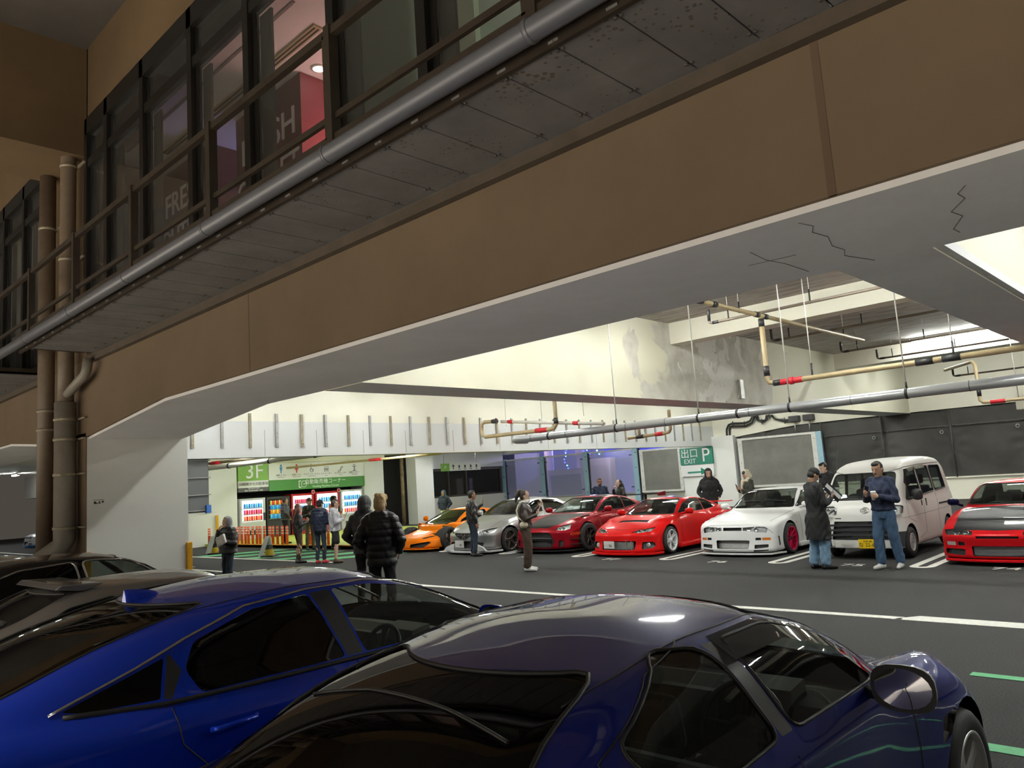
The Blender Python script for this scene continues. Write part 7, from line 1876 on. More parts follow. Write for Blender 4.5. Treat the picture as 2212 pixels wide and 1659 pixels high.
# hairline cracks in the beam soffit
CRK = mat('crack_dark', (0.16, 0.15, 0.14), 0.9)
for pts in (((-2.16, 5.45), (-2.12, 5.62), (-2.19, 5.77), (-2.16, 6.0), (-2.24, 6.29), (-2.22, 6.5), (-2.29, 6.69), (-2.18, 7.1)), ((-1.12, 5.66), (-1.20, 5.8), (-1.19, 5.95), (-1.34, 6.2), (-1.31, 6.39), (-1.45, 6.7), (-1.44, 6.85)), ((-2.74, 5.85), (-2.77, 6.2), (-2.72, 6.46), (-2.71, 6.94)), ((-2.95, 6.23), (-2.54, 6.28))):
    b = MB(); b.tube([(x, y, 3.589) for x, y in pts], 0.0035, 4); structure(b.build('trim_9', CRK))
# ------------------------------------------------------------------ people
_away = Vector((math.sin(YAW), math.cos(YAW), 0)); _right = Vector((math.cos(YAW), -math.sin(YAW), 0))
def bake(mb, name, m, parent, voxel, smooth=3, fn=None, cutfn=None):
    """Fuse overlapping shapes into one continuous skin."""
    me = bpy.data.meshes.new(name); mb.bm.to_mesh(me); mb.bm.free()
    t = bpy.data.objects.new('tmp', me); COL.objects.link(t)
    r = t.modifiers.new('r', 'REMESH'); r.mode = 'VOXEL'; r.voxel_size = voxel
    if smooth:
        s = t.modifiers.new('s', 'SMOOTH'); s.factor = 0.5; s.iterations = smooth
    dg = bpy.context.evaluated_depsgraph_get()
    out = bpy.data.meshes.new_from_object(t.evaluated_get(dg))
    bpy.data.objects.remove(t); bpy.data.meshes.remove(me)
    out.name = name
    if fn or cutfn:
        n = len(out.vertices); co = np.empty(n * 3); out.vertices.foreach_get('co', co); co = co.reshape(-1, 3)
        if fn:
            no = np.empty(n * 3); out.vertices.foreach_get('normal', no); no = no.reshape(-1, 3)
            co = co + no * fn(co, no)[:, None]
            out.vertices.foreach_set('co', co.ravel())
        if cutfn:
            kill = cutfn(co); b = bmesh.new(); b.from_mesh(out); b.verts.ensure_lookup_table()
            bmesh.ops.delete(b, geom=[b.verts[i] for i in np.nonzero(kill)[0]], context='VERTS'); b.to_mesh(out); b.free()
    out.polygons.foreach_set('use_smooth', [True] * len(out.polygons)); out.update()
    out.materials.clear()
    return link(name, out, m, parent)

def capsule(b, p, q, r0, r1):
    p, q = Vector(p), Vector(q)
    b.ball(p, r0, nu=12, nv=8); b.ball(q, r1, nu=12, nv=8)
    if (q - p).length > 1e-4: b.tube([p, q], r0, 12, rs=[r0 * 0.995, r1 * 0.995])
def loft(b, rings, n=20):
    """rings: (centre, half width along x, half depth along y, x-axis, y-axis)."""
    R_ = []
    for c, w, d, ax, ay in rings:
        R_.append(b.vs([Vector(c) + ax * (w * math.cos(2 * PI * k / n)) + ay * (d * math.sin(2 * PI * k / n)) for k in range(n)]))
    for a, c in zip(R_, R_[1:]):
        for k in range(n): b.bm.faces.new([a[k], a[(k + 1) % n], c[(k + 1) % n], c[k]])
    b.bm.faces.new(R_[0][::-1]); b.bm.faces.new(R_[-1])

def hand(b, w, d, n, sd, curl=0.5, grip=None):
    """Palm, four bent fingers of different length and a thumb; d = finger direction, n = palm side."""
    d = Vector(d).normalized(); n = (Vector(n) - d * Vector(n).dot(d)).normalized(); s = d.cross(n) * sd   # s points to the thumb side
    for k in (-0.024, -0.008, 0.008, 0.024):
        capsule(b, w + s * k * 0.8 + d * 0.012, w + s * k + d * 0.080, 0.014, 0.0125)
    for i, (k, ln) in enumerate(((0.027, 0.070), (0.009, 0.079), (-0.009, 0.073), (-0.027, 0.057))):
        p = w + s * k + d * 0.082; a = curl * (0.55 + 0.06 * i); dd = d
        for j, f in enumerate((0.45, 0.32, 0.23)):
            dd = (d * math.cos(a) + n * math.sin(a)); q = p + dd * ln * f
            capsule(b, p, q, 0.0088 - 0.0006 * j, 0.0082 - 0.0006 * j); p = q; a += curl * (0.95 - 0.1 * j)
    t0 = w + s * 0.026 + d * 0.022; t1 = t0 + (s * 0.75 + d * 0.55 + n * 0.35).normalized() * 0.038; t2 = t1 + (d * 0.9 + n * (0.25 + 0.5 * curl) + s * 0.1).normalized() * 0.032
    capsule(b, t0, t1, 0.0125, 0.010); capsule(b, t1, t2, 0.010, 0.008)

SKIN = mat('skin_tan', (0.50, 0.30, 0.20), 0.55); SKIND = mat('skin_brown', (0.32, 0.17, 0.10), 0.55); SKINL = mat('skin_light', (0.58, 0.38, 0.28), 0.55)
HAIRK = mat('hair_black', (0.012, 0.010, 0.009), 0.5, bump=(60, 0.6)); HAIRB = mat('hair_blond', (0.55, 0.38, 0.19), 0.6, bump=(60, 0.8)); HAIRR = mat('hair_auburn', (0.09, 0.022, 0.014), 0.5, bump=(60, 0.6)); HAIRD = mat('hair_dark_brown', (0.030, 0.018, 0.012), 0.5, bump=(60, 0.6))
def cloth(name, col, rough=0.85, coat=0.0): return mat(name, col, rough, noise=(11, 0.22, 4), bump=(22, 0.35), coat=coat)
BLK = cloth('black_cloth', (0.014, 0.014, 0.016)); BLKP = mat('black_nylon', (0.012, 0.012, 0.014), 0.42); LEATH = mat('black_leather', (0.012, 0.012, 0.012), 0.35, bump=(30, 0.4)); BRLE = mat('brown_leather', (0.028, 0.018, 0.014), 0.38, bump=(30, 0.4))
NAVY = cloth('navy_cloth', (0.018, 0.026, 0.060)); NAVYP = mat('navy_nylon', (0.012, 0.020, 0.048), 0.45); CHAR = mat('charcoal_nylon', (0.040, 0.040, 0.045), 0.5); GREYC = cloth('grey_cloth', (0.22, 0.22, 0.23)); BEIGE = cloth('beige_cloth', (0.42, 0.36, 0.27)); LIL = cloth('pale_grey_cloth', (0.52, 0.52, 0.58))
JEAN = cloth('blue_denim', (0.055, 0.105, 0.19)); JEAND = cloth('dark_denim', (0.022, 0.032, 0.055)); JEANL = cloth('light_denim', (0.22, 0.36, 0.52)); BROWNC = cloth('brown_trousers', (0.050, 0.030, 0.020)); KHAKI = cloth('khaki_cloth', (0.16, 0.13, 0.08)); WHC = cloth('white_cloth', (0.75, 0.73, 0.68)); CREAMC = cloth('cream_scarf', (0.74, 0.66, 0.50)); BLUEC = cloth('blue_hood', (0.09, 0.17, 0.33)); ORC = cloth('orange_cloth', (0.75, 0.20, 0.04)); REDC = cloth('red_cloth', (0.40, 0.03, 0.03)); PBL = cloth('pale_blue_cloth', (0.38, 0.50, 0.56)); OLIVE = cloth('dark_olive_cloth', (0.045, 0.045, 0.035))
SHW = mat('white_shoe', (0.75, 0.74, 0.72), 0.5); SHK = mat('black_shoe', (0.015, 0.015, 0.015), 0.35); SHR = mat('red_shoe', (0.55, 0.04, 0.05), 0.5); EYE = mat('eye_dark', (0.02, 0.014, 0.01), 0.3); LIP = mat('lip_red', (0.30, 0.10, 0.085), 0.5)

ARM = {  # elbow, wrist, finger direction, palm side for the right arm (x = right, y = forward); mirrored for the left
    'down': ((0.25, -0.03, 1.10), (0.265, 0.03, 0.86), (0.05, 0.15, -1), (-1, 0.1, 0), 0.45),
    'pocket': ((0.29, -0.07, 1.13), (0.21, 0.10, 0.96), (-0.3, 0.5, -0.9), (-1, 0, 0), 0.4),
    'phone': ((0.25, 0.03, 1.10), (0.11, 0.25, 1.17), (-0.35, 0.55, 0.65), (-0.3, -0.5, 0.6), 0.75),
    'phone_high': ((0.25, 0.10, 1.13), (0.16, 0.33, 1.34), (-0.05, 0.45, 1), (-0.8, -0.5, 0), 0.75),
    'mouth': ((0.23, 0.12, 1.13), (0.07, 0.20, 1.41), (-0.45, -0.15, 0.8), (-0.5, -0.8, 0), 0.9),
    'cup': ((0.25, 0.02, 1.09), (0.10, 0.26, 1.16), (-0.9, 0.35, 0.12), (-0.2, -1.0, 0.1), 0.8),
    'chest': ((0.27, 0.02, 1.11), (0.02, 0.22, 1.14), (-1, 0.15, 0.1), (0, -1, 0), 0.5),
}
def person(label, x, y, a, h=1.72, z=0.0, skin=SKIN, top=BLK, fat=1.0, legs=JEAN, legw=1.0, shoes=SHK, hair=HAIRK, style='short', ra='down', la='down', lean=0.0, hp=0.0, hy=0.0,
           top_kind='jacket', hem=0.86, quilt=0.0, feet=None, extra=None, shorts=False, face=True, group=None, lo=False, scarf=None):
    fw = _away * math.cos(R(a)) + _right * math.sin(R(a))
    rt = thing('person', label, 'person', (x, y, z), math.atan2(-fw.x, fw.y), group)
    k = h / 1.72
    piv = Vector((0, 0, 0.95))
    RM = Matrix.Rotation(-R(lean), 3, 'X')
    def U(p):
        p = Vector(p); return (piv + RM @ (p - piv)) * k
    def D(v): return RM @ Vector(v)
    def Lg(p): return Vector(p) * k
    AX, AY = RM @ Vector((1, 0, 0)), RM @ Vector((0, 1, 0)); EX, EY = Vector((1, 0, 0)), Vector((0, 1, 0))
    feet = feet or ((0.11, 0.0, 8), (-0.11, 0.0, -8))
    hips = [Vector((0.09, 0, 0.92)), Vector((-0.09, 0, 0.92))]
    kn, an, fd = [], [], []
    for (fx, fy, ft), hp_ in zip(feet, hips):
        A = Vector((fx, fy, 0.085)); mid = (A + hp_) / 2 + Vector((0, 0.03, 0.03)); kn.append(mid); an.append(A)
        fd.append(Vector((math.sin(R(ft)), math.cos(R(ft)), 0)))
    arms = []
    for sd, pz in ((1, ra), (-1, la)):
        e, w, d, n, c = ARM[pz] if isinstance(pz, str) else pz
        f = lambda v: Vector((v[0] * sd, v[1], v[2]))
        arms.append((sd, U((0.168 * sd, -0.01, 1.385)), U(f(e)), U(f(w)), D(f(d)), D(f(n)), c, pz))
    # --- one continuous body: head with face, neck, trunk, limbs, hands
    b = MB()
    HC = U((0, 0.025, 1.585)); HM = RM @ Matrix.Rotation(-R(hp), 3, 'X') @ Matrix.Rotation(R(hy), 3, 'Z')
    def Hd(v): return HC + HM @ (Vector(v) * k)
    hx, hyv = HM @ Vector((1, 0, 0)), HM @ Vector((0, 1, 0))
    prof = [(-0.118, 0.030, 0.030, 0.050), (-0.110, 0.044, 0.045, 0.042), (-0.085, 0.058, 0.068, 0.022), (-0.05, 0.067, 0.086, 0.008), (0.0, 0.074, 0.094, 0.0), (0.045, 0.076, 0.096, -0.004), (0.085, 0.066, 0.083, -0.008), (0.112, 0.042, 0.055, -0.012), (0.122, 0.012, 0.02, -0.012)]
    loft(b, [(Hd((0, oy, zz)), w * k, d * k, hx, hyv) for zz, w, d, oy in prof])
    capsule(b, Hd((0, 0.092, 0.010)), Hd((0, 0.106, -0.030)), 0.010 * k, 0.0155 * k)
    capsule(b, Hd((0.03, 0.080, 0.024)), Hd((-0.03, 0.080, 0.024)), 0.013 * k, 0.013 * k)
    capsule(b, Hd((0.018, 0.084, -0.062)), Hd((-0.018, 0.084, -0.062)), 0.010 * k, 0.010 * k)
    for sd in (1, -1):
        b.ball(Hd((0.076 * sd, -0.005, -0.01)), 0.014 * k, 0.020 * k, 0.030 * k)
    capsule(b, U((0, -0.005, 1.40)), Hd((0, -0.012, -0.07)), 0.058 * k, 0.055 * k)
    T = [(0.86, 0.14, 0.10, 0), (0.98, 0.135, 0.095, 0), (1.12, 0.135, 0.10, 0), (1.28, 0.155, 0.11, 0), (1.38, 0.15, 0.085, 0), (1.44, 0.07, 0.055, 0)]
    loft(b, [(U((0, yy, zz)), w * k, d * k, AX, AY) for zz, w, d, yy in T])
    for sd, s_, e, w, d, n, c, pz in arms:
        capsule(b, s_, e, 0.048 * k, 0.040 * k); capsule(b, e, w, 0.040 * k, 0.027 * k)
        hand(b, w, d, n, sd, c)
    for hp_, kk, A in zip(hips, kn, an):
        capsule(b, Lg(hp_), Lg(kk), 0.075 * k, 0.052 * k); capsule(b, Lg(kk), Lg(A), 0.052 * k, 0.036 * k)
        capsule(b, Lg(kk) * 0.7 + Lg(A) * 0.3 + Vector((0, -0.012, 0)), Lg(A), 0.054 * k, 0.034 * k)
    bake(b, 'body', skin, rt, 0.012 if lo else 0.0075, 2)
    if face:
        f = MB()
        for sd in (1, -1): f.ball(Hd((0.031 * sd, 0.087, 0.006)), 0.012 * k, 0.006 * k, 0.006 * k, 8, 6)
        for sd in (1, -1): capsule(f, Hd((0.018 * sd, 0.092, 0.030)), Hd((0.045 * sd, 0.082, 0.030)), 0.004 * k, 0.003 * k)
        f.build('eye', EYE, rt)
        f = MB(); capsule(f, Hd((0.020, 0.091, -0.064)), Hd((-0.020, 0.091, -0.064)), 0.004 * k, 0.004 * k); f.build('mouth', LIP, rt)
    # --- trousers
    b = MB()
    lw = legw
    loft(b, [(Lg((0, 0, 0.80)), 0.13 * k, 0.10 * k, EX, EY), (Lg((0, -0.01, 0.88)), 0.165 * k, 0.125 * k, EX, EY), (Lg((0, 0, 0.98)), 0.155 * k, 0.115 * k, EX, EY), (Lg((0, 0, 1.02)), 0.145 * k, 0.11 * k, EX, EY)])
    for hp_, kk, A in zip(hips, kn, an):
        if shorts:
            capsule(b, Lg(hp_), Lg(kk + Vector((0, 0, 0.06))), 0.10 * k, 0.095 * k)
        else:
            capsule(b, Lg(hp_), Lg(kk), 0.095 * k, 0.066 * k * lw); capsule(b, Lg(kk), Lg(A + Vector((0, -0.005, 0.045))), 0.066 * k * lw, 0.055 * k * lw)
    def folds(co, no):
        return 0.006 * np.sin(co[:, 2] * 55 + 3 * np.sin(co[:, 0] * 23)) * (np.clip(0.45 - co[:, 2], 0, 1) * 2) + 0.004 * np.sin(co[:, 2] * 31 + co[:, 0] * 60 + co[:, 1] * 40)
    bake(b, 'shorts' if shorts else 'trousers', legs, rt, 0.014, 3, folds)
    # --- shoes
    for A, d in zip(an, fd):
        b = MB(); A = Lg(A); A = Vector((A.x, A.y, 0))
        capsule(b, A + d * -0.045 + Vector((0, 0, 0.045)), A + d * 0.05 + Vector((0, 0, 0.05)), 0.042, 0.045); capsule(b, A + d * 0.05 + Vector((0, 0, 0.045)), A + d * 0.165 + Vector((0, 0, 0.032)), 0.044, 0.032)
        capsule(b, A + Vector((0, 0, 0.06)), A + Vector((0, 0, 0.10)), 0.046, 0.044)
        bake(b, 'shoe', shoes, rt, 0.010, 2, None, None)
    # --- top
    b = MB(); F = fat; Fa = 1 + (fat - 1) * (0.55 if not quilt else 0.9)
    H_ = [(hem, 0.165 * F, 0.125 * F, 0), (0.96, 0.158 * F, 0.122 * F, 0.0), (1.10, 0.160 * F, 0.128 * F, 0.0), (1.25, 0.178 * F, 0.135 * F, 0), (1.36, 0.180 * F, 0.112 * F, -0.005), (1.42, 0.11, 0.085, -0.01), (1.47, 0.075, 0.07, -0.005)]
    if hem < 0.7: H_[0] = (hem, 0.205 * F, 0.175 * F, 0); H_.insert(1, (0.88, 0.180 * F, 0.165 * F, 0))
    loft(b, [(U((0, yy, zz)), w * k, d * k, AX, AY) for zz, w, d, yy in H_])
    for sd, s_, e, w, d, n, c, pz in arms:
        capsule(b, s_ + D((-0.05 * sd, 0, 0.01)) * k, s_, 0.070 * Fa * k, 0.064 * Fa * k)
        capsule(b, s_, e, 0.064 * Fa * k, 0.056 * Fa * k); capsule(b, e, e.lerp(w, 0.93), 0.056 * Fa * k, 0.042 * (0.5 + 0.5 * Fa) * k)
    if 'hood_down' in style or top_kind == 'hoodie':
        capsule(b, U((0.07, -0.075, 1.43)), U((-0.07, -0.075, 1.43)), 0.055 * k, 0.055 * k); capsule(b, U((0.09, 0.0, 1.45)), U((0.06, -0.07, 1.45)), 0.035 * k, 0.05 * k); capsule(b, U((-0.09, 0.0, 1.45)), U((-0.06, -0.07, 1.45)), 0.035 * k, 0.05 * k)
    def puff(co, no):
        w = 0.005 * np.sin(co[:, 2] * 37 + 4 * np.sin(co[:, 0] * 17 + co[:, 1] * 13)) + 0.004 * np.sin(co[:, 0] * 43 + co[:, 2] * 21)
        if quilt: w = w * 0.4 + quilt * (np.abs(np.sin(co[:, 2] * PI / 0.095)) ** 0.6 - 0.6)
        return w
    bake(b, 'coat' if hem < 0.7 else 'jacket', top, rt, 0.012, 3, puff)
    # --- head cover
    def hairmesh(nm, m, parts, cutfn=None, vox=0.009):
        q = MB()
        for p in parts:
            if len(p) == 4 and isinstance(p[1], (int, float)): q.ball(Hd(p[0]), p[1] * k, p[2] * k, p[3] * k)
            else: capsule(q, p[0], p[1], p[2], p[3])
        return bake(q, nm, m, rt, vox, 2, None, cutfn)
    base = [((0, -0.020, 0.030), 0.083, 0.092, 0.102), ((0, -0.03, -0.03), 0.078, 0.072, 0.085)]
    if style.startswith('short'): hairmesh('hair', hair, base[:1] + [((0, -0.035, -0.02), 0.076, 0.068, 0.07), ((0, 0.03, 0.085), 0.062, 0.062, 0.042)])
    elif style.startswith('messy'):
        rg = random.Random(3); hairmesh('hair', hair, base + [((rg.uniform(-0.055, 0.055), rg.uniform(-0.085, 0.05), rg.uniform(0.06, 0.105)), 0.036, 0.036, 0.034) for _ in range(22)])
    elif style.startswith('long'):
        hairmesh('hair', hair, base + [((0.05, -0.03, -0.05), 0.05, 0.06, 0.11), ((-0.05, -0.03, -0.05), 0.05, 0.06, 0.11), (Hd((0.03, -0.07, -0.06)), U((0.05, -0.14, 1.18)), 0.07 * k, 0.05 * k), (Hd((-0.03, -0.07, -0.06)), U((-0.05, -0.14, 1.14)), 0.07 * k, 0.05 * k)])
    elif style.startswith('pony'):
        hairmesh('hair', hair, base + [(Hd((0, -0.09, 0.09)), Hd((0, -0.135, 0.08)), 0.035 * k, 0.04 * k), (Hd((0, -0.135, 0.08)), Hd((0, -0.165, -0.04)), 0.045 * k, 0.045 * k), (Hd((0, -0.165, -0.04)), Hd((0, -0.165, -0.16)), 0.045 * k, 0.02 * k)])
    elif style.startswith('cap'):
        hairmesh('hair', hair, [((0, -0.028, -0.01), 0.079, 0.078, 0.085)])
        q = MB(); q.ball(Hd((0, -0.008, 0.048)), 0.088 * k, 0.104 * k, 0.088 * k)
        ring = [(Hd((0, 0.08, 0.055)), 0.072 * k, 0.02 * k, hx, hyv)]
        capsule(q, Hd((0.045, 0.09, 0.050)), Hd((-0.045, 0.09, 0.050)), 0.013 * k, 0.013 * k); capsule(q, Hd((0.04, 0.145, 0.036)), Hd((-0.04, 0.145, 0.036)), 0.010 * k, 0.010 * k); capsule(q, Hd((0.03, 0.095, 0.048)), Hd((0.03, 0.145, 0.037)), 0.012 * k, 0.009 * k); capsule(q, Hd((-0.03, 0.095, 0.048)), Hd((-0.03, 0.145, 0.037)), 0.012 * k, 0.009 * k); capsule(q, Hd((0, 0.095, 0.049)), Hd((0, 0.15, 0.037)), 0.012 * k, 0.009 * k)
        c = bake(q, 'cap', BLK, rt, 0.009, 1)
        q = MB(); q.obox(Hd((0, 0.098, 0.075)), hx * 0.018 * k, hyv * 0.003, (HM @ Vector((0, -0.3, 1))) * 0.014 * k); q.build('cap_emblem', LW, c)
    elif style.startswith('hood') and 'down' not in style:
        m = extra.get('hood', top) if extra else top
        lim = [HC.copy(), HM.copy()]
        def cf(co):
            q = (co - np.array(lim[0])) @ np.array(lim[1]); return (q[:, 1] > 0.058 * k) & (np.abs(q[:, 0]) < 0.066 * k) & (q[:, 2] < 0.085 * k) & (q[:, 2] > -0.10 * k)
        hairmesh('hood', m, [((0, -0.018, 0.02), 0.106, 0.120, 0.132), ((0, -0.045, -0.05), 0.105, 0.10, 0.11), (U((0.09, -0.02, 1.44)), U((-0.09, -0.02, 1.44)), 0.072 * k, 0.072 * k)], cf)
    elif style == 'scarf_head':
        def cf(co):
            q = (co - np.array(HC)) @ np.array(HM); return (q[:, 1] > 0.060 * k) & (np.abs(q[:, 0]) < 0.06 * k) & (q[:, 2] < 0.07 * k) & (q[:, 2] > -0.10 * k)
        hairmesh('head_scarf', CREAMC, [((0, -0.022, 0.02), 0.098, 0.112, 0.122), ((0, -0.045, -0.06), 0.098, 0.095, 0.10), (U((0.08, 0.02, 1.43)), U((-0.08, 0.02, 1.43)), 0.075 * k, 0.075 * k), (U((0.05, 0.12, 1.40)), U((0.06, 0.16, 1.12)), 0.05 * k, 0.045 * k)], cf)
        hairmesh('hair', hair, [((0, 0.0, 0.045), 0.080, 0.098, 0.078)])
    if 'beard' in style: hairmesh('beard', hair, [(Hd((0.045, 0.055, -0.07)), Hd((0, 0.083, -0.095)), 0.020 * k, 0.022 * k), (Hd((-0.045, 0.055, -0.07)), Hd((0, 0.083, -0.095)), 0.020 * k, 0.022 * k), (Hd((0.018, 0.098, -0.048)), Hd((-0.018, 0.098, -0.048)), 0.006 * k, 0.006 * k)])
    if 'moustache' in style: hairmesh('moustache', hair, [(Hd((0.022, 0.095, -0.052)), Hd((-0.022, 0.095, -0.052)), 0.007 * k, 0.007 * k)], vox=0.005)
    if 'glasses' in style:
        g = MB()
        for sd in (1, -1): g.tube([Hd((0.034 * sd + 0.024 * math.cos(t), 0.104, 0.006 + 0.019 * math.sin(t))) for t in [2 * PI * i / 12 for i in range(12)]], 0.0035 * k, 5, closed=True); g.tube([Hd((0.058 * sd, 0.102, 0.01)), Hd((0.080 * sd, 0.0, 0.008))], 0.003, 5)
        g.build('glasses', PLAST, rt)
    if scarf:
        q = MB()
        for t in range(14):
            a0, a1 = 2 * PI * t / 14, 2 * PI * (t + 1) / 14
            capsule(q, U((0.085 * math.cos(a0), 0.01 + 0.085 * math.sin(a0), 1.455 + 0.02 * math.sin(a0))), U((0.085 * math.cos(a1), 0.01 + 0.085 * math.sin(a1), 1.455 + 0.02 * math.sin(a1))), 0.042 * k, 0.042 * k)
        bake(q, 'scarf', scarf, rt, 0.010, 2)
    inv = Matrix.Translation(rt.location) @ Matrix.Rotation(rt.rotation_euler.z, 4, 'Z')
    return dict(root=rt, wrist={sd: (inv @ w, inv.to_3x3() @ d.normalized(), inv.to_3x3() @ n.normalized()) for sd, s_, e, w, d, n, c, pz in arms}, U=lambda p: inv @ U(p), Hd=lambda p: inv @ Hd(p), fw=fw, k=k)

def at_px(x, depth):
    """Ground point seen in column x of the picture at this distance along the view (for people whose feet are hidden)."""
    t = (x - 1106) / F_PX
    v = _away + _right * t
    return v.x * depth, v.y * depth
PHB = mat('phone_black', (0.015, 0.015, 0.017), 0.25); PHS = mat('phone_screen', (0.3, 0.35, 0.45), 0.2, emit=(0.5, 0.6, 0.8), estr=0.25)
def phone(P, sd, label, m=PHB, up=None):
    w, d, n = P['wrist'][sd]; c = w + d * 0.125 + n * 0.024
    s = d.cross(n).normalized()
    t = thing('phone', label, 'phone', c)
    b = MB(); ax = (d * 0.9 + n * 0.25).normalized(); nn = s.cross(ax).normalized()
    if nn.dot(n) < 0: nn = -nn
    b.obox((0, 0, 0), s * 0.036, ax * 0.074, nn * 0.0045); b.build('case', m, t, bevel=0.003)
    b = MB(); b.obox(nn * 0.0048, s * 0.033, ax * 0.070, nn * 0.0006); b.build('screen', PHS, t)
    return t
def cup(P, sd, label, m_body, m_lid):
    w, d, n = P['wrist'][sd]; c = w + d * 0.09 + n * 0.045
    t = thing('paper_cup', label, 'cup', (c.x, c.y, c.z - 0.075))
    MB().lathe((0, 0, 0), (0, 0, 1), [(0.0, 0), (0.030, 0), (0.041, 0.13)], 20).build('cup', m_body, t)
    MB().lathe((0, 0, 0), (0, 0, 1), [(0.044, 0.128), (0.044, 0.138), (0.038, 0.150), (0.0, 0.150)], 20).build('lid', m_lid, t)
    return t

# left and middle group
P1 = person('person in black puffer over grey hood, eating, alone at far left of the group', *at_px(480, 16.5), 215, 1.54, skin=SKIN, top=BLKP, fat=1.55, legs=JEAND, hair=HAIRK, style='hood', extra={'hood': GREYC}, ra='mouth', la='cup', quilt=0.010, hp=-8)
cup(P1, -1, 'pale paper cup held by the person eating', SHW, LW)
w_, d_, n_ = P1['wrist'][-1]
t = thing('paper_bag', 'crumpled pale paper wrapper held under the arm of the person eating', 'paper', w_ + Vector((0.06, -0.02, 0.02))); b = MB(); b.obox((0, 0, 0), (0.10, 0.04, 0.05), (0.0, 0.02, 0.0), (-0.05, 0.0, 0.09)); b.build('sheet', WHC, t, bevel=0.01)
person('person in charcoal puffer facing the dark snack machine behind the delineators', *at_px(603, 30.0), 55, 1.78, z=0.1, top=CHAR, fat=1.2, legs=BLK, style='short hood_down', ra='pocket', la='phone', quilt=0.012)
person('person with long auburn hair and black leather jacket, brown leggings and boots', -19.75, 11.7, 60, 1.66, top=LEATH, fat=1.15, legs=BROWNC, legw=0.82, hair=HAIRR, style='long', ra='phone', la='phone', hem=0.90)
person('person in dark cap standing just behind the long auburn hair', *at_px(655, 27.2), 140, 1.80, skin=SKINL, top=OLIVE, legs=KHAKI, style='cap', ra='phone', la='down')
person('person in navy hooded jacket, jeans and red sneakers, seen from behind', -18.85, 11.85, 20, 1.74, top=NAVYP, fat=1.30, legs=JEAND, shoes=SHR, style='cap hood_down', ra='phone', la='phone', quilt=0.006, hp=10)
person('person in orange jacket half hidden behind the man in shorts', *at_px(706, 26.5), 60, 1.82, top=ORC, legs=BLK, style='short', ra='phone', la='down')
P7 = person('person in grey and black hoodie and black shorts, bare legs, holding a phone', -18.35, 12.0, 75, 1.72, skin=SKINL, top=LIL, fat=1.22, legs=BLK, shorts=True, hair=HAIRD, style='short hood_down', ra='phone', la='phone', top_kind='hoodie', shoes=mat('brown_shoe', (0.05, 0.03, 0.02), 0.6))
phone(P7, 1, 'dark phone held by the man in shorts')
v = MB(); U7 = P7['U']
person('person in dark hood and charcoal jacket partly behind the blond hair', *at_px(773, 12.4), 15, 1.80, top=CHAR, fat=1.22, legs=BLK, style='hood', ra='pocket', la='pocket', quilt=0.008)
person('person with blond hair and big black puffer jacket, back turned, largest of the crowd', *at_px(806, 10.7), 8, 1.82, top=BLKP, fat=1.22, legs=BLK, hair=HAIRB, style='messy hood_down', skin=SKINL, ra='pocket', la='pocket', quilt=0.016, hem=0.80, scarf=BLK, hp=12)
person('person in blue hood and navy puffer by the cream parapet above the orange car', *at_px(944, 33.5), 200, 1.72, top=NAVYP, fat=1.2, legs=WHC, style='hood', extra={'hood': BLUEC}, ra='pocket', la='pocket', quilt=0.010, lo=True)
P11 = person('person in black leather jacket and jeans taking a photo before the silver car', -15.0, 14.02, 70, 1.72, skin=SKIND, top=LEATH, fat=1.15, legs=JEAND, legw=1.1, style='short', ra='down', la=((0.25, 0.12, 1.14), (0.20, 0.36, 1.33), (0.0, 0.35, 1), (0.2, -0.9, 0.2), 0.5))
phone(P11, -1, 'dark phone raised by the man in the black leather jacket')
P12 = person('person with dark ponytail, white scarf, brown leather jacket and wide brown trousers', -11.17, 11.95, 95, 1.68, skin=SKINL, top=BRLE, fat=1.12, legs=BROWNC, legw=1.45, shoes=SHW, hair=HAIRD, style='pony', ra='phone', la='phone_high', hem=0.93, scarf=WHC, hp=14)
phone(P12, 1, 'phone in pink floral case held by the woman with the ponytail', mat('phone_pink', (0.55, 0.30, 0.33), 0.4))
U12 = P12['U']
t = thing('shoulder_bag', 'cream crossbody bag on the back of the woman with the ponytail', 'bag', U12((0.10, -0.15, 1.0)))
b = MB(); o_ = t.location; b.ball(U12((0.17, -0.02, 0.98)) - o_, 0.10, 0.085, 0.075); bake(b, 'pouch', CREAMC, t, 0.01, 2)
b = MB(); b.tube([U12(p) - o_ for p in ((0.20, 0.02, 1.02), (0.16, -0.13, 1.14), (0.02, -0.172, 1.28), (-0.10, -0.13, 1.40), (-0.14, -0.03, 1.455))], 0.016, 8); b.build('strap', CREAMC, t)
person('person with glasses and beard in navy quilted jacket behind the dark red car', -15.45, 20.2, 178, 1.82, skin=SKIND, top=NAVY, fat=1.0, legs=BLK, style='short beard glasses', lo=False)
person('person with long black hair lifting a hand to the mouth behind the dark red car', -14.72, 20.3, 255, 1.73, skin=SKINL, top=LEATH, fat=1.05, legs=BLK, style='long', ra='mouth', la='down')
person('person in black hooded parka standing below the large exit sign', -11.36, 20.0, 190, 1.87, skin=SKINL, top=BLK, fat=1.25, legs=BLK, style='hood beard', ra='pocket', la='pocket', hp=12)
P16 = person('person in cream head scarf and dark jacket looking at a phone by the far column', -10.32, 20.3, 262, 1.77, skin=SKIN, top=OLIVE, fat=1.12, legs=BLK, style='scarf_head', ra='phone', la='phone', hp=18)
phone(P16, 1, 'phone held by the person in the cream head scarf')
person('person in black hooded jacket leaning between the white coupe and the van', -7.93, 20.0, 255, 1.84, skin=SKINL, top=BLK, fat=1.2, legs=BLK, style='short hood_down', top_kind='hoodie', lean=8, ra='phone', la='down', hp=10)
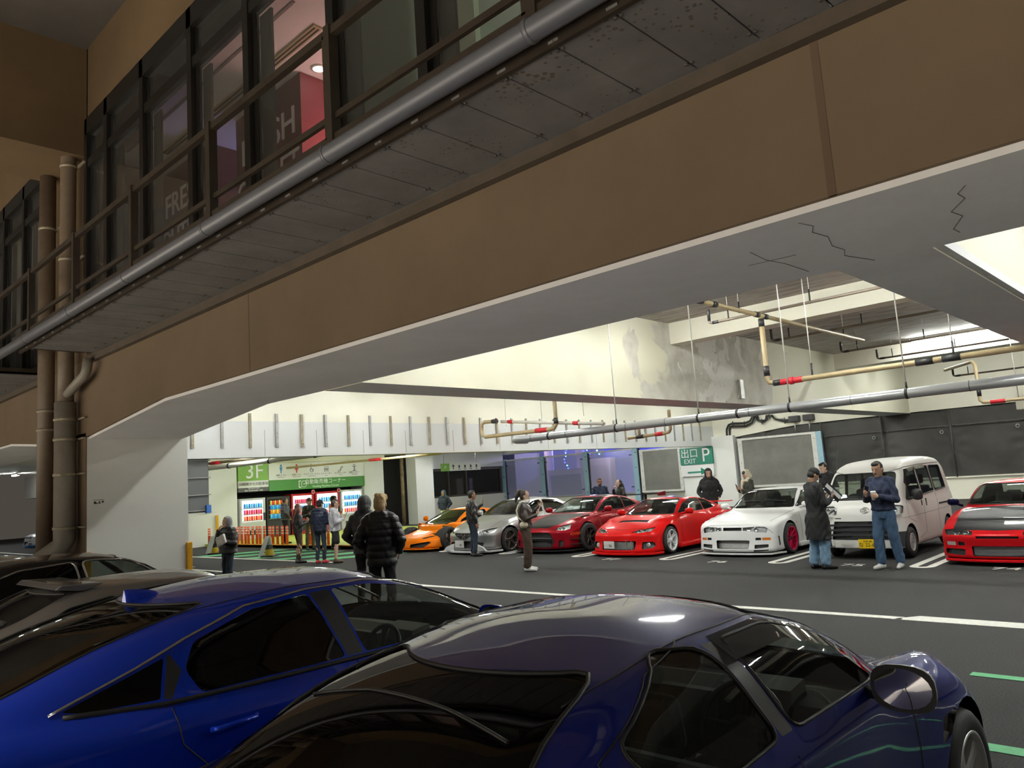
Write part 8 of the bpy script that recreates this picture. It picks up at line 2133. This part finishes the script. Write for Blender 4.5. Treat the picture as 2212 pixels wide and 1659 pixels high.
P18 = person('person in black cap and long black coat with light blue jeans, reading a phone', -5.64, 13.5, 80, 1.76, skin=SKIN, top=BLK, fat=1.15, legs=JEANL, legw=1.5, style='cap', ra='phone', la='phone', hem=0.50, hp=32, feet=((0.10, 0.02, 10), (-0.12, -0.06, -8)))
phone(P18, 1, 'dark phone held by the man in the black cap')
w_, d_, n_ = P18['wrist'][1]
t = thing('folder', 'white and black folder tucked under the arm of the man in the black cap', 'folder', w_ + Vector((0.0, 0.10, 0.10))); b = MB(); b.obox((0, 0, 0), _right * 0.11 + Vector((0, 0, -0.12)), _away * 0.006, _right * 0.05 + Vector((0, 0, 0.06))); b.build('cover', mat('folder_black', (0.02, 0.02, 0.022), 0.4), t); b = MB(); b.obox(_away * -0.009 + Vector((0, 0, 0.02)), _right * 0.11 + Vector((0, 0, -0.12)), _away * 0.002, _right * 0.02 + Vector((0, 0, 0.024))); b.build('paper', LW, t)
P19 = person('person in navy jacket and blue jeans with moustache, holding a phone and coffee', -4.60, 13.75, 235, 1.80, skin=SKIN, top=NAVY, fat=1.18, legs=JEAN, legw=1.35, shoes=SHW, style='short moustache', ra='phone', la='cup', hem=0.93, hp=14, feet=((0.11, 0.05, 10), (-0.10, -0.14, -14)))
phone(P19, 1, 'phone held out by the man in the navy jacket')
cup(P19, -1, 'white paper coffee cup held by the man in the navy jacket', mat('cup_white', (0.78, 0.76, 0.72), 0.5), LW)
U19 = P19['U']; b = MB(); capsule(b, U19((0.0, 0.085, 1.46)) - P19['root'].location, U19((0, 0.118, 1.30)) - P19['root'].location, 0.045, 0.03)
person('person seen hazily behind the first screen pane', *at_px(1002, 52.5), 170, 1.75, top=GREYC, legs=GREYC, style='hood', lo=True)
person('person in pale blue hoodie leaning by the silver and blue coupe', -53.2, 11.2, 80, 1.72, top=PBL, fat=1.2, legs=BLK, style='short', ra='down', la='phone', lean=14, lo=True)
person('person in red jacket beyond the silver and blue coupe', -52.0, 15.6, 260, 1.75, top=REDC, fat=1.2, legs=BLK, style='cap', lo=True)
